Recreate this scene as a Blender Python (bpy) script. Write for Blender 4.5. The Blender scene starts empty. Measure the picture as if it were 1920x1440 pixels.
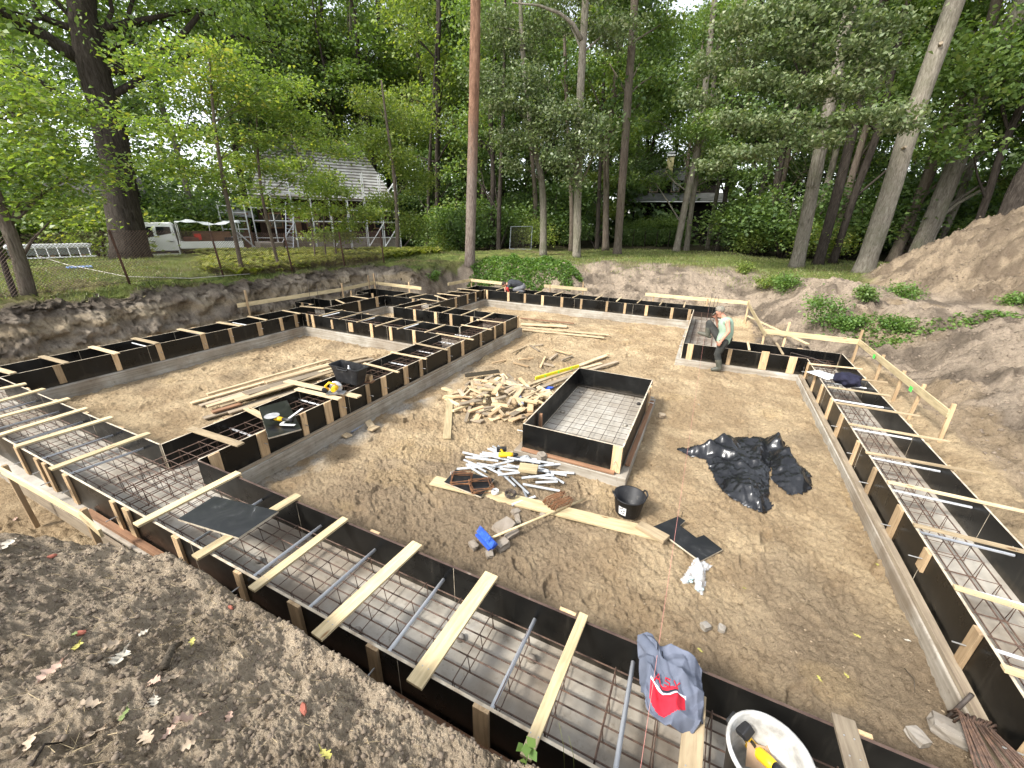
import bpy, bmesh, math, random
import numpy as np
from mathutils import Vector, Matrix, Euler
random.seed(7); RNG=np.random.default_rng(7)
sc=bpy.context.scene; COL=sc.collection
# ------------------------------------------------------------------ camera geometry (measured from the photograph's vanishing points)
F=762.77; CX,CY=960.0,720.0; H=3.5
R=np.array([[0.90194,-0.17474,0.39493],[0.43155,0.32960,-0.83972],[0.01656,0.92781,0.37269]])
u_,_,v_=np.linalg.svd(R); R=u_@v_
def ray(px,py): return R@np.array([px-CX,CY-py,-F])
def at(px,py,z):
    d=ray(px,py); t=(z-H)/d[2]; return Vector((t*d[0],t*d[1],z))
def atd(px,py,dist):
    d=ray(px,py); t=dist/math.hypot(d[0],d[1]); return Vector((t*d[0],t*d[1],H+t*d[2]))
def proj(p):
    c=R.T@(np.array(p)-np.array([0,0,H])); return CX-F*c[0]/c[2], CY+F*c[1]/c[2]
# ------------------------------------------------------------------ tagging
ORD=['first','second','third','fourth','fifth','sixth','seventh','eighth','ninth','tenth','eleventh','twelfth','thirteenth','fourteenth','fifteenth','sixteenth','seventeenth','eighteenth','nineteenth','twentieth']
def tag(o,label,cat,group=None,kind=None):
    if label: o['label']=label
    if cat: o['category']=cat
    if group: o['group']=group
    if kind: o['kind']=kind
    return o
def empty(name,loc=(0,0,0),rz=0):
    o=bpy.data.objects.new(name,None); COL.objects.link(o); o.location=loc; o.rotation_euler=(0,0,rz); o.empty_display_size=.1; return o
def copy_tree(o,parent=None):
    c=o.copy(); COL.objects.link(c); c.parent=parent
    for ch in list(o.children): copy_tree(ch,c)
    return c
# ------------------------------------------------------------------ mesh builder
class MB:
    def __init__(s): s.v=[]; s.f=[]; s.m=[]
    def add(s,vs,fs,mi=0):
        b=len(s.v); s.v+= [tuple(x) for x in vs]; s.f+=[tuple(i+b for i in f) for f in fs]; s.m+=[mi]*len(fs); return s
    def box(s,c,d,mi=0,M=None):
        x,y,z=[k/2 for k in d]; vs=[Vector((a*x,b*y,e*z)) for a in(-1,1) for b in(-1,1) for e in(-1,1)]
        vs=[(M@v if M is not None else v)+Vector(c) for v in vs]
        return s.add(vs,[(0,1,3,2),(4,6,7,5),(0,4,5,1),(2,3,7,6),(0,2,6,4),(1,5,7,3)],mi)
    def bar(s,p,q,w,t,mi=0,up=(0,0,1)):
        p,q=Vector(p),Vector(q); M=frame(q-p,up); return s.box((p+q)/2,((q-p).length,w,t),mi,M)
    def tube(s,pts,r,n=6,mi=0,cap=True):
        pts=[Vector(p) for p in pts]; rs=r if isinstance(r,(list,tuple)) else [r]*len(pts)
        b=len(s.v); prev=None
        for i,p in enumerate(pts):
            d=(pts[min(i+1,len(pts)-1)]-pts[max(i-1,0)])
            if d.length<1e-9: d=Vector((0,0,1))
            d.normalize()
            if prev is None:
                a=Vector((0,0,1)) if abs(d.z)<.9 else Vector((1,0,0)); x=d.cross(a).normalized()
            else:
                x=(prev-d*prev.dot(d))
                x=x.normalized() if x.length>1e-6 else d.orthogonal().normalized()
            prev=x; y=d.cross(x)
            for k in range(n):
                a=2*math.pi*k/n; s.v.append(tuple(p+(x*math.cos(a)+y*math.sin(a))*rs[i]))
        for i in range(len(pts)-1):
            for k in range(n):
                k2=(k+1)%n; s.f.append((b+i*n+k,b+i*n+k2,b+(i+1)*n+k2,b+(i+1)*n+k)); s.m.append(mi)
        if cap:
            s.f.append(tuple(b+k for k in range(n))[::-1]); s.m.append(mi)
            e=b+(len(pts)-1)*n; s.f.append(tuple(e+k for k in range(n))); s.m.append(mi)
        return s
    def lathe(s,prof,n=24,mi=0,c=(0,0,0),sx=1,sy=1):
        b=len(s.v)
        for r,z in prof:
            for k in range(n):
                a=2*math.pi*k/n; s.v.append((c[0]+r*sx*math.cos(a),c[1]+r*sy*math.sin(a),c[2]+z))
        for i in range(len(prof)-1):
            for k in range(n):
                k2=(k+1)%n; s.f.append((b+i*n+k,b+i*n+k2,b+(i+1)*n+k2,b+(i+1)*n+k)); s.m.append(mi)
        return s
    def prism(s,poly,z0,z1,mi=0):
        n=len(poly); vs=[(x,y,z0) for x,y in poly]+[(x,y,z1) for x,y in poly]
        return s.add(vs,[tuple(range(n))[::-1],tuple(range(n,2*n))]+[(i,(i+1)%n,n+(i+1)%n,n+i) for i in range(n)],mi)
    def ball(s,c,r,nu=10,nv=7,mi=0,j=0):
        b=len(s.v); rr=r if isinstance(r,(tuple,list)) else (r,r,r)
        vs=[(0,0,1)]+[(math.sin(math.pi*i/nv)*math.cos(2*math.pi*k/nu),math.sin(math.pi*i/nv)*math.sin(2*math.pi*k/nu),math.cos(math.pi*i/nv)) for i in range(1,nv) for k in range(nu)]+[(0,0,-1)]
        vs=[tuple(c[q]+v[q]*rr[q]*(1+j*random.uniform(-1,1)) for q in range(3)) for v in vs]
        fs=[(0,1+k,1+(k+1)%nu) for k in range(nu)]
        for i in range(nv-2):
            for k in range(nu): fs.append((1+i*nu+k,1+(i+1)*nu+k,1+(i+1)*nu+(k+1)%nu,1+i*nu+(k+1)%nu))
        l=len(vs)-1; fs+=[(l,1+(nv-2)*nu+(k+1)%nu,1+(nv-2)*nu+k) for k in range(nu)]
        return s.add(vs,fs,mi)
    def build(s,name,mats,parent=None,smooth=False,bevel=0,loc=None):
        me=bpy.data.meshes.new(name); me.from_pydata(s.v,[],s.f); 
        for m in (mats if isinstance(mats,(list,tuple)) else [mats]): me.materials.append(m)
        me.polygons.foreach_set('material_index',s.m)
        if smooth: me.polygons.foreach_set('use_smooth',[True]*len(s.f))
        me.update()
        o=bpy.data.objects.new(name,me); COL.objects.link(o)
        if parent: o.parent=parent
        if loc is not None: o.location=loc
        if bevel:
            b=o.modifiers.new('bevel','BEVEL'); b.width=bevel; b.segments=2; b.limit_method='ANGLE'
        return o
def frame(d,up=(0,0,1)):
    x=Vector(d).normalized(); u=Vector(up)
    if abs(x.dot(u))>.98: u=Vector((0,1,0))
    y=u.cross(x).normalized(); z=x.cross(y); return Matrix((x,y,z)).transposed()
def board(name,p,q,w,t,m,parent=None,roll=0,bevel=.003,label=None,cat=None,group=None):
    """a straight board from p to q; local X runs along the grain"""
    p,q=Vector(p),Vector(q); L=(q-p).length
    o=MB().box((0,0,0),(L,w,t)).build(name,m,parent,bevel=bevel)
    o.matrix_local=Matrix.Translation((p+q)/2)@(frame(q-p)@Matrix.Rotation(roll,3,'X')).to_4x4()
    if label: tag(o,label,cat,group)
    return o
def rod(name,pts,r,m,parent=None,n=8,label=None,cat=None,group=None):
    pts=[Vector(p) for p in pts]; c=sum(pts,Vector())/len(pts)
    o=MB().tube([p-c for p in pts],r,n).build(name,m,parent,smooth=True); o.location=c
    if label: tag(o,label,cat,group)
    return o
# ------------------------------------------------------------------ noise on arrays
def _h(i,j,s):
    n=(i.astype(np.int64)*374761393+j.astype(np.int64)*668265263+s*974634779)&0xffffffff
    n=((n^(n>>13))*1274126177)&0xffffffff; n=n^(n>>16); return (n&0xffffff)/float(0xffffff)
def vn(x,y,s=0):
    i=np.floor(x); j=np.floor(y); fx=x-i; fy=y-j; fx=fx*fx*fx*(fx*(fx*6-15)+10); fy=fy*fy*fy*(fy*(fy*6-15)+10)
    i=i.astype(np.int64); j=j.astype(np.int64)
    a=_h(i,j,s); b=_h(i+1,j,s); c=_h(i,j+1,s); d=_h(i+1,j+1,s)
    return (a*(1-fx)+b*fx)*(1-fy)+(c*(1-fx)+d*fx)*fy-.5
def fbm(x,y,sc_,o=4,s=0,g=.5):
    t=0; a=1; 
    for k in range(o):
        t=t+a*vn(x*sc_+y*.31*sc_*(k%2),y*sc_-x*.27*sc_*(k%2),s+k*17); sc_*=2.03; a*=g
    return t
def S(t): t=np.clip(t,0,1); return t*t*(3-2*t)
# ------------------------------------------------------------------ terrain height
def rd(x,y,x0,x1,y0,y1):
    dx=np.maximum(np.maximum(x0-x,x-x1),0); dy=np.maximum(np.maximum(y0-y,y-y1),0); return np.hypot(dx,dy)
HP=np.array([14.0,22.5])
def terrain(x,y,fine=True,full=False):
    x=np.asarray(x,float); y=np.asarray(y,float)
    wob=fbm(x,y,.7,3,5)*.55
    near=np.where(x<-4.2,-.3,.9)
    d=np.minimum(np.minimum(rd(x,y,-13.45,3.9,-.3,12.9),rd(x,y,-11.0,1.55,-.3,17.15)),rd(x,y,-13.45,-11,-.3,14.2))
    d=np.maximum(d+np.where(d>0,wob*S(d/.6),0),0)
    base=.13*S((x+5.6)/2)*(1-S((y-11.6)/3))
    # rising margin outside the strips
    base=base+.30*S((x-3.25)/.6)+.3*S((y-16.85)/.6)*S((x+11)/1)
    r=np.hypot(x,y)
    wl=S((-11.2-x)/1.2)*(1-S((y-15)/3)*0)
    hl=1.48*(.72*S(d/.55)+.28*S(d/1.1))
    wr=S((x-1.2)/1.5)
    hr=1.22*S(d/2.9)
    wk=S((x+6.6)/1.6)
    hb1=1.35*S(d/2.0)
    hb2=1.42*S(d/5.2)+.12*np.exp(-((d-5.2)/1.6)**2)
    hb=hb1*(1-wk)+hb2*wk
    hn=hb*(1-wr)+hr*wr
    out=hl*wl+hn*(1-wl)
    z=base*(1-S((d-1)/5))+out+.1*S((d-1)/5)
    # falling ground beyond the left fence, level lawn behind
    left=S((-x-13)/5); z=z-left*(.85*S((r-26.5)/9))
    # near spoil bank the photographer stands on
    ed=1.09+.09*fbm(x,y*0+3.1,1.3,3,11)-.62*S((-x-2.9)/1.8)
    ms=S((x+6.2)/2.6)
    top=(1.75-.48*S((y+.1)/1.1))*(.55+.45*ms)
    top=top*S((x+7.5)/2.5)
    cl=S((ed+.18-y)/.30)
    dn=np.clip((ed-y),0,9)
    mound=top*cl
    z=np.where(y<1.35,np.maximum(z,mound),z)
    # ground behind the camera and to the far left rises to the surrounding level
    bk=S((-.6-y)/2.2); z=np.maximum(z,1.6*bk)
    # spoil heap at the right
    dh=np.hypot(x-HP[0],y-HP[1])
    cone=6.5-.6*np.sqrt(dh*dh+1.2)
    cone=cone+fbm(x,y,.35,3,31)*.7
    zz=np.maximum(z,cone); heap=S((cone-z)/.4)
    z=zz
    if fine:
        inpit=(1-S(d/.4))*(1-cl*(y<1.35))
        tr=S(.5+fbm(x,y,.9,2,46)*2.2); sand=fbm(x,y,1.1,2,41)*.05+fbm(x,y,4.2,4,42,.6)*.042+tr*(-.030*np.abs(fbm(x,y,6.5,3,43))+.045*np.maximum(0,fbm(x,y,11,3,47)-.05)+.030*np.maximum(0,fbm(x,y,21,2,49)))-.012*np.abs(fbm(x,y,14,2,48))+fbm(x,y,34,2,44)*.020
        # boot prints trodden into the damp sand: one per cell, random heading
        for cs,sd in ((.62,601),(.83,607)):
            ci=np.floor(x/cs).astype(np.int64); cj=np.floor(y/cs).astype(np.int64); h1=_h(ci,cj,sd); h2=_h(ci,cj,sd+1); h3=_h(ci,cj,sd+2); h4=_h(ci,cj,sd+3)
            lx=x-(ci+.3+.4*h1)*cs; ly=y-(cj+.3+.4*h2)*cs; an=h3*6.283; u=lx*np.cos(an)+ly*np.sin(an); w_=-lx*np.sin(an)+ly*np.cos(an)
            q=(u/.145)**2+(w_/(.050+.012*np.cos(u*20)))**2; sand=sand+(h4>.62)*(-.030*(1-S((q-.6)/.7))+.016*np.exp(-((np.sqrt(q)-1.35)/.3)**2))
        lump=fbm(x,y,2.2,5,51,.6)*.16+np.abs(fbm(x,y,3.1,4,52))*-.12
        lump=lump+wr*(-np.abs(fbm(x+y*.5,y*.6-x*.2,1.1,4,53,.6))*.42+.12)*S(d/.8)*(1-S((d-4)/2))
        bankn=np.where(wl>.3,1.,1.15)*S(d/.3)*(1-S((d-2.2)/3)*.8)
        mz=cl*(y<1.35)
        moundn=fbm(x,y,3.0,3,61)*.07+fbm(x,y,12,5,62,.68)*.034-np.abs(fbm(x,y,7,3,63))*.05-np.abs(fbm(x,y,30,3,64))*.014
        z=z+inpit*sand+bankn*lump*(1-mz)+mz*moundn*S((y+3)/2)+heap*(fbm(x,y,2.4,6,71,.66)*.30-np.abs(fbm(x,y,3.3,4,72))*.16)+S((d-3)/3)*fbm(x,y,.8,3,81)*.06*(1-heap)
    if full: return z,d,wl,wr,wk,cl*(y<1.35)*S((x+8)/2),heap,r
    return z
def gz(x,y): return float(terrain(np.array([x]),np.array([y]))[0])
def gnd(px,py,lo=1.0,hi=70):
    d=ray(px,py); hh=math.hypot(d[0],d[1]); ts=np.exp(np.linspace(math.log(lo),math.log(hi),3000))/hh
    X=ts*d[0]; Y=ts*d[1]; Z=H+ts*d[2]; T=terrain(X,Y); k=np.argmax(Z<T)
    return Vector((X[k],Y[k],T[k]))
# ------------------------------------------------------------------ materials
def newmat(name,rough=.7,col=(.5,.5,.5),metal=0,spec=.3):
    m=bpy.data.materials.new(name); m.use_nodes=True; nt=m.node_tree; b=nt.nodes['Principled BSDF']
    b.inputs['Roughness'].default_value=rough; b.inputs['Base Color'].default_value=(*col,1); b.inputs['Metallic'].default_value=metal
    b.inputs['Specular IOR Level'].default_value=spec
    return m,nt,b
def N(nt,t,**k):
    n=nt.nodes.new(t)
    for a,v in k.items():
        if a in n.inputs.keys(): n.inputs[a].default_value=v
        else: setattr(n,a,v)
    return n
def ramp(nt,stops):
    n=nt.nodes.new('ShaderNodeValToRGB'); e=n.color_ramp.elements
    while len(e)<len(stops): e.new(.5)
    for i,(p,c) in enumerate(stops): e[i].position=p; e[i].color=(*c,1) if len(c)==3 else c
    return n
def coords(nt,kind='Object',scale=(1,1,1)):
    mp=N(nt,'ShaderNodeMapping'); mp.inputs['Scale'].default_value=scale
    if kind=='World':
        g=N(nt,'ShaderNodeNewGeometry'); nt.links.new(g.outputs['Position'],mp.inputs['Vector'])
    else:
        g=N(nt,'ShaderNodeTexCoord'); nt.links.new(g.outputs[kind],mp.inputs['Vector'])
    return mp
def noise(nt,mp,scale,detail=4,rough=.55,dist=0):
    n=N(nt,'ShaderNodeTexNoise'); n.inputs['Scale'].default_value=scale; n.inputs['Detail'].default_value=detail
    n.inputs['Roughness'].default_value=rough; n.inputs['Distortion'].default_value=dist
    nt.links.new(mp.outputs[0],n.inputs['Vector']); return n
def mix(nt,fac,a,b,mode='MIX'):
    n=N(nt,'ShaderNodeMix'); n.data_type='RGBA'; n.blend_type=mode
    for k,v in ((0,fac),(6,a),(7,b)):
        if hasattr(v,'links') or hasattr(v,'is_linked'): nt.links.new(v,n.inputs[k])
        elif k==0: n.inputs[0].default_value=v
        else: n.inputs[k].default_value=(*v,1)
    return n.outputs[2]
def bump(nt,b,h,strength=.3,dist=.02):
    n=N(nt,'ShaderNodeBump'); n.inputs['Strength'].default_value=strength; n.inputs['Distance'].default_value=dist
    nt.links.new(h,n.inputs['Height']); nt.links.new(n.outputs[0],b.inputs['Normal'])
def vary(nt,col,amt=.25,hue=.0):
    oi=N(nt,'ShaderNodeObjectInfo'); hs=N(nt,'ShaderNodeHueSaturation')
    mr=N(nt,'ShaderNodeMapRange'); mr.inputs[3].default_value=1-amt; mr.inputs[4].default_value=1+amt
    nt.links.new(oi.outputs['Random'],mr.inputs[0]); nt.links.new(mr.outputs[0],hs.inputs['Value']); nt.links.new(col,hs.inputs['Color']); return hs.outputs[0]
def noisy(name,c,scale=6,rough=.8,detail=5,bs=.3,bd=.01,kind='Object',stretch=(1,1,1),amt=0,spec=.3,nr=.6,metal=0):
    """colour ramp over one noise with matching bump: c = list of (pos,colour)"""
    m,nt,b=newmat(name,rough,spec=spec,metal=metal); mp=coords(nt,kind,stretch); n=noise(nt,mp,scale,detail,nr)
    r=ramp(nt,c); nt.links.new(n.outputs[0],r.inputs[0]); o=r.outputs[0]
    if amt: o=vary(nt,o,amt)
    nt.links.new(o,b.inputs['Base Color'])
    if bs: bump(nt,b,n.outputs[0],bs,bd)
    return m
def woodmat(name,a,bc,dark,amt=.2,rough=.75,weather=0):
    m,nt,b=newmat(name,rough,spec=.25)
    oi=N(nt,'ShaderNodeObjectInfo'); tc=N(nt,'ShaderNodeTexCoord'); ad=N(nt,'ShaderNodeVectorMath'); ad.operation='ADD'
    sc3=N(nt,'ShaderNodeVectorMath'); sc3.operation='SCALE'; cx=N(nt,'ShaderNodeCombineXYZ')
    for i in range(3): nt.links.new(oi.outputs['Random'],cx.inputs[i])
    nt.links.new(cx.outputs[0],sc3.inputs[0]); sc3.inputs[3].default_value=37
    nt.links.new(tc.outputs['Object'],ad.inputs[0]); nt.links.new(sc3.outputs[0],ad.inputs[1])
    mp=N(nt,'ShaderNodeMapping'); mp.inputs['Scale'].default_value=(1.3,22,22); nt.links.new(ad.outputs[0],mp.inputs[0])
    n1=noise(nt,mp,1.6,5,.6,.6); r1=ramp(nt,[(.3,bc),(.55,a),(.75,tuple(x*1.12 for x in a))]); nt.links.new(n1.outputs[0],r1.inputs[0])
    mp2=N(nt,'ShaderNodeMapping'); mp2.inputs['Scale'].default_value=(1.2,5,5); nt.links.new(ad.outputs[0],mp2.inputs[0])
    vo=N(nt,'ShaderNodeTexVoronoi'); vo.inputs['Scale'].default_value=1.5; nt.links.new(mp2.outputs[0],vo.inputs[0])
    rk=ramp(nt,[(.05,(1,1,1)),(.11,(0,0,0))]); nt.links.new(vo.outputs[0],rk.inputs[0])
    c=mix(nt,rk.outputs[0],r1.outputs[0],dark)
    n2=noise(nt,mp2,2.2,5,.65); r2=ramp(nt,[(.45,(0,0,0)),(.75,(1,1,1))]); nt.links.new(n2.outputs[0],r2.inputs[0])
    sm=N(nt,'ShaderNodeMath'); sm.operation='MULTIPLY'; nt.links.new(r2.outputs[0],sm.inputs[0]); sm.inputs[1].default_value=.35+weather
    c=mix(nt,sm.outputs[0],c,tuple(x*.55 for x in bc))
    nt.links.new(vary(nt,c,amt),b.inputs['Base Color']); bump(nt,b,n1.outputs[0],.25,.004)
    return m
WOOD=woodmat('new_timber',(.53,.415,.26),(.38,.285,.17),(.19,.105,.05),.34,.78,.35)
WOODY=woodmat('yellow_timber',(.56,.45,.265),(.42,.325,.18),(.22,.12,.05),.26,.78,.3)
WOODC=woodmat('cleat_timber',(.50,.355,.205),(.36,.24,.13),(.13,.07,.03),.38,.8,.2)
WOODG=woodmat('weathered_timber',(.33,.27,.19),(.22,.17,.12),(.10,.07,.05),.3,.85,.25)
WOODR=woodmat('red_brown_timber',(.27,.15,.085),(.17,.09,.05),(.07,.03,.02),.2,.8,.2)
# black film faced plywood: dusty, scuffed, semi gloss
def filmmat(name,dust=.10,rough=.36):
    m,nt,b=newmat(name,rough,spec=.32); mp=coords(nt,'World'); n=noise(nt,mp,1.6,6,.65,.4)
    r=ramp(nt,[(.35,(.0022,.0022,.0022)),(.6,(.005,.005,.0045)),(.85,(.02,.018,.015))]); nt.links.new(n.outputs[0],r.inputs[0])
    n2=noise(nt,mp,26,3,.7); r2=ramp(nt,[(.70,(0,0,0)),(.80,(1,1,1))]); nt.links.new(n2.outputs[0],r2.inputs[0])
    ml=N(nt,'ShaderNodeMath'); ml.operation='MULTIPLY'; ml.inputs[1].default_value=dust*2.2; nt.links.new(r2.outputs[0],ml.inputs[0])
    c=mix(nt,ml.outputs[0],r.outputs[0],(.22,.2,.17))
    # soil splashes along the foot of the sheets
    g=N(nt,'ShaderNodeNewGeometry'); sp=N(nt,'ShaderNodeSeparateXYZ'); nt.links.new(g.outputs[0],sp.inputs[0])
    n3=noise(nt,mp,7,5,.7); mm=N(nt,'ShaderNodeMath'); mm.operation='MULTIPLY_ADD'; mm.inputs[1].default_value=.22; nt.links.new(n3.outputs[0],mm.inputs[0]); nt.links.new(sp.outputs[2],mm.inputs[2])
    r3=ramp(nt,[(.36,(dust*2.5,)*3),(.47,(0,0,0))]); nt.links.new(mm.outputs[0],r3.inputs[0])
    c=mix(nt,r3.outputs[0],c,(.10,.08,.055))
    mpv=coords(nt,'World',(9,9,.9)); nv=noise(nt,mpv,1.3,5,.7); rv=ramp(nt,[(.58,(0,0,0)),(.78,(.5,.5,.5))]); nt.links.new(nv.outputs[0],rv.inputs[0]); mv=N(nt,'ShaderNodeMath'); mv.operation='MULTIPLY'; mv.inputs[1].default_value=dust*1.6; nt.links.new(rv.outputs[0],mv.inputs[0]); c=mix(nt,mv.outputs[0],c,(.16,.14,.11))
    nt.links.new(c,b.inputs['Base Color'])
    rr=ramp(nt,[(.35,(rough*.75,)*3),(.7,(min(1,rough*1.6),)*3)]); nt.links.new(n.outputs[0],rr.inputs[0]); nt.links.new(rr.outputs[0],b.inputs['Roughness'])
    bump(nt,b,n.outputs[0],.06,.01); return m
FILM=filmmat('black_film',.17,.30); FILMD=filmmat('dusty_black_film',.2,.4)
def platemat():
    m,nt,b=newmat('scuffed_black_film',.28,spec=.5); mp=coords(nt,'World',(1,1,.2)); n=noise(nt,mp,3.5,7,.75,1.2); r=ramp(nt,[(.45,(.006,.006,.0065)),(.6,(.016,.016,.016)),(.68,(.06,.06,.06)),(.74,(.30,.30,.30))]); nt.links.new(n.outputs[0],r.inputs[0]); nt.links.new(r.outputs[0],b.inputs['Base Color']); return m
FILMP=platemat()
PLYE=noisy('plywood_edge',[(.3,(.30,.235,.165)),(.55,(.52,.45,.34)),(.7,(.66,.60,.48))],9,.8,5,.1,kind='World')
PLYB=noisy('brown_edge',[(.3,(.05,.03,.025)),(.6,(.10,.065,.05)),(.75,(.4,.34,.27))],7,.7,5,.1,kind='World')
# concrete of the strip footings
def concmat(name,lo,mid,hi,spots=.5,board_=0):
    m,nt,b=newmat(name,.85,spec=.25); mp=coords(nt,'World'); n=noise(nt,mp,2.1,7,.65,.3)
    r=ramp(nt,[(.28,lo),(.5,mid),(.72,hi)]); nt.links.new(n.outputs[0],r.inputs[0])
    n2=noise(nt,mp,13,5,.75); r2=ramp(nt,[(.56,(0,0,0)),(.70,(1,1,1))]); nt.links.new(n2.outputs[0],r2.inputs[0])
    ml=N(nt,'ShaderNodeMath'); ml.operation='MULTIPLY'; ml.inputs[1].default_value=spots; nt.links.new(r2.outputs[0],ml.inputs[0])
    c=mix(nt,ml.outputs[0],r.outputs[0],(.085,.065,.045))
    n4=noise(nt,mp,.7,4,.6); r4=ramp(nt,[(.42,(.12,.12,.12)),(.66,(.75,.75,.75))]); nt.links.new(n4.outputs[0],r4.inputs[0])
    c=mix(nt,r4.outputs[0],c,(.20,.15,.10))
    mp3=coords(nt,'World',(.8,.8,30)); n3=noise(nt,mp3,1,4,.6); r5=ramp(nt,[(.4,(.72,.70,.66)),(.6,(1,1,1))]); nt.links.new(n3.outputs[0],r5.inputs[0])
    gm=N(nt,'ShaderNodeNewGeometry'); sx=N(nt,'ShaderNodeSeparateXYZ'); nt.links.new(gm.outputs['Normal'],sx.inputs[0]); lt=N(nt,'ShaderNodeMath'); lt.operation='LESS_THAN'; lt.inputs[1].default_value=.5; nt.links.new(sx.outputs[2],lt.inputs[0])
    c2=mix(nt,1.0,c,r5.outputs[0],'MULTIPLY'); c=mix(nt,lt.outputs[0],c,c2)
    nt.links.new(c,b.inputs['Base Color']); bump(nt,b,n2.outputs[0],.25,.008); return m
CONC=concmat('strip_concrete',(.27,.24,.195),(.42,.39,.33),(.56,.535,.475))
CHUNK=concmat('broken_concrete',(.20,.18,.155),(.30,.28,.245),(.41,.385,.35),.5)
STEEL=noisy('rusty_bar',[(.3,(.055,.035,.026)),(.5,(.10,.062,.044)),(.72,(.17,.10,.065))],30,.7,4,.2,.002,spec=.4)
STEELD=noisy('dark_bar',[(.3,(.030,.025,.022)),(.6,(.065,.05,.04)),(.8,(.12,.08,.055))],30,.65,4,.2,.002,spec=.4)
RUST=noisy('orange_rust',[(.3,(.10,.05,.028)),(.55,(.20,.095,.045)),(.75,(.33,.16,.07))],22,.85,4,.3,.002)
TUBE=noisy('grey_plastic_tube',[(.3,(.31,.33,.345)),(.6,(.42,.44,.455)),(.8,(.27,.265,.25))],5,.5,4,0,amt=.12)
TUBEL=noisy('pale_plastic_tube',[(.3,(.56,.575,.585)),(.6,(.70,.71,.72)),(.8,(.45,.44,.42))],5,.45,4,0,amt=.08)
WIRE=noisy('galvanised_wire',[(.3,(.35,.35,.34)),(.7,(.55,.55,.53))],20,.45,3,0,metal=.7)
BLKP,_,_=newmat('black_rubber',.5,(.012,.012,.012)); 
BLKP=noisy('black_plastic',[(.35,(.010,.010,.011)),(.62,(.022,.022,.023)),(.75,(.10,.095,.085))],9,.5,6,.05,.004)
YEL,_,_=newmat('yellow_plastic',.4,(.78,.46,.02)); YEL2,_,_=newmat('yellow_level',.4,(.78,.66,.03))
BLUE,_,_=newmat('blue_plastic',.45,(.03,.085,.42)); METAL,_,_=newmat('bright_metal',.35,(.55,.55,.55),.8); GREENP,_,_=newmat('green_spray',.7,(.10,.62,.10))
WHITE=noisy('white_paint',[(.3,(.62,.62,.60)),(.6,(.78,.78,.77))],2,.35,4,0,spec=.5)
GLASS,_,_=newmat('dark_glass',.08,(.012,.016,.018),0,.6)
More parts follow.
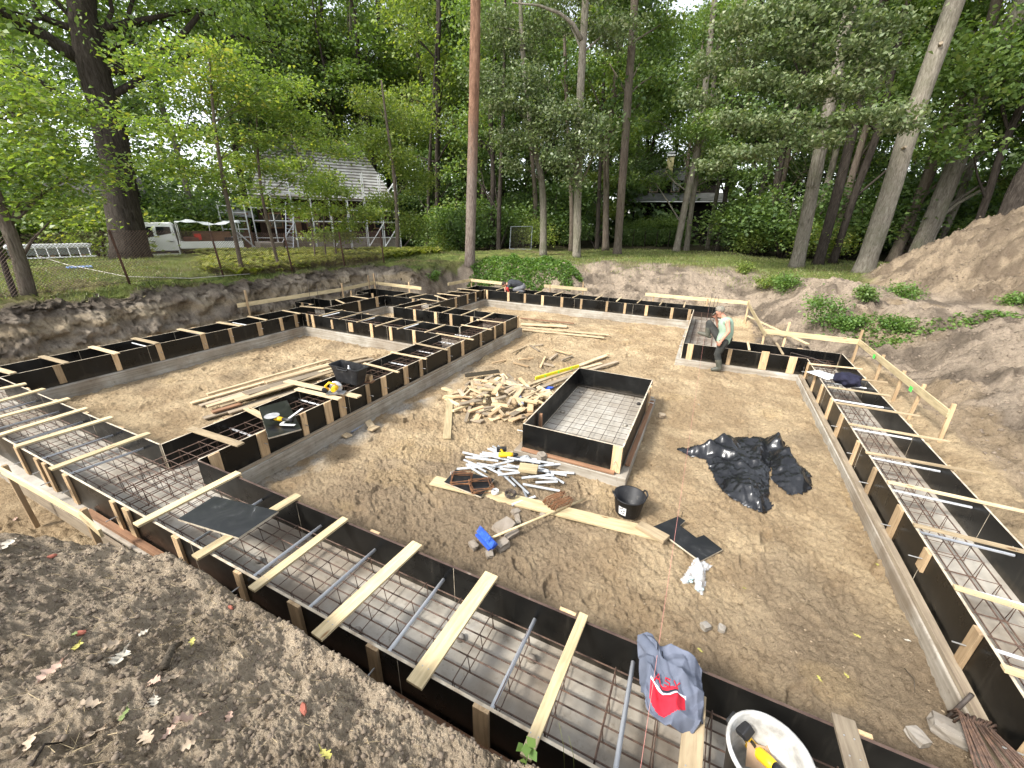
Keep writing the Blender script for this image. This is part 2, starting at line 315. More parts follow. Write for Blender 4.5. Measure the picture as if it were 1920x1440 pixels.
# ------------------------------------------------------------------ ground sheet (finer towards the viewer's place, one surface out to the horizon)
def build_ground():
    rr=np.concatenate([np.exp(np.linspace(math.log(.06),math.log(.9),60))[:-1],np.exp(np.linspace(math.log(.9),math.log(11),600))[:-1],np.exp(np.linspace(math.log(11),math.log(20),430))[:-1],np.exp(np.linspace(math.log(20),math.log(34),110)),np.exp(np.linspace(math.log(34.4),math.log(420),46))])
    c0=math.atan2(.83972,-.39493)                       # compass direction of the view
    a=np.concatenate([np.linspace(-math.pi,-1.12,46)[:-1],np.linspace(-1.12,1.12,1150),np.linspace(1.12,math.pi,46)[1:-1]])
    A,RR=np.meshgrid(a+c0,rr); X=(RR*np.cos(A)); Y=(RR*np.sin(A))
    x=X.ravel(); y=Y.ravel()
    z,d,wl,wr,wk,md,heap,r=terrain(x,y,True,True)
    # the dug left bank overhangs, slumps and shows spade marks: shift its face sideways too
    st=S(d/.12)*(1-S((d-1.0)/.8))*wl; x=x+st*(fbm(y*1.0,z*1.6,2.1,4,240,.6)*.34-np.abs(fbm(y,z*2.2,4.5,3,241))*.16+fbm(y*.6,z*5,2.0,2,243)*.10); z=z+st*fbm(x*2,y*2,4,3,242)*.08
    n,m=A.shape; idx=np.arange(n*m).reshape(n,m)
    f=np.stack([idx[:-1,:],np.roll(idx[:-1,:],-1,1),np.roll(idx[1:,:],-1,1),idx[1:,:]],-1).reshape(-1,4)
    # the disc under the viewer
    cz=float(terrain(np.array([0.]),np.array([0.]))[0])
    V=np.concatenate([np.stack([x,y,z],1),[[0,0,cz]]]); 
    me=bpy.data.meshes.new('ground'); fan=np.stack([np.full(m,n*m),idx[0],np.roll(idx[0],-1)],-1)
    me.vertices.add(len(V)); me.vertices.foreach_set('co',V.astype(np.float32).ravel())
    nl=f.size+fan.size; me.loops.add(nl); me.loops.foreach_set('vertex_index',np.concatenate([f.ravel(),fan.ravel()]).astype(np.int32))
    npoly=len(f)+len(fan); me.polygons.add(npoly)
    ls=np.concatenate([np.arange(len(f))*4,len(f)*4+np.arange(len(fan))*3]).astype(np.int32); me.polygons.foreach_set('loop_start',ls)
    me.polygons.foreach_set('use_smooth',np.ones(npoly,bool)); me.update(calc_edges=True)
    # what the ground is made of at each place
    def C(*c): return np.array(c)
    def lerp(a_,b_,t): return a_+(b_-a_)*t[:,None]
    n1=fbm(x,y,.55,4,201); n2=fbm(x,y,2.3,4,202); n3=fbm(x,y,7,3,203)
    sand=lerp(C(.39,.285,.168)[None],C(.56,.43,.265)[None],S(.5+n2*.9+n1*.4))
    damp=S((-y+5.0)/3.5+n1*1.0)*S((x+5.5)/1.5); sand=lerp(sand,C(.285,.218,.15)[None],damp*.65)
    sand=lerp(sand,C(.235,.178,.115)[None],S((n1-.12)*3.5)*.55)
    sand=lerp(sand,C(.52,.38,.20)[None],S((fbm(x,y,1.3,2,210)-.4)*8)*.3)
    cem=np.exp(-((x+5.05)/.28)**2)*S((y-2.2)/.4)*(1-S((y-6.5)/3))*S(.4+n2*2.2); sand=lerp(sand,C(.42,.40,.36)[None],np.clip(cem,0,1)*.8)
    dk=S(.5+n2*1.1); bank=lerp(C(.19,.158,.125)[None],C(.42,.355,.275)[None],dk)
    streak=S((fbm(x*.5,z*3,1.0,3,220)+.05)*4)*np.where(wl>.3,1,0); bank=lerp(bank,C(.44,.34,.20)[None],streak*.55)
    topsoil=S((d-.42)/.3)*np.where(wl>.3,1,.3); bank=lerp(bank,C(.085,.068,.052)[None],topsoil*.7)
    spoil=lerp(C(.15,.12,.09)[None],C(.34,.275,.205)[None],S(.5+n2*1.3+n1*.6))
    spoil=lerp(spoil,C(.42,.31,.18)[None],S((fbm(x,y,.5,3,230)-.22)*5)*.4*wk)
    col=lerp(sand,lerp(spoil,bank,S(wl)),S(d/.22))
    heapc=lerp(C(.17,.13,.09)[None],C(.32,.25,.17)[None],S(.5+n2*1.3)); col=lerp(col,heapc,heap)
    md_c=lerp(C(.37,.295,.205)[None],C(.59,.48,.345)[None],S(.5+n2*1.2+n3*.5)); md_c=lerp(md_c,C(.235,.195,.15)[None],S((n1+.02-(x+2.2)*.25)*2.2)*S((1.7-r*.0-y*2)/1.5)*.75)
    col=lerp(col,md_c,md)
    # grass and leaf litter where nothing was dug
    gl=S((d-.85)/.35)*np.where(wl>.3,1,0); gb=S((y-19.5-1.0*wk*2.2+n1*2)/1.2)*(1-wl)*S((d-2)/1)
    g=np.clip(np.maximum(gl,gb),0,1)*(1-heap)*(1-md)*S((y+2+(-x-13)*.0)/2.5)
    gr=lerp(C(.10,.13,.035)[None],C(.19,.22,.06)[None],S(.5+n2*1.1)); gr=lerp(gr,C(.15,.115,.06)[None],S((n1+.02)*2.5)*.65)
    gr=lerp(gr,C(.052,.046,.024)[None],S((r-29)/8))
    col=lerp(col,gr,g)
    rgba=np.concatenate([col,np.ones((len(col),1))],1); rgba=np.concatenate([rgba,[[.1,.08,.06,1]]])
    at_=me.color_attributes.new('soil','FLOAT_COLOR','POINT'); at_.data.foreach_set('color',rgba.astype(np.float32).ravel())
    m_,nt,b=newmat('soil',.95,spec=.15); va=N(nt,'ShaderNodeVertexColor',layer_name='soil'); mp=coords(nt,'World')
    k=noise(nt,mp,19,7,.72,.3); rk=ramp(nt,[(.33,(.44,.41,.38)),(.42,(.86,.85,.84)),(.55,(1,1,1)),(.70,(1.28,1.26,1.22))]); nt.links.new(k.outputs[0],rk.inputs[0])
    c=mix(nt,1.0,va.outputs[0],rk.outputs[0],'MULTIPLY')
    k2=noise(nt,mp,95,6,.75); rk2=ramp(nt,[(.3,(.62,.6,.58)),(.55,(1.05,1.05,1.05)),(.8,(1.35,1.32,1.28))]); nt.links.new(k2.outputs[0],rk2.inputs[0])
    c=mix(nt,.8,c,rk2.outputs[0],'MULTIPLY'); nt.links.new(c,b.inputs['Base Color'])
    ad=N(nt,'ShaderNodeMath'); ad.operation='MULTIPLY_ADD'; ad.inputs[1].default_value=.6; nt.links.new(k2.outputs[0],ad.inputs[0]); nt.links.new(k.outputs[0],ad.inputs[2])
    bump(nt,b,ad.outputs[0],1.0,.055); me.materials.append(m_)
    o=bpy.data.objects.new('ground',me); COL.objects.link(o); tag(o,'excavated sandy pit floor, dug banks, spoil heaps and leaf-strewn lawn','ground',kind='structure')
build_ground()
# ------------------------------------------------------------------ strip footings (one poured body) and formwork
ZT=.68; ZF=.272
STR=[(-13.6,3.14,1.41,2.23),(-12.3,-11.45,1.41,9.55),(-6.16,-5.36,1.41,11.72),(-12.42,-6.16,8.66,9.55),(-9.7,-5.36,10.9,11.72),(-9.7,-8.85,10.9,16.65),
     (-12.42,-11.5,9.55,13.5),(-13.28,-12.3,9.85,10.65),(-13.1,-9.7,12.47,13.5),(-9.7,.5,15.75,16.65),(-.33,.5,10.95,16.65),(-.33,3.14,10.95,11.78),(2.33,3.14,1.0,11.78)]
def footing(name,rects,z0,z1,ex,label):
    r=[(a-ex,b+ex,c-ex,d+ex) for a,b,c,d in rects]
    xs=sorted({round(v,4) for q in r for v in q[:2]}); ys=sorted({round(v,4) for q in r for v in q[2:]})
    ins=lambda i,j: 0<=i<len(xs)-1 and 0<=j<len(ys)-1 and any(q[0]<(xs[i]+xs[i+1])/2<q[1] and q[2]<(ys[j]+ys[j+1])/2<q[3] for q in r)
    bm=bmesh.new(); V={}
    def v(x,y,z):
        k=(x,y,z)
        if k not in V: V[k]=bm.verts.new(k)
        return V[k]
    for i in range(len(xs)-1):
        for j in range(len(ys)-1):
            if not ins(i,j): continue
            a,b,c,d=xs[i],xs[i+1],ys[j],ys[j+1]
            bm.faces.new([v(a,c,z1),v(b,c,z1),v(b,d,z1),v(a,d,z1)])
            for (di,dj,p,q) in ((-1,0,(a,d),(a,c)),(1,0,(b,c),(b,d)),(0,-1,(a,c),(b,c)),(0,1,(b,d),(a,d))):
                if not ins(i+di,j+dj): bm.faces.new([v(*p,z0),v(*q,z0),v(*q,z1),v(*p,z1)])
    bmesh.ops.dissolve_limit(bm,angle_limit=.01,verts=bm.verts[:],edges=bm.edges[:])
    me=bpy.data.meshes.new(name); bm.to_mesh(me); me.materials.append(CONC); o=bpy.data.objects.new(name,me); COL.objects.link(o)
    b=o.modifiers.new('bevel','BEVEL'); b.width=.012; b.segments=2; b.limit_method='ANGLE'
    return tag(o,label,'footing')
footing('concrete_footing',STR,-.25,ZF,.125,'pale grey poured concrete strip footing running under all the black formwork')
TH=.021
def cleat(parent,pos,axis,out,top,h,w,rodout=True,mat=None):
    """timber batten on the outer face; pos along the run, parent local X = run"""
    z1=top; z0=top-h; t=.026
    o=MB().box((0,0,0),(h,w,t)).build('batten',mat or WOODC,parent,bevel=.002)
    o.matrix_local=Matrix.Translation((pos,out*(TH+t/2+.0015),(z0+z1)/2))@Matrix(((0,0,-1,0),(1,0,0,0),(0,-1,0,0),(0,0,0,1)))
    M=o.matrix_local
    # local X up, local Y along run
    o.matrix_local=Matrix.Translation((pos,out*(TH+t/2+.0015),(z0+z1)/2))@Matrix(((0,1,0,0),(0,0,1,0),(1,0,0,0),(0,0,0,1)))@Matrix.Rotation(random.uniform(-.012,.012),4,'Z')
    if rodout:
        r=MB().tube([(0,0,0),(0,0,.085+random.uniform(-.02,.03))],.006,6).add([],[]).build('tie_rod',WIRE,o)
        r.location=(random.uniform(-.06,.03),random.uniform(-.015,.015),out*t/2*1.0)
        if out<0: r.rotation_euler=(math.pi,0,0)
    return o
def panel(axis,c,a,b,out,cl=(),label='',edge=None,w=None,z0=None,z1=None,film=None,rods=True):
    """film faced sheet standing on the footing. axis 'x': runs along X at y=c (inner face), 'y': along Y at x=c; out = +1/-1 side of the battens"""
    z0=ZF+.003 if z0 is None else z0; z1=ZT if z1 is None else z1; L=b-a
    o=MB()
    y0,y1=(0,TH) if out>0 else (-TH,0)
    vs=[(-L/2,y0,z0),(L/2,y0,z0),(L/2,y1,z0),(-L/2,y1,z0),(-L/2,y0,z1),(L/2,y0,z1),(L/2,y1,z1),(-L/2,y1,z1)]
    o.add(vs,[(0,1,5,4),(2,3,7,6)],0); o.add(vs,[(4,5,6,7),(1,2,6,5),(3,0,4,7),(0,3,2,1)],1)
    p=o.build('formwork_panel',[film or FILM,edge or PLYE])
    if axis=='x': p.location=((a+b)/2,c,0)
    else: p.matrix_world=Matrix.Translation((c,(a+b)/2,0))@Matrix.Rotation(math.pi/2,4,'Z')
    sgn=out if axis=='x' else -out
    if axis=='y':   # rotated +90: local +Y = world -X
        me=p.data
        if out>0:
            for v in me.vertices: v.co.y-=TH
        else:
            for v in me.vertices: v.co.y+=TH
    mid=(a+b)/2
    for q in cl:
        if isinstance(q,tuple): pos,wd,hh,dz=q
        else: pos,wd,hh,dz=q,random.choice([.085,.095,.1,.11,.13]),z1-z0-random.choice([0,.005,.01,.02]),random.uniform(-.004,.012)
        cleat(p,(pos-mid),axis,sgn,z1+dz,hh,wd,rods and random.random()<.75)
    if L>3.0:
        n=int(L/2.5)
        for i in range(1,n+1):
            x=-L/2+i*L/(n+1)+random.uniform(-.15,.15); lo,hi=(y0-.0015,y1+.0015); 
            if axis=='y': sh=-TH if out>0 else TH; lo+=sh; hi+=sh
            MB().box((x,(lo+hi)/2,(z0+z1)/2),(.004,hi-lo,z1-z0-.004)).build('joint',PLYE,p)
    return tag(p,label,'formwork','black formwork panels of the strip foundation')
X6=lambda px: [at(x,y,.67).x for x,y in px]; Y6=lambda px: [at(x,y,.67).y for x,y in px]
p1=X6([(65,862),(140,885),(215,940),(243,952),(335,1005),(450,1070),(555,1130),(703,1210),(905,1325)])
panel('x',1.41,-13.6,3.16,-1,[-7.7,-6.9]+p1+[.9,1.9],'long black outer formwork panel along the near trench, beside the spoil bank',PLYE)
panel('x',2.23,-11.42,-6.185,1,[-10.3,-9.2,-8.2,-7.2],'black formwork panel between the near trench and the left sand bay')
panel('x',2.23,-5.335,2.305,1,[-4.6,-3.6,-2.5,-1.25,-.55,.35,1.3],'long black inner formwork panel of the near trench, facing the big sandy room',PLYB)
panel('y',-12.3,1.45,9.83,-1,[2,3,4,5,6,7,8,9],'black outer formwork panel of the left trench, against the dug bank')
panel('y',-11.45,2.255,8.635,1,Y6([(108,687),(213,663),(293,645),(380,628),(430,617),(482,605),(527,597),(561,592)]),'black inner formwork panel of the left trench, facing the left sand bay')
panel('x',8.66,-11.425,-6.185,-1,X6([(570,591),(582,592)])+[(at(622,601,.6).x,.075,.27,-.06),(at(659,606,.6).x,.17,.27,-.06)]+X6([(696,608),(734,613),(777,620)]),'black formwork panel closing the far side of the left sand bay')
panel('x',9.55,-11.475,-6.185,1,[-10.6,-9.6,-8.5,-7.3],'black far panel of the cross trench behind the left sand bay')
panel('y',-6.16,2.25,8.66,-1,[3,3.9,4.8,5.8,6.7,7.6],'black formwork panel of the middle trench, left side beside the timber planks')
panel('y',-6.16,9.575,10.875,-1,[10.2],'short black panel of the middle trench beside the small inner bay')
panel('y',-5.36,2.255,11.745,1,[2.42]+Y6([(489,812),(570,777),(622,758),(671,752),(690,722),(723,709),(765,690),(793,677),(846,653),(877,642),(902,625),(929,613),(950,605),(970,593)]),'long black formwork panel of the middle trench facing the big sandy room, battens on it')
panel('x',10.9,-9.7,-6.185,-1,X6([(773,582),(813,587),(847,589),(886,594)]),'black near panel of the trench behind the small inner bay')
panel('x',11.72,-8.825,-5.335,1,[-8,-7,-6],'black far panel of the trench behind the small inner bay')
panel('y',-9.7,10.9,12.445,-1,[11.3,12],'short black panel on the left of the rear corner trench')
panel('y',-9.7,13.525,16.675,-1,[14,15,16],'black outer left panel of the rear trench, near the weeds')
panel('y',-8.85,11.745,15.725,1,Y6([(848,558),(871,552),(889,548),(904,543)]),'black right panel of the rear cross trench facing the far sand')
panel('x',12.47,-11.475,-9.725,-1,X6([(757,565),(780,563)]),'short black near panel of the rear left trench')
panel('x',13.5,-13.1,-9.725,1,[-12,-11],'black far panel of the rear left trench under the batter board')
panel('y',-11.5,9.575,12.445,1,Y6([(675,565),(709,558),(726,554)]),'black panel on the left of the small inner bay, three battens on it')
panel('y',-12.42,10.675,12.575,-1,[11.2,12],'black outer panel of the rear left trench')
panel('x',9.85,-13.26,-12.325,-1,X6([(553,571),(569,573)]),'small black near panel of the first stub trench at the left bank')
panel('x',10.65,-13.26,-12.445,1,[],'small black far panel of the first stub trench at the left bank')
panel('y',-13.28,9.85,10.65,-1,[],'small black end panel of the first stub trench at the left bank')
panel('x',12.6,-13.08,-12.445,-1,X6([(658,546),(671,556)]),'small black near panel of the second stub trench at the rear left corner')
panel('y',-13.1,12.6,13.5,-1,[],'small black end panel of the second stub trench at the rear left corner')
panel('x',15.75,-8.825,-.355,-1,X6([(911,545),(954,548),(988,550),(1021,553),(1058,556),(1093,560),(1140,565),(1174,568),(1215,571),(1262,576),(1294,580)]),'long black front panel of the far trench with many timber battens')
panel('x',16.65,-9.725,.62,1,[-8,-7,-6,-5,-4,-3,-2,-1],'long black back panel of the far trench, below the soil slope')
panel('y',-.33,10.95,15.75,-1,[11.5,12.6,13.7,14.8],'black panel seen edge on beside the standing worker\'s open trench')
def tall(px,py,w,h,dz): return (at(px,py,.67).x,w,h,dz)
panel('x',10.95,-.33,2.305,-1,[tall(1296,645,.14,.41,0),tall(1370,655,.09,.40,0),tall(1434,660,.16,.45,.05),tall(1487,668,.155,.40,0)],'black near panel in front of the standing worker, with wide battens')
panel('x',11.78,.62,3.115,1,[1.4,2.3],'black far panel of the right cross trench behind the standing worker')
panel('y',2.33,2.255,10.925,-1,Y6([(1517,681),(1527,702),(1540,722),(1562,750),(1590,782),(1615,830),(1645,880)])+[5.08]+[(at(1752,1050,.6).y,.11,.22,-.0)]+[at(1838,1185,.67).y,2.75],'long black inner panel of the right trench facing the big sandy room')
panel('y',3.14,1.0,11.805,1,Y6([(1605,690),(1622,708),(1650,740),(1763,838)])+[4.2,6.4,7.7],'long black outer panel of the right trench along the dug slope')
# block formwork in the middle
BX0,BX1,BY0,BY1=-2.13,-.68,5.0,7.8
footing('block_footing',[(BX0,BX1,BY0,BY1)],-.1,ZF-.01,.12,'rectangular grey concrete base under the free standing box formwork')
def bp(axis,c,a,b,out,label,cl=()):
    o=panel(axis,c,a,b,out,cl,label,film=FILMD,z1=.685); o.name='box_formwork_panel'; o['group']='four panels of the free standing box formwork'; return o
bp('x',BY0,BX0-TH,BX1+TH,-1,'front panel of the free standing black box formwork',[(BX1-.05,.13,.405,0)])
bp('x',BY1,BX0-TH,BX1+TH,1,'back panel of the free standing black box formwork')
bp('y',BX0,BY0+.002,BY1-.002,-1,'left panel of the free standing black box formwork',[5.1])
bp('y',BX1,BY0+.002,BY1-.002,1,'right panel of the free standing black box formwork',[7.2,7.45])
board('timber_upright',(BX0+.045,BY0+.55,.29),(BX0+.045,BY0+.55,.62),.05,.045,WOODR,label='short reddish timber standing inside the box formwork at its left panel',cat='timber')
for i,(p,q) in enumerate([((BX0,BY0-.075,.29),(BX1-.05,BY0-.075,.29)),((BX1+.075,BY0+.2,.29),(BX1+.075,BY1-.1,.29))]):
    board('base_rail',p,q,.07,.03,WOODR,label=['reddish base rail lying on the concrete along the front of the box formwork','reddish base rail lying on the concrete along the right of the box formwork'][i],cat='timber')
# mesh mat in the box
mt=empty('rebar_mesh',((BX0+BX1)/2,(BY0+BY1)/2,.33)); tag(mt,'square steel reinforcing mesh lying in the box formwork','rebar mesh')
w2,l2=(BX1-BX0)/2-.06,(BY1-BY0)/2-.08
for i in range(8):
    x=-w2+i*2*w2/7; MB().tube([(x,-l2,0),(x,l2,0)],.0045,5).build('bar',STEELD,mt)
for i in range(15):
    y=-l2+i*2*l2/14; MB().tube([(-w2,y,.009),(w2,y,.009)],.0045,5).build('bar',STEELD,mt)
for i,(px,py) in enumerate([(1090,733),(1055,770),(1172,795),(1198,755)]):
    p=at(px,py,.3); MB().lathe([(.0,.0),(.045,.0),(.035,.03),(.02,.04),(0,.04)],8).build('spacer_block',CONC if i<3 else BLKP,None,True,loc=(p.x,p.y,ZF-.008))
    tag(bpy.context.scene.objects[-1] if False else COL.objects[-1],'small grey spacer under the reinforcing mesh in the box formwork','spacer','spacers under the box mesh')
# timber rails and planks along the footings
board('base_rail',(2.255,2.35,.30),(2.255,10.8,.30),.07,.05,WOODG,label='weathered timber rail lying along the foot of the right trench panel',cat='timber')
board('base_rail',(-6.0,1.345,.305),(3.0,1.345,.305),.06,.055,WOODR,label='dark red timber rail along the outer foot of the near trench',cat='timber')
board('shutter_plank',(-7.9,1.255,.16),(3.0,1.255,.16),.028,.2,WOODG,label='brown shutter plank on edge below the near trench panel',cat='timber')
board('base_rail',(-5.285,2.5,.292),(-5.285,11.6,.292),.05,.034,WOODG,label='pale timber rail along the foot of the middle trench panel',cat='timber')
# ------------------------------------------------------------------ spreader boards across the trenches
def spreaders(desc,lst,mat,name='spreader_board',z=ZT+.014,t=.024,group=None):
    for i,q in enumerate(lst):
        (x0,y0,x1,y1),w=q[:4],q[4]; m=q[5] if len(q)>5 else mat
        p=at(x0,y0,z+t/2); r=at(x1,y1,z+t/2)
        board(name,p,r,w,t,m,label=desc%ORD[i],cat='timber board',group=group or 'boards lying across the trenches')
spreaders('%s yellow timber board lying across the near trench, counted from the left',[(49,719,-60,742,.1),(83,729,-60,769,.1),(130,747,-70,801,.1),(163,765,-40,828,.1),(210,782,28,838,.1),(280,812,94,880,.1),(448,886,254,985,.1),(560,928,365,1046,.1),(648,972,471,1106,.085),(783,1019,593,1195,.115),(922,1077,776,1285,.125),(1095,1152,985,1422,.07),(1305,1300,1290,1490,.12,WOOD),(1580,1345,1615,1470,.12,WOODG)],WOODY)
spreaders('%s timber board lying across the middle trench, counted from the near end',[(356,803,452,834,.1),(462,765,520,795,.1),(556,729,638,748,.1),(536,714,674,744,.12),(683,681,748,698,.05),(733,660,800,673,.05),(775,643,840,656,.05),(818,625,888,637,.05),(865,609,922,618,.05),(894,599,944,605,.05)],WOOD)
spreaders('%s timber batten across the cross trench behind the left sand bay, from the left',[(642,581,599,592,.05),(679,586,636,598,.05),(711,591,669,604,.05),(754,597,704,612,.05),(793,603,745,617,.05),(835,609,797,623,.05)],WOOD)
spreaders('%s timber board across the left trench, counted from the near end',[(-20,688,25,700,.1),(77,668,125,681,.1),(170,650,220,663,.1),(250,634,295,644,.1),(335,617,382,626,.1),(408,604,452,611,.1),(465,593,500,600,.06),(530,582,563,588,.06)],WOOD)
spreaders('%s timber batten across the trench behind the small inner bay, from the left',[(800,569,760,577,.05),(825,572,794,581,.05),(854,577,829,586,.05),(896,579,865,591,.05),(927,586,896,601,.05)],WOOD)
spreaders('%s timber batten across the rear cross trench, from the near end',[(789,560,824,565,.05),(820,550,863,555,.05),(840,546,881,549,.05),(858,541,899,545,.05)],WOOD)
spreaders('%s timber batten across the rear left trench',[(800,551,768,558,.05),(772,548,739,555,.05),(657,555,691,560,.05),(563,574,607,578,.06)],WOOD)
spreaders('%s timber batten across the far trench, counted from the left',[(953,537,931,544,.05),(988,542,969,548,.05),(1023,543,1003,551,.05),(1056,547,1038,554,.05),(1090,550,1074,558,.05),(1130,553,1117,561,.05),(1165,557,1156,565,.05),(1204,560,1195,568,.05),(1243,564,1237,572,.05),(1285,567,1282,576,.05)],WOOD)
spreaders('%s timber batten across the trench beside the standing worker',[(1402,641,1405,656,.05),(1456,643,1468,664,.05)],WOOD)
spreaders('%s pale lath lying across the right trench, counted from the far end',[(1517,682,1617,692,.04),(1520,700,1664,717,.035),(1552,725,1669,742,.04),(1567,755,1725,780,.04),(1592,795,1781,828,.042),(1623,848,1843,888,.045),(1664,903,1930,961,.045),(1713,984,1935,1038,.045),(1788,1100,1930,1144,.05,WOODY),(1880,1252,1990,1290,.06,WOODY)],WOOD)
for i,(a,b,c,d,zz) in enumerate([(815,554,839,562,.7),(630,562,646,569,.7)]):
    board('loose_batten',at(a,b,zz+.03),at(c,d,zz+.02),.06,.024,WOOD,label=['loose batten lying askew on the rear cross trench','loose batten lying askew on the rear left trench'][i],cat='timber board')
# ------------------------------------------------------------------ plastic spacer tubes
def tube_thing(p,q,r,label,group,m=None):
    p,q=Vector(p),Vector(q); c=(p+q)/2; d=q-p; M=frame(d)
    mb=MB(); L=d.length; n=10
    for (rad,x0,x1) in ((r,-L/2,L/2),(r*.8,L/2,-L/2)):
        b=len(mb.v)
        for x in (x0,x1):
            for k in range(n): mb.v.append((x,rad*math.cos(2*math.pi*k/n),rad*math.sin(2*math.pi*k/n)))
        for k in range(n): mb.f.append((b+k,b+n+k,b+n+(k+1)%n,b+(k+1)%n)); mb.m.append(0)
    for e in (0,1):
        o_=e*n; i_=2*n+(1-e)*n
        for k in range(n): mb.f.append((o_+k,o_+(k+1)%n,i_+(k+1)%n,i_+k)); mb.m.append(0)
    o=mb.build('spacer_tube',m or TUBE,None,True); o.matrix_world=Matrix.Translation(c)@M.to_4x4(); return tag(o,label,'plastic tube',group)
ZQ=.50
for i,(a,b) in enumerate([((70,752),(-20,775)),((115,771),(0,803)),((156,791),(34,828)),((212,816),(83,857)),((271,840),(125,884)),((490,938),(365,1015)),((602,986),(481,1077)),((702,1032),(585,1134)),((829,1090),(733,1217)),((1003,1161),(925,1321)),((1187,1242),(1156,1440))]):
    p=at(*a,ZQ); x=at(*b,ZQ).x; tube_thing((p.x,2.225,ZQ),((x+p.x)/2 if i<5 else x,1.415,ZQ),.016,ORD[i]+' grey spacer tube across the near trench, counted from the left','spacer tubes in the trenches',TUBEL)
for i,y in enumerate([10.15,9.75,8.75,7.5,6.55,5.75,4.95,4.2,3.55,3.0]):
    tube_thing((2.335,y-.07,.56),(3.135,y-.07,.56),.014,ORD[i]+' grey spacer tube across the right trench, counted from the far end','spacer tubes in the trenches',TUBEL)
for i,y in enumerate([3.1,4.3,5.6,6.6,7.6,8.5,9.3]):
    tube_thing((-6.155,y,.52),(-5.365,y,.52),.014,ORD[i]+' grey spacer tube across the middle trench, counted from the near end','spacer tubes in the trenches',TUBEL)
for i,x in enumerate([-10.8,-10.1,-9.3,-8.5,-7.6]):
    tube_thing((x,8.665,.60),(x,9.545,.60),.014,ORD[i]+' grey spacer tube across the cross trench behind the left bay','spacer tubes in the trenches',TUBEL)
for i,y in enumerate([3.2,4.6,5.8,7.0]):
    tube_thing((-12.295,y,.62),(-11.455,y,.62),.014,ORD[i]+' grey spacer tube across the left trench','spacer tubes in the trenches',TUBEL)
# ------------------------------------------------------------------ reinforcement cages
def cage(label,axis,c0,c1,a,b,step=.25,z0=.335,z1=.50,nb=4,inset=.1,lattice=True):
    """bars along the trench with stirrups; local X = run"""
    r=empty('rebar_cage',((a+b)/2,(c0+c1)/2,0) if axis=='x' else ((c0+c1)/2,(a+b)/2,0),0 if axis=='x' else math.pi/2)
    tag(r,label,'rebar cage','reinforcement cages in the trenches'); L=b-a; w=(c1-c0)/2-inset
    ys=[-w+i*2*w/(nb-1) for i in range(nb)]
    pr=None
    for z in (z0,z1):
        for y in ys:
            j=random.uniform(-.012,.012)
            MB().tube([(-L/2,y+j,z),(-L/6,y-j,z+random.uniform(-.006,.006)),(L/6,y+j,z),(L/2,y,z)],.0065,6).build('bar',STEEL,r,True)
    n=min(95,int(L/step)); proto=MB(); e=.012
    q=[(0,-w-e,z0-e),(0,w+e,z0-e),(0,w+e,z1+e),(0,-w-e,z1+e),(0,-w-e,z0-e)]
    proto.tube(q,.004,5)
    if lattice:
        for k in range(0,nb):
            m=0; proto.tube([(0,ys[k],z1),(0.02,ys[k],z0)],.0035,5)
    sp=None
    for i in range(n):
        x=-L/2+(i+.5)*L/n
        if sp is None: sp=proto.build('stirrup',STEEL,r); o=sp
        else:
            o=sp.copy(); COL.objects.link(o); o.parent=r
        o.location=(x+random.uniform(-.02,.02),0,0); o.rotation_euler=(0,0,random.uniform(-.03,.03))
    return r
cage('long rusty reinforcement cage lying in the near trench','x',1.43,2.21,-12.2,3.0,.33)
cage('rusty reinforcement cage in the right trench beside the laths','y',2.35,2.95,1.5,11.4,.25,nb=3)
cage('rusty reinforcement cage in the middle trench beside the grinder','y',-6.14,-5.38,1.6,11.6,.22,z1=.56)
cage('reinforcement cage in the left trench against the bank','y',-12.28,-11.47,2.3,9.4,.25,z1=.46)
cage('reinforcement cage in the cross trench behind the left sand bay','x',8.68,9.53,-12.2,-6.2,.25,z1=.50)
cage('reinforcement cage in the far trench','x',15.77,16.63,-9.6,.4,.3,z1=.46)
cage('reinforcement cage in the rear cross trench','y',-9.68,-8.87,11,16.5,.3,z1=.5)
cage('reinforcement cage in the trench behind the small inner bay','x',10.92,11.70,-8.8,-5.4,.28,z1=.5)
cage('reinforcement cage in the rear left trench','y',-12.4,-11.52,9.8,13.3,.28,z1=.5)
cage('dark reinforcement mesh in the open trench beside the standing worker','y',-.31,.45,11.1,15.6,.16,z1=.38,lattice=False)
cage('reinforcement cage in the right cross trench behind the standing worker','x',10.97,11.76,.5,3.0,.25,z1=.5)
# starter bars
for i,(px,py,top) in enumerate([(1325,600,552),(1338,602,557),(1333,596,560)]):
    p=at(px,py,.3); rod('starter_bar',[(p.x,p.y,.29),(p.x+.01,p.y,1.25-.07*i)],.008,STEELD,label=['tallest','middle','shortest'][i]+' of three upright starter bars in the trench by the standing worker',cat='rebar',group='starter bars')
for i,(x,y,zz) in enumerate([(-12.9,10.2,1.45),(-12.6,10.3,1.25),(-12.75,13.0,1.7),(-12.5,13.1,1.55),(-12.6,13.3,1.5),(-12.2,12.8,1.4)]):
    rod('starter_bar',[(x,y,.29),(x,y,zz)],.007,STEELD,label='thin dark starter bar rising from a stub trench at the left bank',cat='rebar',group='starter bars at the left bank')
p=at(1483,661,.72); q=at(1570,692,.66); rod('bent_bar',[p+Vector((0,0,-.1)),p,(p+q)/2+Vector((0,0,.05)),q],.009,STEELD,label='bent steel bar resting on the trench corner by the paper drawing',cat='rebar')
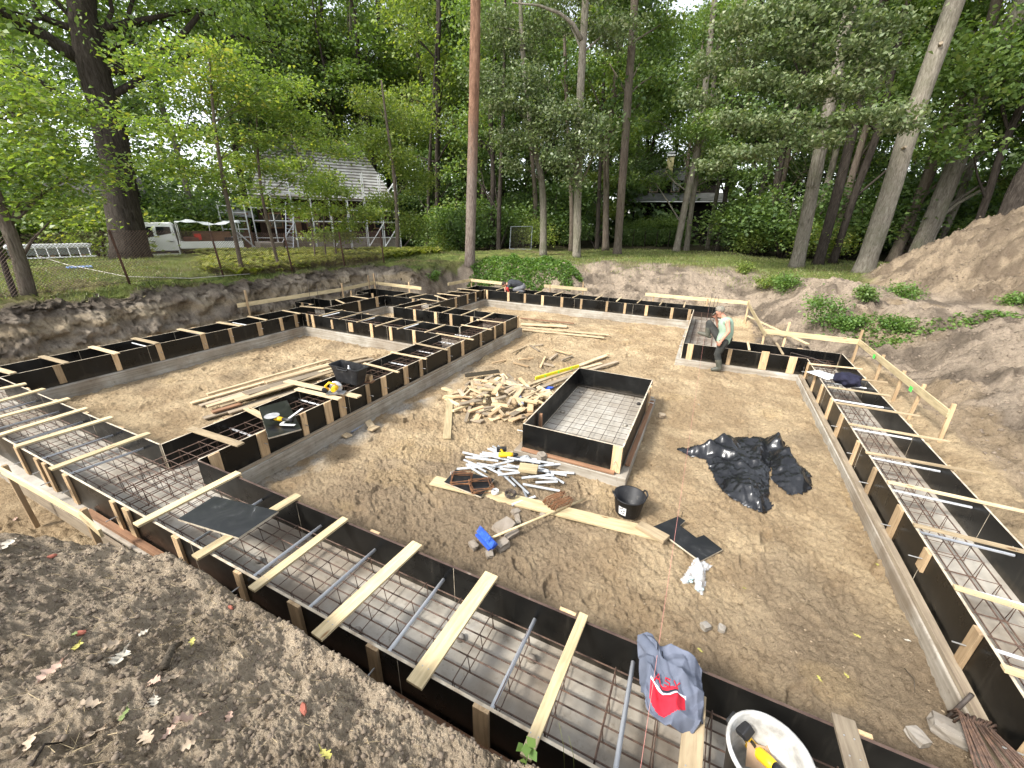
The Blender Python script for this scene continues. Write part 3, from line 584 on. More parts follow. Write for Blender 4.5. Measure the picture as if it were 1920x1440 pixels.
# ------------------------------------------------------------------ trees
def leafmat(name,cols,trans=.38,rough=.45,tcol=None):
    m=bpy.data.materials.new(name); m.use_nodes=True; nt=m.node_tree; b=nt.nodes['Principled BSDF']; out=nt.nodes['Material Output']
    g=N(nt,'ShaderNodeNewGeometry'); mp=coords(nt,'World'); n=noise(nt,mp,.55,3,.6); 
    ad=N(nt,'ShaderNodeMath'); ad.operation='MULTIPLY_ADD'; ad.inputs[1].default_value=.55; nt.links.new(g.outputs['Random Per Island'],ad.inputs[0])
    sb=N(nt,'ShaderNodeMath'); sb.operation='MULTIPLY'; sb.inputs[1].default_value=.62; nt.links.new(n.outputs[0],sb.inputs[0]); nt.links.new(sb.outputs[0],ad.inputs[2])
    r=ramp(nt,cols); nt.links.new(ad.outputs[0],r.inputs[0]); nt.links.new(r.outputs[0],b.inputs['Base Color'])
    b.inputs['Roughness'].default_value=rough; b.inputs['Specular IOR Level'].default_value=.45
    t=N(nt,'ShaderNodeBsdfTranslucent'); tc=mix(nt,1.0,r.outputs[0],tcol or (1.5,1.6,.55),'MULTIPLY'); nt.links.new(tc,t.inputs[0])
    ms=N(nt,'ShaderNodeMixShader'); ms.inputs[0].default_value=trans; nt.links.new(b.outputs[0],ms.inputs[1]); nt.links.new(t.outputs[0],ms.inputs[2]); nt.links.new(ms.outputs[0],out.inputs[0]); return m
L_OAK=leafmat('oak_leaf',[(.15,(.045,.075,.028)),(.45,(.115,.155,.065)),(.75,(.20,.235,.12)),(.95,(.32,.33,.19))],.30,.38,(1.2,1.4,.6))
L_MAPLE=leafmat('maple_leaf',[(.12,(.065,.11,.03)),(.45,(.14,.205,.058)),(.75,(.22,.285,.085)),(.93,(.40,.37,.10))],.45)
L_MID=leafmat('green_leaf',[(.15,(.05,.095,.03)),(.5,(.125,.195,.055)),(.8,(.215,.295,.09)),(.97,(.33,.33,.10))],.38)
L_YG=leafmat('yellow_green_leaf',[(.15,(.075,.12,.03)),(.5,(.165,.225,.055)),(.8,(.25,.30,.08)),(.97,(.42,.37,.1))],.42)
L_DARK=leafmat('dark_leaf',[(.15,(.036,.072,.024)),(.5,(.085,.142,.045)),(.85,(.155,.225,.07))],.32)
L_WEED=leafmat('weed_leaf',[(.15,(.045,.10,.02)),(.5,(.095,.18,.038)),(.85,(.18,.27,.07))],.4)
L_FERN=leafmat('fern_frond',[(.15,(.11,.15,.025)),(.5,(.22,.25,.05)),(.85,(.36,.34,.09))],.4)
L_GRASS=leafmat('grass_blade',[(.15,(.07,.105,.025)),(.5,(.14,.185,.048)),(.85,(.25,.25,.09))],.3)
L_LITTER=leafmat('leaf_litter',[(.15,(.16,.10,.05)),(.5,(.30,.22,.12)),(.8,(.42,.36,.18)),(.95,(.5,.42,.08))],.1,.7,(1,1,1))
def barkmat(name,stops,scale=2.2,moss=0):
    m,nt,b=newmat(name,.95,spec=.1); mp=coords(nt,'Object',(7,7,1.3)); n=noise(nt,mp,scale,6,.7,.8); r=ramp(nt,stops); nt.links.new(n.outputs[0],r.inputs[0]); c=r.outputs[0]
    mp2=coords(nt,'World'); n2=noise(nt,mp2,.9,4,.6); r2=ramp(nt,[(.45,(0,0,0)),(.7,(1,1,1))]); nt.links.new(n2.outputs[0],r2.inputs[0])
    if moss:
        ml=N(nt,'ShaderNodeMath'); ml.operation='MULTIPLY'; ml.inputs[1].default_value=moss; nt.links.new(r2.outputs[0],ml.inputs[0]); c=mix(nt,ml.outputs[0],c,(.10,.115,.055))
    nt.links.new(c,b.inputs['Base Color']); bump(nt,b,n.outputs[0],.9,.06); return m
B_GREY=barkmat('grey_bark',[(.32,(.07,.06,.048)),(.5,(.17,.15,.12)),(.7,(.27,.245,.205))],2.2,.5)
B_PALE=barkmat('pale_bark',[(.32,(.105,.092,.072)),(.5,(.215,.19,.15)),(.7,(.33,.30,.25))],2.6,.35)
B_DARK=barkmat('dark_bark',[(.3,(.016,.013,.011)),(.5,(.045,.037,.03)),(.72,(.085,.072,.06))],2.0)
B_BROWN=barkmat('brown_bark',[(.3,(.05,.038,.03)),(.5,(.12,.095,.075)),(.72,(.19,.16,.13))],2.4,.25)
def pinemat():
    m=barkmat('pine_bark',[(.32,(.075,.055,.045)),(.5,(.19,.15,.125)),(.7,(.29,.25,.21))],3); nt=m.node_tree; b=nt.nodes['Principled BSDF']
    src=b.inputs['Base Color'].links[0].from_socket; g=N(nt,'ShaderNodeNewGeometry'); sp=N(nt,'ShaderNodeSeparateXYZ'); nt.links.new(g.outputs[0],sp.inputs[0])
    mp=coords(nt,'Object',(5,5,1.2)); n=noise(nt,mp,1.6,5,.7); ad=N(nt,'ShaderNodeMath'); ad.operation='MULTIPLY_ADD'; ad.inputs[1].default_value=3; nt.links.new(n.outputs[0],ad.inputs[0]); nt.links.new(sp.outputs[2],ad.inputs[2])
    mr=N(nt,'ShaderNodeMapRange'); mr.inputs[1].default_value=6.5; mr.inputs[2].default_value=9.5; nt.links.new(ad.outputs[0],mr.inputs[0])
    r=ramp(nt,[(.35,(.12,.068,.045)),(.55,(.235,.135,.088)),(.75,(.33,.215,.15))]); nt.links.new(n.outputs[0],r.inputs[0])
    nt.links.new(mix(nt,mr.outputs[0],src,r.outputs[0]),b.inputs['Base Color']); return m
B_PINE=pinemat()
def quads_mesh(name,P,m,parent=None):
    """P: (n,4,3) leaf corner points"""
    n=len(P); me=bpy.data.meshes.new(name); me.vertices.add(n*4); me.vertices.foreach_set('co',P.astype(np.float32).ravel())
    me.loops.add(n*4); me.loops.foreach_set('vertex_index',np.arange(n*4,dtype=np.int32)); me.polygons.add(n); me.polygons.foreach_set('loop_start',(np.arange(n)*4).astype(np.int32)); me.update(calc_edges=True)
    me.materials.append(m); o=bpy.data.objects.new(name,me); COL.objects.link(o)
    if parent: o.parent=parent
    return o
def leafquads(c,size,up=.45,aspect=.62,droop=.0):
    n=len(c); nr=RNG.normal(size=(n,3)); nr/=np.linalg.norm(nr,axis=1)[:,None]; nr[:,2]=np.abs(nr[:,2])*.6+up; nr/=np.linalg.norm(nr,axis=1)[:,None]
    a=RNG.normal(size=(n,3)); u=a-nr*(a*nr).sum(1)[:,None]; u/=np.linalg.norm(u,axis=1)[:,None]; u[:,2]-=droop; u/=np.linalg.norm(u,axis=1)[:,None]; v=np.cross(nr,u)
    s=(size*RNG.uniform(.6,1.35,n))[:,None]; f=nr*s*.10
    return np.stack([c-u*s*.5,c+v*s*aspect*.5+f+u*s*.06,c+u*s*.5-f*.8,c-v*s*aspect*.5+f+u*s*.06],1)
def clumps(blobs,per_m3=None,nleaf=4000,cr=.4,flat=.45,shell=.55):
    """blobs (x,y,z,rx,ry,rz): leaf positions grouped in sprays"""
    vol=np.array([b[3]*b[4]*b[5] for b in blobs])**(2/3); cnt=np.maximum(20,(nleaf*vol/vol.sum())).astype(int); out=[]
    for b,k in zip(blobs,cnt):
        nc=max(4,k//26); d=RNG.normal(size=(nc,3)); d/=np.linalg.norm(d,axis=1)[:,None]; rr=(shell+(1-shell)*RNG.random(nc))**.8*RNG.uniform(.75,1.1,nc)
        c=np.array(b[:3])+d*rr[:,None]*np.array(b[3:6])
        i=RNG.integers(0,nc,k); q=c[i]+RNG.normal(size=(k,3))*np.array([cr,cr,cr*flat]); out.append(q)
    return np.concatenate(out)
def trunk_mesh(name,pts,rs,m,parent,n=14,flare=1.35,org=Vector((0,0,0))):
    # resample for a slightly irregular stem
    P=[Vector(p)-org for p in pts]; Q=[];Rr=[]
    for i in range(len(P)-1):
        k=max(2,int((P[i+1]-P[i]).length/.5))
        for j in range(k):
            t=j/k; p0=P[max(i-1,0)];p1=P[i];p2=P[i+1];p3=P[min(i+2,len(P)-1)]
            q=.5*((2*p1)+(p2-p0)*t+(2*p0-5*p1+4*p2-p3)*t*t+(3*p1-p0-3*p2+p3)*t**3)
            Q.append(q); Rr.append(rs[i]*(1-t)+rs[i+1]*t)
    Q.append(P[-1]); Rr.append(rs[-1]); z0=Q[0].z
    Rr=[r*(1+(flare-1)*math.exp(-(q.z-z0)/.35)) for r,q in zip(Rr,Q)]
    Rr=[r*random.uniform(.97,1.03) for r in Rr]
    mb=MB().tube(Q,Rr,n)
    for i in range(len(mb.v)):
        if n>=10: 
            x,y,z=mb.v[i]; k=i//n; a=(i%n)*2*math.pi/n; w=1+.05*math.sin(3*a+k*.35)+.035*math.sin(5*a-k*.2); c=Q[min(k,len(Q)-1)]; mb.v[i]=(c.x+(x-c.x)*w,c.y+(y-c.y)*w,z)
    return mb.build(name,m,parent,True)
def limb_path(a,b,sag=.12):
    a,b=Vector(a),Vector(b); m=(a+b)/2; L=(b-a).length; m+=Vector((random.uniform(-.1,.1)*L,random.uniform(-.1,.1)*L,sag*L)); q=(a*.3+m*.7)+Vector((0,0,-.03*L))
    return [a,q,(m*.5+b*.5)+Vector((0,0,.04*L)),b]
def tree(name,label,pts,rs,blobs,leaf,nleaf,lsize,bark,cat='tree',group=None,cr=.4,flat=.45,limbs=(),flare=1.35,up=.4,extra=None,shell=.5,limb_r=.3,stubs=()):
    base=Vector(pts[0]); t=empty(name,base); tag(t,label,cat,group); org=base
    tk=trunk_mesh('trunk',pts,rs,bark,t,14 if rs[0]>.12 else 8,flare,org)
    mb=MB()
    tp=[Vector(p) for p in pts]
    for b in blobs:
        c=Vector(b[:3]); ca=[p for p in tp if p.z<c.z-.2] or [tp[0]]
        st=min(ca,key=lambda p:(p-c).length+abs((c.z-p.z)-.6*(Vector((c.x-p.x,c.y-p.y,0)).length))*.5); i=tp.index(st); r0=rs[i]*limb_r
        L=(c-st).length
        if L>14: continue
        if name!='forest_tree': mb=MB()
        pa=[p-org for p in limb_path(st,c)]; mb.tube(pa,[r0,r0*.75,r0*.45,r0*.15],6,cap=False)
        for k in range(5):
            d=Vector((random.uniform(-1,1)*b[3],random.uniform(-1,1)*b[4],random.uniform(-.6,1)*b[5]))*.85; s0=pa[2]*random.random()+pa[3]*(1-0) if False else pa[2].lerp(pa[3],random.random())
            mb.tube([s0,s0.lerp(c-org+d,.5)+Vector((0,0,.1)),c-org+d],[r0*.3,r0*.2,r0*.06],4,cap=False)
        if name!='forest_tree': mb.build('limb',bark,t,True)
    for lp,lr in limbs: MB().tube([Vector(p)-org for p in lp],lr,8).build('limb',bark,t,True)
    if name=='forest_tree' and mb.v:
        bm=bmesh.new(); bm.from_mesh(tk.data); me2=bpy.data.meshes.new('t'); me2.from_pydata(mb.v,[],mb.f); bm.from_mesh(me2); bm.to_mesh(tk.data); bm.free(); bpy.data.meshes.remove(me2)
        for f in tk.data.polygons: f.use_smooth=True
    if blobs:
        c=clumps(blobs,None,nleaf,cr,flat,shell)-np.array(org); quads_mesh('crown',leafquads(c,lsize,up),leaf,t)
    for p,d,r in stubs:
        o=MB().tube([Vector(p)-org,Vector(p)-org+Vector(d)],[r,r*.9],9).build('cut_stub',WOODG,t)
    return t
def PT(dist,*px): return [atd(x,y,dist) for x,y in px]
def based(px,py,z,rest,dz=-.15):
    p=at(px,py,z); d=math.hypot(p.x,p.y); q=Vector((p.x,p.y,gz(p.x,p.y)+dz)); return d,[q]+[atd(x,y,d) for x,y in rest]
def BL(dist,lst): # (px,py,r horizontally,r vertically[,extra distance])
    o=[]
    for b in lst:
        p=atd(b[0],b[1],dist+(b[4] if len(b)>4 else 0)); o.append((p.x,p.y,p.z,b[2],b[2],b[3]))
    return o
# --- the great oak at the left
d,pp=based(250,487,1.5,[(240,430),(228,380),(215,300),(203,240),(190,190),(172,120),(160,60),(152,-20),(150,-140)])
OAKD=d
tree('oak_tree','huge dark-trunked oak standing beside the white truck',pp,[.70,.66,.6,.56,.54,.52,.5,.46,.42,.3],
  BL(d,[(60,40,2.6,1.2,1),(-30,110,2.5,1.2,0),(110,-30,2.6,1.4,2),(260,-30,2.8,1.5,1),(330,60,2.2,1.1,2),(420,40,2.4,1.1,1),(480,-30,2.6,1.3,2),(240,80,1.5,.8,-1),(380,130,1.8,.9,2),(30,-60,3,1.6,0),(170,-120,3,1.8,0),(340,-110,3,1.6,1),(520,90,1.6,.8,3),(-80,20,2.5,1.5,1)]),
  L_MID,15000,.20,B_DARK,limbs=[(PT(d,(168,118),(120,92),(60,52),(-10,15),(-80,-10)),[.3,.25,.2,.15,.1]),(PT(d,(190,128),(235,128),(280,112),(330,80),(380,20)),[.26,.22,.18,.13,.08]),(PT(d,(160,62),(110,45),(75,28),(40,-30)),[.16,.12,.1,.06]),(PT(d,(230,125),(225,80),(240,30),(260,-40)),[.13,.1,.08,.05]),(PT(d,(215,118),(190,70),(210,20),(200,-40)),[.12,.1,.08,.05])],flare=1.25)
# --- small trees and maples along the chain link fence
d,pp=based(52,555,1.5,[(38,490),(14,425),(-15,350),(-50,260)])
tree('maple_tree','leaning slim tree at the far left by the fence, leafy above',pp,[.15,.14,.13,.11,.06],
  BL(d,[(40,330,1.2,.35),(110,300,1.3,.35,1),(20,250,1.4,.4,.5),(185,335,.9,.3,1.5),(160,215,1.0,.3,1.5),(60,190,1.4,.4,1),(-30,300,1.5,.5),(90,370,1.0,.3,.5),(30,390,.9,.25),(0,140,1.3,.45,1.5),(130,410,.7,.2,1.5)]),L_MAPLE,7600,.135,B_BROWN,cr=.38,flat=.34,up=.9,flare=1.1)
p=at(28,556,1.5); 
tree('sapling','thin dark crooked stem at the far left edge by the fence',[Vector((p.x,p.y,gz(p.x,p.y)-.1))]+PT(math.hypot(p.x,p.y),(12,510),(2,480),(-20,440)),[.07,.06,.06,.04],[],L_MID,0,.1,B_DARK,flare=1.1)
d,pp=based(455,514,1.5,[(440,440),(425,370),(412,300),(402,230),(395,150),(392,100)])
tree('maple_tree','young bright maple with layered leaves, just behind the fence left of the scaffolded house',pp,[.075,.07,.065,.055,.05,.035,.02],
  BL(d,[(330,250,1.3,.3),(420,160,1.3,.35,.5),(500,200,1.2,.3,.3),(470,260,1.2,.28,.5),(560,230,1.1,.3,.8),(350,180,1.2,.3,.8),(400,110,1.3,.4,.5),(320,310,1.0,.26),(390,330,1.1,.25,.5),(540,160,1.0,.3,.6),(440,350,.9,.2),(300,130,1.1,.3,1)]),L_MAPLE,11000,.13,B_BROWN,cr=.36,flat=.32,up=.9,flare=1.05)
d,pp=based(525,505,1.5,[(505,430),(492,370),(484,300),(482,240),(480,200)])
tree('maple_tree','second young maple behind the fence with leaves hanging before the pale roof',pp,[.06,.055,.05,.045,.03,.02],
  BL(d+1,[(450,300,.9,.22),(540,385,.8,.2),(490,315,.9,.3),(600,345,.7,.25),(545,335,.6,.2),(480,380,.8,.2),(600,270,.9,.25),(650,290,.7,.25)]),L_MAPLE,4300,.13,B_BROWN,cr=.34,flat=.32,up=.9,flare=1.05)
for k,(a,b,lst) in enumerate([((592,492),[(585,430),(575,360),(560,290),(545,250)],[(590,360,.6,.25),(560,310,.6,.2),(620,390,.6,.25),(570,400,.5,.2)]),((612,490),[(607,430),(610,370),(618,310)],[(640,360,.6,.2),(610,330,.6,.25),(655,420,.5,.2),(600,440,.5,.2)]),((630,488),[(628,440),(622,390)],[(640,440,.5,.2),(690,400,.6,.25)])]):
    d,pp=based(a[0],a[1],1.5,b)
    tree('sapling',['leftmost','middle','rightmost'][k]+' of three thin saplings before the scaffolding',pp,[.04,.035,.03,.025,.015][:len(pp)],BL(d,lst),L_YG,2300,.13,B_BROWN,cr=.34,flat=.4,flare=1.05,group='saplings before the scaffolding')
# --- light green trees right of the house
d,pp=based(745,478,1.3,[(745,430),(742,370),(735,300),(725,230),(715,150)])
tree('linden_tree','yellow-green bushy tree at the right corner of the scaffolded house',pp,[.13,.12,.1,.09,.07,.04],
  BL(d+1,[(690,260,1.5,.8),(740,300,1.5,.8),(770,230,1.4,.9,1),(780,340,1.3,.8,1),(720,380,1.1,.7),(760,420,1.1,.7,.5),(700,190,1.3,.8,1),(790,430,.8,.7,.5)]),L_YG,13000,.15,B_BROWN,cr=.38,flat=.55,flare=1.1)
# --- trees with clear stems round the lawn
def stem(name,label,b,rest,r0,r1,blobs,leaf,n,ls,bark,z=1.75,dd=0,**k):
    d,pp=based(b[0],b[1],z,rest); m=len(pp); rs=[r0+(r1-r0)*i/(m-1) for i in range(m)]
    return tree(name,label,pp,rs,BL(d+dd,blobs),leaf,n,ls,bark,**k)
stem('pine_tree','tall straight pine with orange upper bark in the middle of the clearing edge',(880,481),[(884,380),(887,250),(890,120),(892,0),(894,-150),(896,-330)],.265,.18,[(895,-330,2,1.2),(870,-400,2.4,1.4),(930,-420,2.2,1.3)],L_DARK,2500,.3,B_PINE,flare=1.2)
stem('oak_tree','slender oak with fluted grey stem and pale leaves at mid height',(1019,469),[(1019,400),(1016,340),(1006,290),(996,240),(985,150),(978,60),(975,-60)],.23,.10,
  [(940,190,1.3,.7,-2),(990,150,1.2,.7,-2),(1000,250,1.0,.7,-2),(950,260,1.0,.6,-1),(910,150,1.1,.6,-2),(1010,200,.9,.6,-2),(980,90,1.5,.9,1),(930,60,1.5,.9,1),(960,310,.7,.5,-1),(1030,240,.7,.5,-2)],L_OAK,11500,.17,B_GREY,cr=.33,limb_r=.35)
stem('oak_tree','grey-stemmed oak with long pale drooping spray, right of the slender one',(1082,472),[(1084,350),(1086,220),(1092,100),(1098,0),(1103,-120)],.235,.17,
  [(1090,270,1.1,.7,-2),(1060,310,.8,.6,-2),(1115,235,1.0,.6,-2),(1045,220,1.0,.6,-2),(1080,340,.5,.45,-2),(1040,290,.8,.5,-2),(1120,280,.6,.5,-2),(1075,210,1.1,.5,-2),(1150,60,1.6,.9,1),(1050,30,1.8,1,1),(1120,-30,2,1,1)],L_OAK,11500,.17,B_PALE,cr=.33,limb_r=.35,limbs=[(PT(26,(1090,75),(1075,45),(1050,25),(1010,10),(960,5)),[.12,.1,.08,.06,.03])])
stem('oak_tree','thin grey stem close behind the drooping oak',(1071,462),[(1072,400),(1068,300),(1062,180),(1058,60)],.17,.10,[(1030,90,1.8,1,2),(1080,150,1.3,.9,2)],L_MID,3500,.2,B_BROWN)
stem('oak_tree','dark thin stem directly behind the slender fluted oak',(1001,456),[(1004,380),(998,300),(990,190),(985,60)],.21,.12,[(1000,60,2,1.1,3),(940,0,2,1.2,3)],L_MID,3500,.22,B_BROWN)
stem('oak_tree','tall bare grey-brown stem left of the dark timber house',(1158,469),[(1163,400),(1170,300),(1177,180),(1185,80),(1190,0),(1197,-120)],.265,.20,[(1240,150,1.6,.9,3),(1130,120,1.5,.8,3),(1250,60,1.7,1,4),(1180,-40,2.2,1.2,2),(1210,120,1.3,.8,4)],L_MID,7500,.2,B_BROWN)
stem('oak_tree','left one of two stems standing close together before the dark house',(1268,466),[(1278,420),(1290,360),(1305,290),(1318,200),(1330,90),(1340,0),(1350,-120)],.24,.17,[(1290,250,1.4,.8,-1),(1330,230,1.4,.8,-1),(1280,190,1.6,.9,2),(1245,335,1.1,.45,5),(1305,345,.9,.4,4),(1212,345,.9,.4,6),(1350,40,2,1.1,1),(1210,230,1.2,.8,3)],L_MID,9500,.18,B_GREY)
stem('oak_tree','right one of two stems standing close together before the dark house',(1288,464),[(1294,410),(1303,350),(1316,280),(1335,180),(1350,60)],.20,.13,[(1330,320,1.1,.6,0),(1360,280,1.2,.7,0),(1390,330,1.0,.6,0),(1340,130,1.6,.9,1)],L_MID,5500,.18,B_GREY)
stem('pine_tree','slim scaly stem between the dark house and the dark fork',(1327,461),[(1335,410),(1345,360),(1358,290),(1372,190),(1386,90),(1398,0)],.17,.12,[(1385,60,1.8,1,2),(1400,150,1.6,.9,2)],L_DARK,3500,.2,B_GREY)
stem('oak_tree','nearly black stem in the shade of the wood',(1383,462),[(1386,430),(1399,380),(1411,320),(1425,230)],.30,.15,[(1420,250,2,1.2,2),(1450,150,2,1.2,2)],L_DARK,4500,.24,B_DARK)
stem('oak_tree','thin grey leaning stem beside the nearly black one',(1402,462),[(1413,420),(1430,350),(1448,290),(1470,200)],.19,.12,[(1470,190,1.6,.9,2),(1500,120,1.6,1,2)],L_MID,3500,.2,B_GREY)
d1,_=based(1497,484,1.8,[])
stem('oak_tree','stout pale-footed oak carrying broad silvery sprays',(1497,484),[(1508,430),(1522,360),(1538,280),(1555,200),(1575,100),(1597,0),(1625,-130)],.34,.24,
  [(1400,285,1.5,.35),(1335,312,.9,.28),(1460,235,1.6,.4),(1530,262,1.2,.3),(1500,170,1.7,.4),(1580,100,1.6,.4),(1640,50,1.5,.4),(1470,85,1.7,.45),(1550,30,1.7,.45),(1610,165,1.2,.35),(1420,150,1.5,.4),(1375,225,1.2,.33),(1650,215,1.3,.3),(1590,228,1.1,.3),(1700,235,.8,.25),(1660,120,1.1,.3),(1560,-40,2.2,.8),(1410,40,1.8,.6),(1340,120,1.3,.4,1),(1310,190,1.1,.35,1)],L_OAK,20000,.17,B_GREY,z=1.8,dd=-6,cr=.30,flat=.28,limb_r=.035,shell=.3)
stem('oak_tree','dark rough stem right behind the stout pale-footed oak',(1537,481),[(1554,420),(1573,350),(1593,270),(1613,190),(1633,100),(1657,0),(1690,-120)],.27,.19,[(1660,20,2,1.1,2),(1700,110,2.2,1.3,14),(1720,-30,2.2,1.2,8)],L_MID,5500,.2,B_DARK,z=1.8)
stem('oak_tree','brown stem half hidden behind the dark rough one',(1556,474),[(1578,400),(1604,310),(1630,220),(1660,120)],.24,.16,[(1690,160,2.2,1.2,13),(1650,250,1.6,.9,3)],L_MID,4500,.2,B_BROWN,z=1.8)
d2,pp2=based(1623,493,1.8,[(1645,430),(1672,350),(1700,260),(1730,170),(1762,80),(1791,0),(1832,-110)])
tree('oak_tree','big bare leaning trunk with three cut branch stubs, left of the spoil heap',pp2,[.42,.41,.39,.37,.35,.34,.33,.28],BL(d2,[(1850,-150,3,1.6),(1760,-130,2.8,1.5,1)]),L_MID,3000,.25,B_PALE,z=None if False else None or 'x' and None) if False else \
tree('oak_tree','big bare leaning trunk with cut branch stubs, left of the spoil heap',pp2,[.42,.41,.39,.37,.35,.34,.33,.28],BL(d2,[(1850,-150,3,1.6),(1760,-130,2.8,1.5,1)]),L_MID,3000,.25,B_PALE,
  stubs=[(atd(1763,84,d2-.33),(-.03,-.14,.03),.075),(atd(1715,225,d2-.36),(-.05,-.2,.03),.07),(atd(1692,278,d2-.35),(.05,-.2,.04),.06)])
stem('oak_tree','big brownish leaning trunk rising behind the spoil heap',(1716,481),[(1745,420),(1775,350),(1806,270),(1840,180),(1880,90),(1917,10),(1965,-90)],.50,.40,[(1805,215,.8,.4,-3),(1840,130,2.2,1.1,4),(1740,60,2.2,1.1,4),(1830,40,2.2,1.1,5),(1900,260,2,1,4),(1960,150,2,1.2,4),(1880,340,1.6,.8,4),(1930,330,1.6,.8,3)],L_MID,11000,.2,B_GREY,z=1.8,flare=1.15)
p=atd(1888,425,34); q=[Vector((p.x,p.y,gz(p.x,p.y)-.2))]+PT(34,(1912,365),(1938,315),(1975,250),(2020,150),(2060,50))
tree('oak_tree','dark trunk at the far right edge above the spoil heap',q,[.55,.52,.48,.44,.40,.34],BL(38,[(1930,200,2.4,1.2),(1960,300,2,1),(1870,120,2.6,1.3)]),L_DARK,7000,.22,B_DARK,flare=1.1)
for k,(b,rest,bl,lf,lab) in enumerate([((610,440),[(612,400),(606,300),(600,200),(596,80),(592,-20)],[(600,180,2.2,1.1),(560,120,2,1),(650,110,2.2,1.1),(600,60,2.2,1.1),(540,210,1.8,.9),(660,200,1.8,.9),(570,270,1.6,.8),(690,40,2.2,1.2),(640,-20,2.4,1.3)],L_MID,'tall green tree rising behind the scaffolded house, its left half'),
   ((700,440),[(702,400),(704,300),(708,200),(710,80),(712,-60)],[(700,130,2.2,1.2),(750,90,2.2,1.2),(680,60,2.2,1.2),(760,170,2,1.1),(730,10,2.6,1.4),(790,40,2.2,1.2),(800,120,2,1.1),(720,210,1.8,1)],L_MID,'tall green tree rising behind the scaffolded house, its right half'),
   ((800,452),[(803,400),(806,300),(812,200),(818,80),(822,-60)],[(800,230,2,1.1),(840,180,2,1.1),(830,90,2.2,1.2),(790,300,1.7,.9),(845,270,1.7,.9),(860,30,2.4,1.3),(800,-10,2.6,1.4),(850,350,1.4,.8),(775,370,1.3,.8)],L_DARK,'dense dark green tree left of the red-barked pine'),
   ((935,462),[(936,400),(940,300),(944,200),(946,80),(948,-60)],[(930,330,1.6,.9),(960,270,1.8,1),(920,230,2,1),(960,150,2,1.1),(900,300,1.4,.8),(940,60,2.4,1.3),(900,120,2,1.1),(970,380,1.2,.8),(905,390,1.2,.8)],L_DARK,'dense dark green tree between the pine and the fluted oak'),
   ((1120,460),[(1122,400),(1126,300),(1130,200),(1134,80),(1136,-60)],[(1120,340,1.6,.9),(1150,260,2,1.1),(1110,180,2.2,1.2),(1160,140,2.2,1.2),(1130,40,2.6,1.4),(1060,380,1.3,.8),(1140,395,1.2,.7)],L_YG,'yellow-green tree glowing between the drooping oak and the bare stem'),
   ((1440,462),[(1446,400),(1460,300),(1474,200),(1490,80),(1500,-60)],[(1440,330,1.6,.9),(1480,350,1.6,.9),(1460,260,1.8,1),(1510,310,1.6,.9),(1420,380,1.2,.8),(1560,370,1.5,.9),(1460,400,1.2,.8),(1520,100,2.4,1.3)],L_DARK,'dense dark green tree behind the thin leaning stem'),
   ((1690,462),[(1700,400),(1716,300),(1732,200),(1750,80),(1765,-60)],[(1690,350,1.8,1),(1740,300,1.8,1),(1660,330,1.6,.9),(1720,200,2.2,1.2),(1780,260,2,1.1),(1670,400,1.3,.8),(1770,130,2.4,1.3),(1820,330,1.7,1),(1850,390,1.4,.9),(1770,400,1.2,.8)],L_MID,'green leafy tree filling the gap between the two big leaning trunks')]):
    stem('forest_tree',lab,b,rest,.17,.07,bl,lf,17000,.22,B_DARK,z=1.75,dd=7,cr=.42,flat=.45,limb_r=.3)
# --- wood further back: individual trees, a handful of forms copied and turned
def proto_tree(k,leaf,bark,hmin):
    r=random.Random(50+k); pts=[Vector((0,0,-.4))]; x=y=0
    for i in range(1,8): x+=r.uniform(-.35,.35); y+=r.uniform(-.35,.35); pts.append(Vector((x,y,i*3.2)))
    bl=[]
    for i in range(15):
        h=r.uniform(hmin,21); a=r.uniform(0,6.28); s=r.uniform(1.2,3.6)*(1-(h-hmin)/34); bl.append((math.cos(a)*s,math.sin(a)*s,h,r.uniform(1.3,2.2),r.uniform(1.3,2.2),r.uniform(.8,1.3)))
    q=r.uniform(.16,.3)
    return tree('forest_tree',None,pts,[q*1.15,q*1.05,q,q*.9,q*.8,q*.65,q*.5,q*.2],bl,leaf,5600,.26,bark,cr=.5,flat=.5,limb_r=.4)
protos=[proto_tree(0,L_MID,B_DARK,6),proto_tree(1,L_MID,B_BROWN,7.5),proto_tree(2,L_YG,B_DARK,6),proto_tree(3,L_DARK,B_DARK,4.5),proto_tree(4,L_MID,B_GREY,8.5),proto_tree(5,L_DARK,B_BROWN,4)]
LB=['mid-green forest tree with dark stem, deep in the wood','tall forest tree with brown stem and high crown, deep in the wood','yellow-green leafed forest tree deep in the wood','dark low-crowned forest tree deep in the wood','grey-stemmed high-crowned forest tree deep in the wood','dark brown-stemmed forest tree deep in the wood']
used=set(); rnd=random.Random(3); placed=[]; n=0
while n<54:
    px=rnd.uniform(-160,2080); dist=rnd.uniform(33,56)
    if 440<px<800 and dist<47: continue
    if 1165<px<1350 and dist<46: continue
    if 180<px<440 and dist<42: continue
    p=atd(px,430,dist)
    if any((p.xy-q).length<2.4 for q in placed): continue
    k=rnd.randrange(6)
    if px<800: k=rnd.choice([0,1,2,2,4,0])
    if px<330: k=rnd.choice([0,2,4])
    if px>820 and px<1500: k=rnd.choice([0,1,3,5,5,4,2])
    placed.append(p.xy.copy()); src=protos[k]
    if k in used: o=copy_tree(src)
    else: o=src; used.add(k)
    s=rnd.uniform(.85,1.2); o.location=(p.x,p.y,gz(p.x,p.y)); o.rotation_euler=(0,0,rnd.uniform(0,6.28)); o.scale=(s,s,rnd.uniform(.9,1.15)*s); tag(o,LB[k],'tree',LB[k].replace('forest tree','forest trees')); n+=1
for k,o in enumerate(protos):
    if k not in used:
        for c in list(o.children): bpy.data.objects.remove(c)
        bpy.data.objects.remove(o)
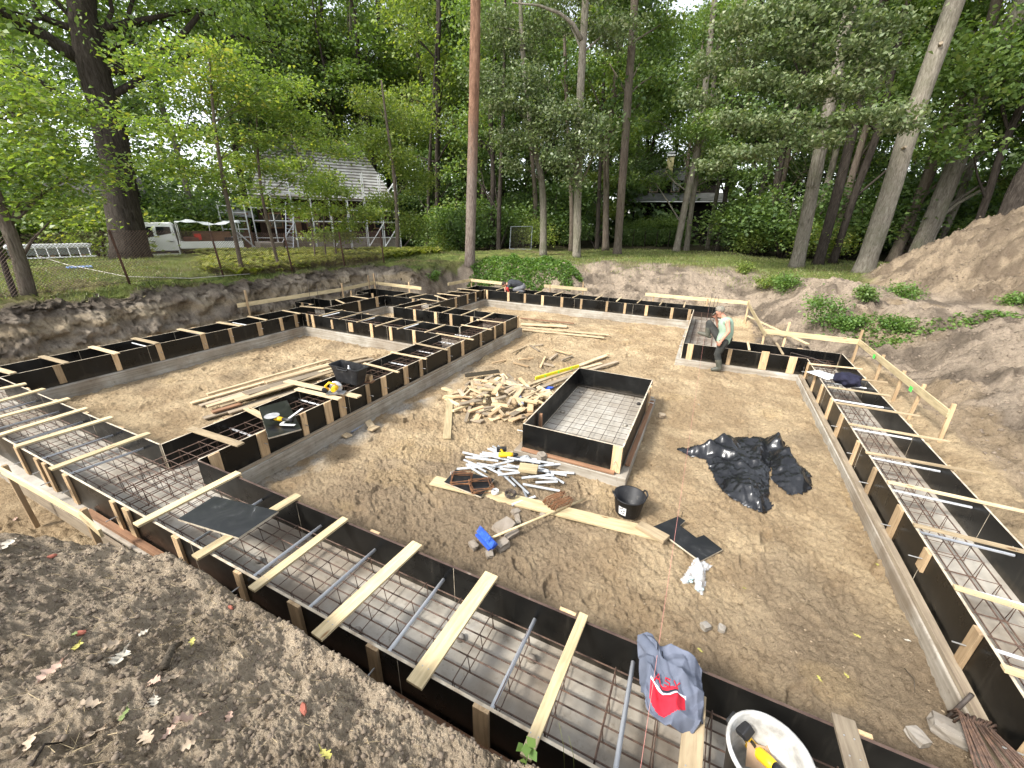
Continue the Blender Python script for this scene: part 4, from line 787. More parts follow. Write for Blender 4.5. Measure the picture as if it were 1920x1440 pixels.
for i in range(20):
    px=[470,520,560,600,640,680,720,760,800,840,880,610,700,780,860,910,950,560,660,745][i]+rnd.uniform(-18,18); p=atd(px,430,rnd.uniform(48,58)); k=[0,2,4,2,0,1][i%6]; k=k if k in used else 0
    o=copy_tree(protos[k]); s=rnd.uniform(.95,1.2); o.location=(p.x,p.y,gz(p.x,p.y)); o.rotation_euler=(0,0,rnd.uniform(0,6.28)); o.scale=(s*1.25,s*1.25,s); tag(o,LB[k],'tree',LB[k].replace('forest tree','forest trees'))
for i in range(16):
    px=[1080,1130,1175,1210,1245,1280,1320,1360,1410,1460,1520,1020,1195,1265,1335,1600][i]+rnd.uniform(-12,12); p=atd(px,430,rnd.uniform(56,64)); k=[0,1,5,0,5,2][i%6]; k=k if k in used else 0
    o=copy_tree(protos[k]); s=rnd.uniform(.95,1.2); o.location=(p.x,p.y,gz(p.x,p.y)); o.rotation_euler=(0,0,rnd.uniform(0,6.28)); o.scale=(s*1.25,s*1.25,s); tag(o,LB[k],'tree',LB[k].replace('forest tree','forest trees'))
# far-off mass of the wood
def far_wood():
    rs=[]; pts=[]
    for i in range(330):
        a=RNG.uniform(-1.25,1.25)+math.atan2(.83972,-.39493); r=RNG.uniform(58,78); h=RNG.uniform(0,1)**1.5*15; pts.append((r*math.cos(a),r*math.sin(a),1+h,3.2,3.2,1.9))
    for i in range(330):
        a=RNG.uniform(-1.2,1.2)+math.atan2(.83972,-.39493); r=RNG.uniform(49,58); h=RNG.uniform(0,1)**1.4*9
        pts.append((r*math.cos(a),r*math.sin(a),.6+h,2.6,2.6,1.5))
    for i in range(150):
        a=RNG.uniform(-1.2,1.2)+math.atan2(.83972,-.39493); r=RNG.uniform(70,84); pts.append((r*math.cos(a),r*math.sin(a),1.5+RNG.uniform(0,8),4.2,4.2,2.4))
    lo=[]
    for i in range(420):
        a=RNG.uniform(-1.2,1.2)+math.atan2(.83972,-.39493); r=RNG.uniform(48,60); lo.append((r*math.cos(a),r*math.sin(a),.3+RNG.uniform(0,1)**1.3*6.5,2.8,2.8,1.5))
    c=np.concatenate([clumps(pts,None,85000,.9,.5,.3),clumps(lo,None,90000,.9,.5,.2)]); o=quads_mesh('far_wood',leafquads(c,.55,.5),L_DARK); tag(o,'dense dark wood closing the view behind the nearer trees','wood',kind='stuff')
far_wood()
# undergrowth bushes at the wood's edge
def bush_proto(k,leaf,n,ls,h):
    t=empty('bush'); mb=MB()
    bl=[]
    for i in range(7):
        a=i*.9+k; r=random.uniform(.2,.9); bl.append((math.cos(a)*r,math.sin(a)*r,h*random.uniform(.3,.85),.75,.75,.5)); mb.tube([(0,0,-.1),(math.cos(a)*r*.5,math.sin(a)*r*.5,h*.3),(math.cos(a)*r,math.sin(a)*r,h*.75)],[.03,.022,.008],5)
    mb.build('stems',B_DARK,t,True); quads_mesh('foliage',leafquads(clumps(bl,None,n,.26,.6,.4),ls,.5),leaf,t); return t
bps=[bush_proto(0,L_DARK,2600,.125,2.6),bush_proto(1,L_MID,2600,.12,2.2),bush_proto(2,L_YG,2200,.115,2.0)]
bl_=['dark undergrowth bush at the edge of the wood','mid-green undergrowth bush at the edge of the wood','yellowish undergrowth bush at the edge of the wood']; n=0; first=[True]*3
while n<74:
    px=rnd.uniform(-60,1990); dist=rnd.uniform(33,45)
    if 180<px<470: dist=rnd.uniform(40,46)
    if 465<px<775: dist=rnd.uniform(50,55)
    if px>1560: dist=rnd.uniform(38,46)
    if 1150<px<1365: continue
    k=rnd.choice([0,0,0,1,2] if px>800 else [1,2,0]); p=atd(px,440,dist); o=bps[k] if first[k] else copy_tree(bps[k]); first[k]=False
    s=rnd.uniform(1.0,2.3); o.location=(p.x,p.y,gz(p.x,p.y)-.05); o.scale=(s*1.15,s*1.15,s); o.rotation_euler=(0,0,rnd.uniform(0,6.3)); tag(o,bl_[k],'bush',bl_[k].replace('bush','bushes')); n+=1
# --- ground cover
def cover(name,label,cat,pts,size,leaf,up=.7,aspect=.6):
    tag(quads_mesh(name,leafquads(pts,size,up,aspect),leaf),label,cat,kind='stuff')
def blades(pts,h,w):
    n=len(pts); a=RNG.uniform(0,6.28,n); l=RNG.normal(size=(n,2))*.45; hh=h*RNG.uniform(.5,1.3,n); dx=np.stack([np.cos(a),np.sin(a),np.zeros(n)],1)*w*.5
    top=pts+np.stack([l[:,0]*hh,l[:,1]*hh,hh],1); return np.stack([pts-dx,pts+dx,top+dx*.25,top-dx*.25],1)
def scatter(n,x0,x1,y0,y1,cond):
    x=RNG.uniform(x0,x1,n); y=RNG.uniform(y0,y1,n); z,d,wl,wr,wk,md,heap,r=terrain(x,y,True,True); k=cond(x,y,z,d,wl,heap); return np.stack([x[k],y[k],z[k]],1)
g=np.concatenate([scatter(42000,-9,22,19,36,lambda x,y,z,d,wl,hp:(d>2.6)&(hp<.1)&(fbm(x,y,.8,3,90)+(y-21)/6>-.1)),scatter(30000,-28,-13.8,2,24,lambda x,y,z,d,wl,hp:(d>.9)&(fbm(x,y,.6,3,91)>-.25))])
tag(quads_mesh('grass',blades(g,.10,.022),L_GRASS),'short thin grass on the lawn and beyond the fence','grass',kind='stuff')
g=scatter(5200,-19,12,1,30,lambda x,y,z,d,wl,hp:(d>.7)&(hp<.1)&((wl>.5)|(y>18)))
cover('leaf_litter','fallen pale leaves scattered on the grass and bank tops','fallen leaves',g+np.array([0,0,.02]),.085,L_LITTER,2.0)
# ferns behind the fence
def ferns():
    P=[]
    c=scatter(900,-25,-15.2,9,22,lambda x,y,z,d,wl,hp:(fbm(x,y,.5,2,95)>-.3)&(np.arctan2(x,y)>-1.08))
    for q in c:
        for k in range(11):
            a=RNG.uniform(0,6.28); L=RNG.uniform(.45,.85); d=np.array([math.cos(a),math.sin(a),0]); pr=np.array([-d[1],d[0],0])
            for j in range(4):
                t0,t1=j/4,(j+1)/4; f=lambda t:q+d*L*t*.8+np.array([0,0,L*(1.1*t-.75*t*t)]); w0,w1=.11*(1-t0*.8),.11*(1-t1*.85); P.append([f(t0)-pr*w0,f(t0)+pr*w0,f(t1)+pr*w1,f(t1)-pr*w1])
    tag(quads_mesh('ferns',np.array(P),L_FERN),'dense yellow-green ferns between the fence and the house','ferns',kind='stuff')
ferns()
# weeds on the slope at the back and on the right bank
c=scatter(60000,-11.3,-5.2,17.0,21.5,lambda x,y,z,d,wl,hp:(np.hypot((x+8.6)/2.5,(y-18.9)/1.55)+fbm(x,y,1.2,3,97)*.5<1.0))
c=c[:16000]; c[:,2]+=RNG.uniform(0,1,len(c))*(.06+.24*(vn(c[:,0]*1.6,c[:,1]*1.6,3)+.5)); cover('weeds','bright green leafy weeds covering the rear slope behind the far trench','weeds',c,.11,L_WEED,.8)
c=scatter(60000,3.6,9.2,12.8,16.6,lambda x,y,z,d,wl,hp:(np.abs(y-14.1-.10*(x-5)+fbm(x,y,.9,3,98)*.7)<.26))
c=c[:1900]; c[:,2]+=RNG.uniform(0,.13,len(c)); cover('creeping_weeds','low green creeping weeds along the rim of the right bank','weeds',c,.09,L_WEED,1.0)
def weed_bush(px,py,r,h,label,leaf=L_WEED,n=900,ls=.075):
    p=gnd(px,py,4); t=empty('weed_bush',p); tag(t,label,'weed bush'); mb=MB(); bl=[]
    for i in range(6):
        a=i*1.05; q=r*random.uniform(.2,.7); bl.append((math.cos(a)*q,math.sin(a)*q,h*random.uniform(.25,.85),r*random.uniform(.25,.5),r*random.uniform(.25,.5),h*random.uniform(.2,.4))); mb.tube([(0,0,-.08),(math.cos(a)*q*.6,math.sin(a)*q*.6,h*.4),(math.cos(a)*q,math.sin(a)*q,h*.8)],[.012,.009,.004],4)
    mb.build('stems',B_BROWN,t); quads_mesh('foliage',leafquads(clumps(bl,None,int(n*1.4),r*.25,.7,.3),ls,.6),leaf,t)
weed_bush(1535,610,.65,.75,'bright green bushy weed on the bank above the right batter board',n=1000)
weed_bush(1590,620,.4,.4,'smaller leafy weed hanging over the bank right of the bushy one')
weed_bush(1620,565,.35,.45,'dull grey-green tuft on the bank rim',L_MID,700)
weed_bush(1470,548,.55,.85,'dark green bush on the slope left of the bank rim',L_WEED,1200)
weed_bush(1435,540,.5,.45,'pale yellowish weed low on the slope behind the far trench',L_YG,800)
weed_bush(1395,512,.4,.4,'yellow-green weed at the top of the rear slope',L_YG,700)
weed_bush(1680,620,.5,.35,'green trailing weed below the bank rim',L_WEED,700)
weed_bush(815,530,.35,.5,'small green weed growing from the rear left bank face',L_WEED,600)
weed_bush(1905,570,.4,.25,'low green weed at the right edge on the heap foot',L_WEED,500)
weed_bush(1690,555,.6,.3,'leafy weed mound on the highest part of the bank rim',L_WEED,700)
# ------------------------------------------------------------------ loose things in and round the pit
def obj(name,mb,m,label=None,cat=None,group=None,parent=None,smooth=False,loc=None,rz=None,bevel=0):
    o=mb.build(name,m,parent,smooth,bevel,loc)
    if rz is not None: o.rotation_euler=(0,0,rz)
    if label: tag(o,label,cat,group)
    return o
def gb(px,py): 
    p=gnd(px,py,1.0); return p
def lie(name,a,b,w,t,m,label,group=None,dz=0.0,cat='timber'):
    """board lying on the ground between two picture points"""
    p,q=gb(*a),gb(*b); z=t/2+.02+dz; return board(name,p+Vector((0,0,z)),q+Vector((0,0,z)),w,t,m,label=label,cat=cat,group=group)
def quadslab(name,pts,t,m,label,cat,edge=None):
    P=[Vector(p) for p in pts]; n=(P[1]-P[0]).cross(P[-1]-P[0]).normalized(); 
    if n.z<0: n=-n
    c=sum(P,Vector())/len(P); k=len(P); vs=[p-c for p in P]+[p-c-n*t for p in P]
    mb=MB(); mb.add(vs,[tuple(range(k)),tuple(range(k,2*k))[::-1]],0); mb.add(vs,[(i,(i+1)%k,k+(i+1)%k,k+i) for i in range(k)],1)
    o=mb.build(name,[m,edge or PLYE]); o.location=c; return tag(o,label,cat)
# batter boards on stakes
def batter(pts,stakes,label,z=.84,marks=(),grp='batter boards round the pit',bh=.13):
    r=empty('batter_board',at(*pts[0],z)); tag(r,label,'batter board',grp); org=r.location.copy()
    for a,b in zip(pts[:-1],pts[1:]):
        p,q=at(*a,z)-org,at(*b,z)-org; o=board('board',p,q,.024,bh,WOODY,r)
    for (a,top) in stakes:
        p=at(*a,z); g=gz(p.x,p.y); l=random.uniform(-.05,.05)
        off=Vector((.03,.03,0)); board('stake',Vector((p.x+l,p.y,g-.2))-org+off,Vector((p.x,p.y,z+top))-org+off,.05,.045,WOODC,r)
    for a in marks:
        p=at(*a,z)-org; 
    return r
batter([(445,573),(640,543),(701,530),(790,541)],[((462,571),.45),((690,532),.35),((640,543),.25),((765,538),.2),((700,530),.4)],'long yellow batter board along the left bank, turning at the rear left corner',.86)
batter([(840,533),(882,525),(946,532)],[((882,525),.05),((940,531),.05)],'short yellow batter board in front of the weeds, left of the crouching worker',.86)
batter([(1020,536),(1101,543)],[((1030,537),.1),((1091,542),.3)],'short yellow batter board standing alone behind the far trench',.86)
batter([(1210,552),(1402,568),(1435,627)],[((1225,553),.02),((1402,568),.1),((1432,620),.02),((1325,562),.03)],'yellow batter board behind the standing worker, bent at its right end',.86)
batter([(1432,621),(1610,641),(1778,776)],[((1473,625),.3),((1608,641),.3),((1690,705),.1),((1652,674),.1),((1726,733),.12),((1778,776),.16)],'long yellow batter board along the right bank with green paint marks',.86)
batter([(3,882),(152,967),(190,1000)],[((3,882),.06),((150,965),.06)],'yellow batter board outside the near trench at the lower left',.80,bh=.09)
lie('loose_board',(1398,600),(1512,655),.09,.024,WOODY,'loose yellow board leaning behind the right batter board',dz=.12)
for i,(px,py) in enumerate([(1533,630),(1640,668),(1709,729)]):
    p=at(px,py,.86); o=MB().box((0,0,0),(.11,.004,.09)).build('paint_mark',GREENP); o.location=p+Vector((-.016 if i else 0,-.016,0)); o.rotation_euler=(0,0,0 if i==0 else math.pi/2+.03); tag(o,['fresh green paint mark on the short arm of the right batter board','green paint mark on the right batter board by the third stake','green paint mark near the near end of the right batter board'][i],'paint mark')
# timber pile in the left bay
for i,(a,b,w,t,dz,m) in enumerate([((359,760),(622,684),.10,.03,.0,WOOD),((390,746),(618,679),.08,.04,.03,WOOD),((376,764),(615,692),.12,.03,.0,WOODG),((421,760),(622,697),.14,.03,.05,WOOD),((463,751),(602,709),.24,.025,.11,WOODG),((446,765),(562,729),.2,.03,.12,WOOD),((383,788),(600,722),.14,.03,.0,WOODG),((390,771),(540,724),.13,.03,.06,WOOD),((430,780),(600,727),.13,.03,.03,WOODG),((415,768),(580,715),.12,.03,.03,WOOD),((600,690),(688,671),.12,.03,.0,WOOD),((610,697),(700,677),.14,.03,.02,WOODG),((520,737),(655,695),.14,.03,.07,WOOD),((500,727),(640,688),.14,.03,.08,WOOD),((470,772),(600,735),.14,.03,.06,WOOD),((400,782),(455,765),.12,.03,.05,WOODR)]):
    lie('plank',a,b,w,t,m,ORD[i]+' plank of the timber pile in the left sand bay, counted from the back','planks in the left sand bay',dz)
# planks behind the middle trench
for i,(a,b,w,m) in enumerate([((976,600),(1076,610),.1,WOODR),((976,611),(1063,616),.26,WOOD),((977,617),(1142,632),.11,WOOD),((977,621),(1133,637),.11,WOOD)]):
    lie('plank',a,b,w,.03,m,['reddish-brown plank','wide pale plank','long pale plank','nearest long plank'][i]+' lying on the sand beyond the corner of the middle trench','planks beyond the middle trench',.03)
# long boards by the scrap heap
for i,(a,b,w,dz,m) in enumerate([((1067,697),(1137,670),.11,.02,WOOD),((1090,702),(1157,682),.1,.0,WOODG),((1080,700),(1127,687),.1,.04,WOOD),((1010,738),(1075,712),.11,.08,WOODG),((990,735),(1082,702),.09,.12,WOOD)]):
    lie('plank',a,b,w,.035,m,['upper pale plank pointing away from the scrap heap','lower weathered plank beyond the box formwork','short plank between two others beyond the box formwork','weathered plank lying beside the blue clamp','plank under the yellow level in the scrap heap'][i],'planks by the scrap heap',dz)
lie('plank',(845,736),(838,826),.13,.03,WOODY,'single yellow plank lying left of the scrap heap, pointing at the viewer')
# scrap heap of offcuts
hc=gb(955,748)
def heap_z(x,y): 
    e=((x-hc.x)/1.25)**2+((y-hc.y)/1.0)**2; return max(0,.17*(1-e))
k=0
for i in range(125):
    r=RNG.random()**.55; a=RNG.uniform(0,6.28); x=hc.x+1.35*r*math.cos(a); y=hc.y+.95*r*math.sin(a); L=RNG.uniform(.18,.62); yaw=RNG.uniform(0,3.14); w=RNG.choice([.04,.05,.07,.09,.11]); t=RNG.choice([.018,.022,.025,.035])
    z=gz(x,y)+heap_z(x,y)+.03; tilt=RNG.normal(0,.09)
    d=Vector((math.cos(yaw)*math.cos(tilt),math.sin(yaw)*math.cos(tilt),math.sin(tilt)))*L/2; z=max(z,gz(x,y)+abs(d.z)+.01)
    c=Vector((x,y,z)); board('offcut',c-d,c+d,w,t,[WOOD,WOODG,WOODG,WOODY,WOODC,WOOD][RNG.integers(0,6)],roll=RNG.normal(0,.16),bevel=0,label='short timber offcut in the scrap heap left of the box formwork',cat='offcut',group='offcuts in the scrap heap')
for a,b,w in [((820+740/5.33,640+130/5.33),(820+890/5.33,640+60/5.33),.05),((994,650),(1011,661),.05),((1042,659),(1071,667),.06),((1031,676),(1045,666),.06),((1053,678),(1073,670),.05),((1013,691),(1022,672),.05),((1019,685),(1038,689),.09),((963,683),(991,690),.06),((923,684),(948,678),.05),((972,677),(1000,674),.04),((1000,652),(1018,649),.04),((860,765),(890,752),.05),((873,795),(883,762),.06),((905,783),(925,770),.06),((913,778),(935,779),.05),((885,790),(905,794),.12)]:
    lie('offcut',a,b,w,.03,[WOOD,WOODG,WOODC][RNG.integers(0,3)],'timber offcut lying on the sand round the scrap heap','offcuts strewn round the scrap heap',cat='offcut')
lie('offcut',(967,742),(977,772),.1,.025,noisy('blue_grey_board',[(.3,(.16,.17,.24)),(.7,(.26,.28,.36))],4,.7),'blue-grey painted offcut lying on the near edge of the scrap heap',dz=.12)
p,q=gb(872,712),gb(936,706); board('film_strip',p+Vector((0,0,.1)),q+Vector((0,0,.13)),.2,.02,FILM,label='strip of black plywood on the far edge of the scrap heap',cat='plywood')
# yellow level
t=empty('spirit_level'); tag(t,'long yellow spirit level lying across the scrap heap','spirit level'); p,q=gb(1003,728)+Vector((0,0,.22)),gb(1084,703)+Vector((0,0,.22)); t.location=p
board('beam',Vector(),q-p,.03,.07,YEL2,t); d=(q-p)
for f in (.2,.5,.8): obj('vial',MB().box((0,0,0),(.05,.034,.03)),GREENP,parent=t,loc=d*f+Vector((0,0,.0)))
t=empty('clamp',gb(1022,736)+Vector((0,0,.1))); tag(t,'blue triangular clamp lying on a plank beside the scrap heap','clamp')
obj('frame',MB().tube([(-.16,0,.0),(.16,.05,.02),(.1,-.16,.0),(-.16,0,0)],.022,6),BLUE,parent=t); obj('plate',MB().prism([(-.12,0),(.12,.03),(.08,-.1)],-.01,.01),BLUE,parent=t); obj('screw',MB().tube([(.1,-.16,0),(.2,-.3,-.02)],.01,6),METAL,parent=t)
# heap of tubes
tc_=gb(968,885); 
for i in range(46):
    r=RNG.random()**.55; a=RNG.uniform(0,6.28); x=tc_.x+.72*r*math.cos(a); y=tc_.y+.42*r*math.sin(a); L=RNG.choice([.38,.42,.45,.5,.3]); yaw=RNG.choice([RNG.normal(.35,.3),RNG.normal(-.5,.5)],p=[.6,.4]); z=gz(x,y)+.022+.13*max(0,1-r*r)*RNG.random(); tl=RNG.uniform(-.08,.08)
    d=Vector((math.cos(yaw),math.sin(yaw),tl))*L/2; tube_thing(Vector((x,y,z+.02))-d,Vector((x,y,z+.02))+d,.016,'short grey plastic tube in the heap before the box formwork','grey tubes heaped before the box formwork')
for i,(a,b) in enumerate([((868,852),(915,862)),((1017,888),(1076,891)),((960,950),(1003,935)),((980,918),(988,938))]):
    p,q=gb(*a),gb(*b); tube_thing(p+Vector((0,0,.03)),q+Vector((0,0,.03)),.017,['grey tube lying at the left of the tube heap','grey tube sticking out right of the tube heap','grey tube lying on the long plank by the rust bundle','short grey tube in front of the tube heap'][i],'single grey tubes round the heap')
p=gb(990,897); obj('wood_block',MB().box((0,0,0),(.26,.17,.05)),WOODY,'yellow wooden block lying on the grey tubes','wood block',loc=p+Vector((0,0,.16)),rz=.25,bevel=.004)
# screws driven into the near boards
for o in [o for o in COL.objects if o.name.split('.')[0]=='spreader_board' and o.location.length<6.5]:
    L=o.dimensions.x/2
    for sx in (-1,1):
        for sy in (-1,1):
            z=MB().lathe([(0,.0015),(.0045,.0015),(.005,0)],8).build('screw',WIRE,o); z.location=(sx*(L-.12),sy*.025,.0122)
# cordless drill builder
def drill(name,loc,rz,label,s=1,tilt=(0,0)):
    t=empty(name,loc,rz); t.scale=(s,)*3; t.rotation_euler=(tilt[0],tilt[1],rz); tag(t,label,'drill')
    obj('body',MB().tube([(-.09,0,.0),(-.06,0,0),(.05,0,0),(.09,0,0)],[.026,.034,.034,.028],12),YEL,parent=t,smooth=True)
    obj('chuck',MB().tube([(.09,0,0),(.11,0,0),(.14,0,0),(.155,0,0)],[.028,.024,.02,.010],12),BLKP,parent=t,smooth=True)
    obj('handle',MB().tube([(-.03,0,-.02),(-.045,0,-.08),(-.05,0,-.14)],[.024,.021,.024],10),YEL,parent=t,smooth=True)
    obj('grip',MB().box((-.062,0,-.085),(.016,.036,.09)),BLKP,parent=t,bevel=.004); obj('trigger',MB().box((-.018,0,-.06),(.016,.016,.035)),BLKP,parent=t)
    obj('battery',MB().box((-.045,0,-.165),(.125,.075,.055)),BLKP,parent=t,bevel=.006); return t
drill('cordless_drill',gb(948,868)+Vector((0,0,.14)),.5,'yellow and black cordless drill lying on the tube heap',1.2,(1.4,0))
# black plate with rusty stirrups
P=[gb(*q)+Vector((0,0,.06)) for q in [(833,916),(855,890),(927,906),(902,939)]]; zc=max(p.z for p in P); P=[Vector((p.x,p.y,zc)) for p in P]
quadslab('black_board',P,.02,FILMP,'black plywood plate on the sand carrying rusty stirrups','plywood plate')
for j,(px,py,nn) in enumerate([(866,902,5),(901,914,5)]):
    c=at(px,py,zc); t=empty('stirrup_stack',c,.4+.3*j); tag(t,['left','right'][j]+' stack of rusty square stirrups on the black plate','stirrups','rusty stirrups')
    for i in range(nn):
        s=.13; a=[(-s,-s*.9,0),(s,-s*.9,0),(s,s*.9,0),(-s,s*.9,0),(-s,-s*.9,0)]
        o=obj('stirrup',MB().tube(a,.006,5),RUST,parent=t,loc=(random.uniform(-.02,.02),random.uniform(-.02,.02),.01+.014*i)); o.rotation_euler=(random.uniform(-.08,.08),random.uniform(-.08,.08),random.uniform(-.2,.2))
# the long plank with bits on it
lie('plank',(812,905),(1236,1008),.19,.03,WOODY,'long muddy plank lying across the near part of the big room')
lie('offcut',(1196,993),(1248,1021),.14,.04,WOOD,'short board lying over the right end of the long muddy plank',dz=.03,cat='offcut')
p=gb(957,935); t=MB()
for i in range(14): 
    a0=random.uniform(0,6.28); r=random.uniform(.045,.085); z=random.uniform(.01,.07); t.tube([(r*math.cos(a0+k*.5),r*math.sin(a0+k*.5)*.9,z+.01*math.sin(k+i)) for k in range(14)],.004,4)
obj('wire_coil',t,STEELD,'dark coil of tie wire lying on the long muddy plank','wire coil',loc=p+Vector((0,0,.04)))
p=gb(1042,951); t=empty('stirrup_bundle',p+Vector((0,0,.05)),-.5); tag(t,'bundle of rust-orange wire stirrups standing on the long muddy plank','stirrups')
for i in range(11): o=obj('stirrup',MB().tube([(0,-.12,0),(0,.12,0),(0,.12,.15),(0,-.12,.15),(0,-.12,0)],.005,5),RUST,parent=t,loc=(-.12+.024*i,random.uniform(-.015,.015),0)); o.rotation_euler=(0,random.uniform(.3,.6),random.uniform(-.12,.12))
p=gb(928,928); obj('tape_roll',MB().lathe([(.025,0),(.05,0),(.05,.035),(.025,.035),(.025,0)],16),WHITE,'small white roll of tape on the long muddy plank','tape roll',loc=p+Vector((0,0,.035)),smooth=False)
# broom
t=empty('broom',gb(905,1018)); tag(t,'blue-headed broom with a wooden handle lying on concrete chunks','broom'); o0=t.location
a,b=at(908,1014,gb(905,1018).z+.14),gb(1097,943)+Vector((0,0,.06)); obj('handle',MB().tube([a-o0,b-o0],.014,8),WOODY,parent=t,smooth=True)
ha,hb=at(893,1000,a.z)-o0,at(921,1032,a.z-.02)-o0; d=(hb-ha); L=d.length; M=frame(d).to_4x4(); M.translation=(ha+hb)/2
h=obj('head',MB().box((0,0,0),(L*.9,.05,.028)),BLUE,parent=t,bevel=.006); h.matrix_local=M
mb=MB(); 
for i in range(26):
    for j in range(5): x=(-.5+(i+.5)/26)*L; y=-.02+.01*j; mb.tube([(x,y,-.015),(x+random.uniform(-.012,.012),y*1.8+random.uniform(-.01,.01),-.09)],.004,3)
bo=mb.build('bristles',noisy('blue_bristle',[(.3,(.02,.07,.40)),(.7,(.05,.16,.62))],30,.7),t); bo.matrix_local=M@Matrix.Rotation(2.2,4,'X')
# concrete chunks
def chunk(px,py,s,label,z=0,m=None,grp='broken concrete pieces by the broom'):
    p=gb(px,py); bm=bmesh.new(); bmesh.ops.create_cube(bm,size=1); bmesh.ops.subdivide_edges(bm,edges=bm.edges[:],cuts=2,use_grid_fill=True)
    for v in bm.verts: v.co=Vector([c*(1+random.uniform(-.16,.16)) for c in v.co]); v.co*=1-.45*max(0,v.co.length-.55)
    bmesh.ops.scale(bm,vec=s,verts=bm.verts[:]); me=bpy.data.meshes.new('concrete_chunk'); bm.to_mesh(me); me.materials.append(m or CHUNK); o=bpy.data.objects.new('concrete_chunk',me); COL.objects.link(o)
    o.location=p+Vector((0,0,s[2]*.38+z)); o.rotation_euler=(random.uniform(-.15,.15),random.uniform(-.15,.15),random.uniform(0,3)); return tag(o,label,'concrete chunk',grp)
chunk(942,1028,(.15,.12,.10),'largest pale broken block under the broom head'); chunk(945,990,(.26,.18,.06),'flat grey slab of concrete behind the broom handle'); chunk(960,1005,(.2,.07,.06),'narrow concrete piece beside the broom handle')
chunk(888,1026,(.12,.08,.06),'small pale stone left of the broom head'); chunk(967,962,(.11,.08,.05),'grey lump of concrete nearest the long plank'); chunk(970,975,(.2,.07,.05),'thin concrete sliver behind the broom'); chunk(918,1042,(.1,.08,.06),'rounded stone in front of the broom head')
chunk(1015,872,(.12,.12,.14),'concrete lump on the tube heap by the box formwork',.08); chunk(852,893,(.13,.1,.06),'small concrete piece behind the black stirrup plate'); chunk(925,880,(.12,.1,.08),'stone at the left of the tube heap'); chunk(1018,968,(.1,.07,.06),'small stone in front of the long plank')
chunk(1240,783,(.12,.1,.09),'small wooden-coloured block lying on the sand right of the box formwork',m=WOODG,grp=None)
chunk(1322,1178,(.08,.07,.05),'left one of two round stones on the near sand',grp='two stones on the near sand'); chunk(1352,1182,(.075,.06,.05),'right one of two round stones on the near sand',grp='two stones on the near sand')
chunk(1775,1375,(.20,.15,.10),'large pale concrete lump with a steel pin at the lower right',grp=None); p=gb(1768,1358); rod('steel_pin',[p+Vector((0,0,.05)),p+Vector((.06,.03,.34))],.014,STEELD,label='short dark steel pin stuck in the pale concrete lump',cat='rebar')
chunk(1718,1385,(.12,.1,.06),'small stone left of the pale concrete lump',grp=None)
for i,(x,y) in enumerate([(-1.35,1.95),(-.75,2.05),(-3.6,1.75),(-2.15,1.62),(.15,2.1),(2.75,6.5),(2.6,4.9)]):
    o=MB().ball((0,0,.02),(.045,.035,.035),8,6,j=.15).build('stone',CHUNK,None,True,loc=(x,y,ZF)); tag(o,'small stone spacer lying on the trench floor under the bars','stone','stones on the trench floor')
# things by the ledge of the middle trench
p,q=gb(655,812),gb(688,793); board('metal_strip',p+Vector((0,0,.03)),q+Vector((0,0,.03)),.13,.02,noisy('grey_zinc',[(.3,(.2,.21,.24)),(.7,(.36,.38,.42))],5,.45),label='grey metal strip lying by the concrete ledge of the middle trench',cat='metal strip')
for i,(a,b) in enumerate([((633,812),(655,822)),((688,790),(698,805)),((694,810),(708,803))]): lie('offcut',a,b,.12,.03,WOOD,['left','middle','right'][i]+' short offcut beside the grey metal strip','offcuts beside the grey metal strip',cat='offcut')
# black mortar tub
rim=[at(*q,1.02) for q in [(615,684),(640,675),(692,687),(669,697)]]; c=sum(rim,Vector())/4; t=empty('mortar_tub',(c.x,c.y,.72)); tag(t,'black rectangular mortar tub standing on boards over the middle trench','tub'); o0=t.location
def rr(f,z,n=6):
    out=[]
    for i in range(4):
        a,b_,e=rim[i-1],rim[i],rim[(i+1)%4]; 
        for k in range(n+1):
            u=k/n; r=.16; p0=b_.lerp(a,r); p1=b_.lerp(e,r); q=p0*(1-u)**2+b_*2*u*(1-u)+p1*u*u; q=c+(q-c)*f; out.append((q.x-o0.x,q.y-o0.y,z))
    return out
rings=[(.74,.0),(.98,.29),(1.06,.295),(1.06,.31),(.94,.31),(.70,.02)]; mb=MB(); n_=28
for f,z in rings: mb.v+=rr(f,z)
for i in range(len(rings)-1):
    for k in range(n_): mb.f.append((i*n_+k,i*n_+(k+1)%n_,(i+1)*n_+(k+1)%n_,(i+1)*n_+k)); mb.m.append(0)
mb.f.append(tuple(range(n_))); mb.f.append(tuple(5*n_+k for k in range(n_))); mb.m+=[0,0]
obj('basin',mb,BLKP,parent=t)
for i in (1,3): 
    a,b_=rim[i],rim[(i+1)%4]; m_=(a+b_)/2-o0; e=(b_-a)*.18; obj('grip',MB().tube([m_-e+Vector((0,0,-.01)),m_-e*.8+(m_-Vector((c.x-o0.x,c.y-o0.y,m_.z)))*.1+Vector((0,0,-.03)),m_+e*.8+(m_-Vector((c.x-o0.x,c.y-o0.y,m_.z)))*.1+Vector((0,0,-.03)),m_+e+Vector((0,0,-.01))],.012,6),BLKP,parent=t)
p=at(654,690,.95); obj('bottle',MB().lathe([(0,-.2),(.03,-.2),(.03,-.02),(.012,.02),(.012,.05),(0,.05)],10),WHITE,'small white bottle standing in the mortar tub','bottle',loc=p,smooth=True)
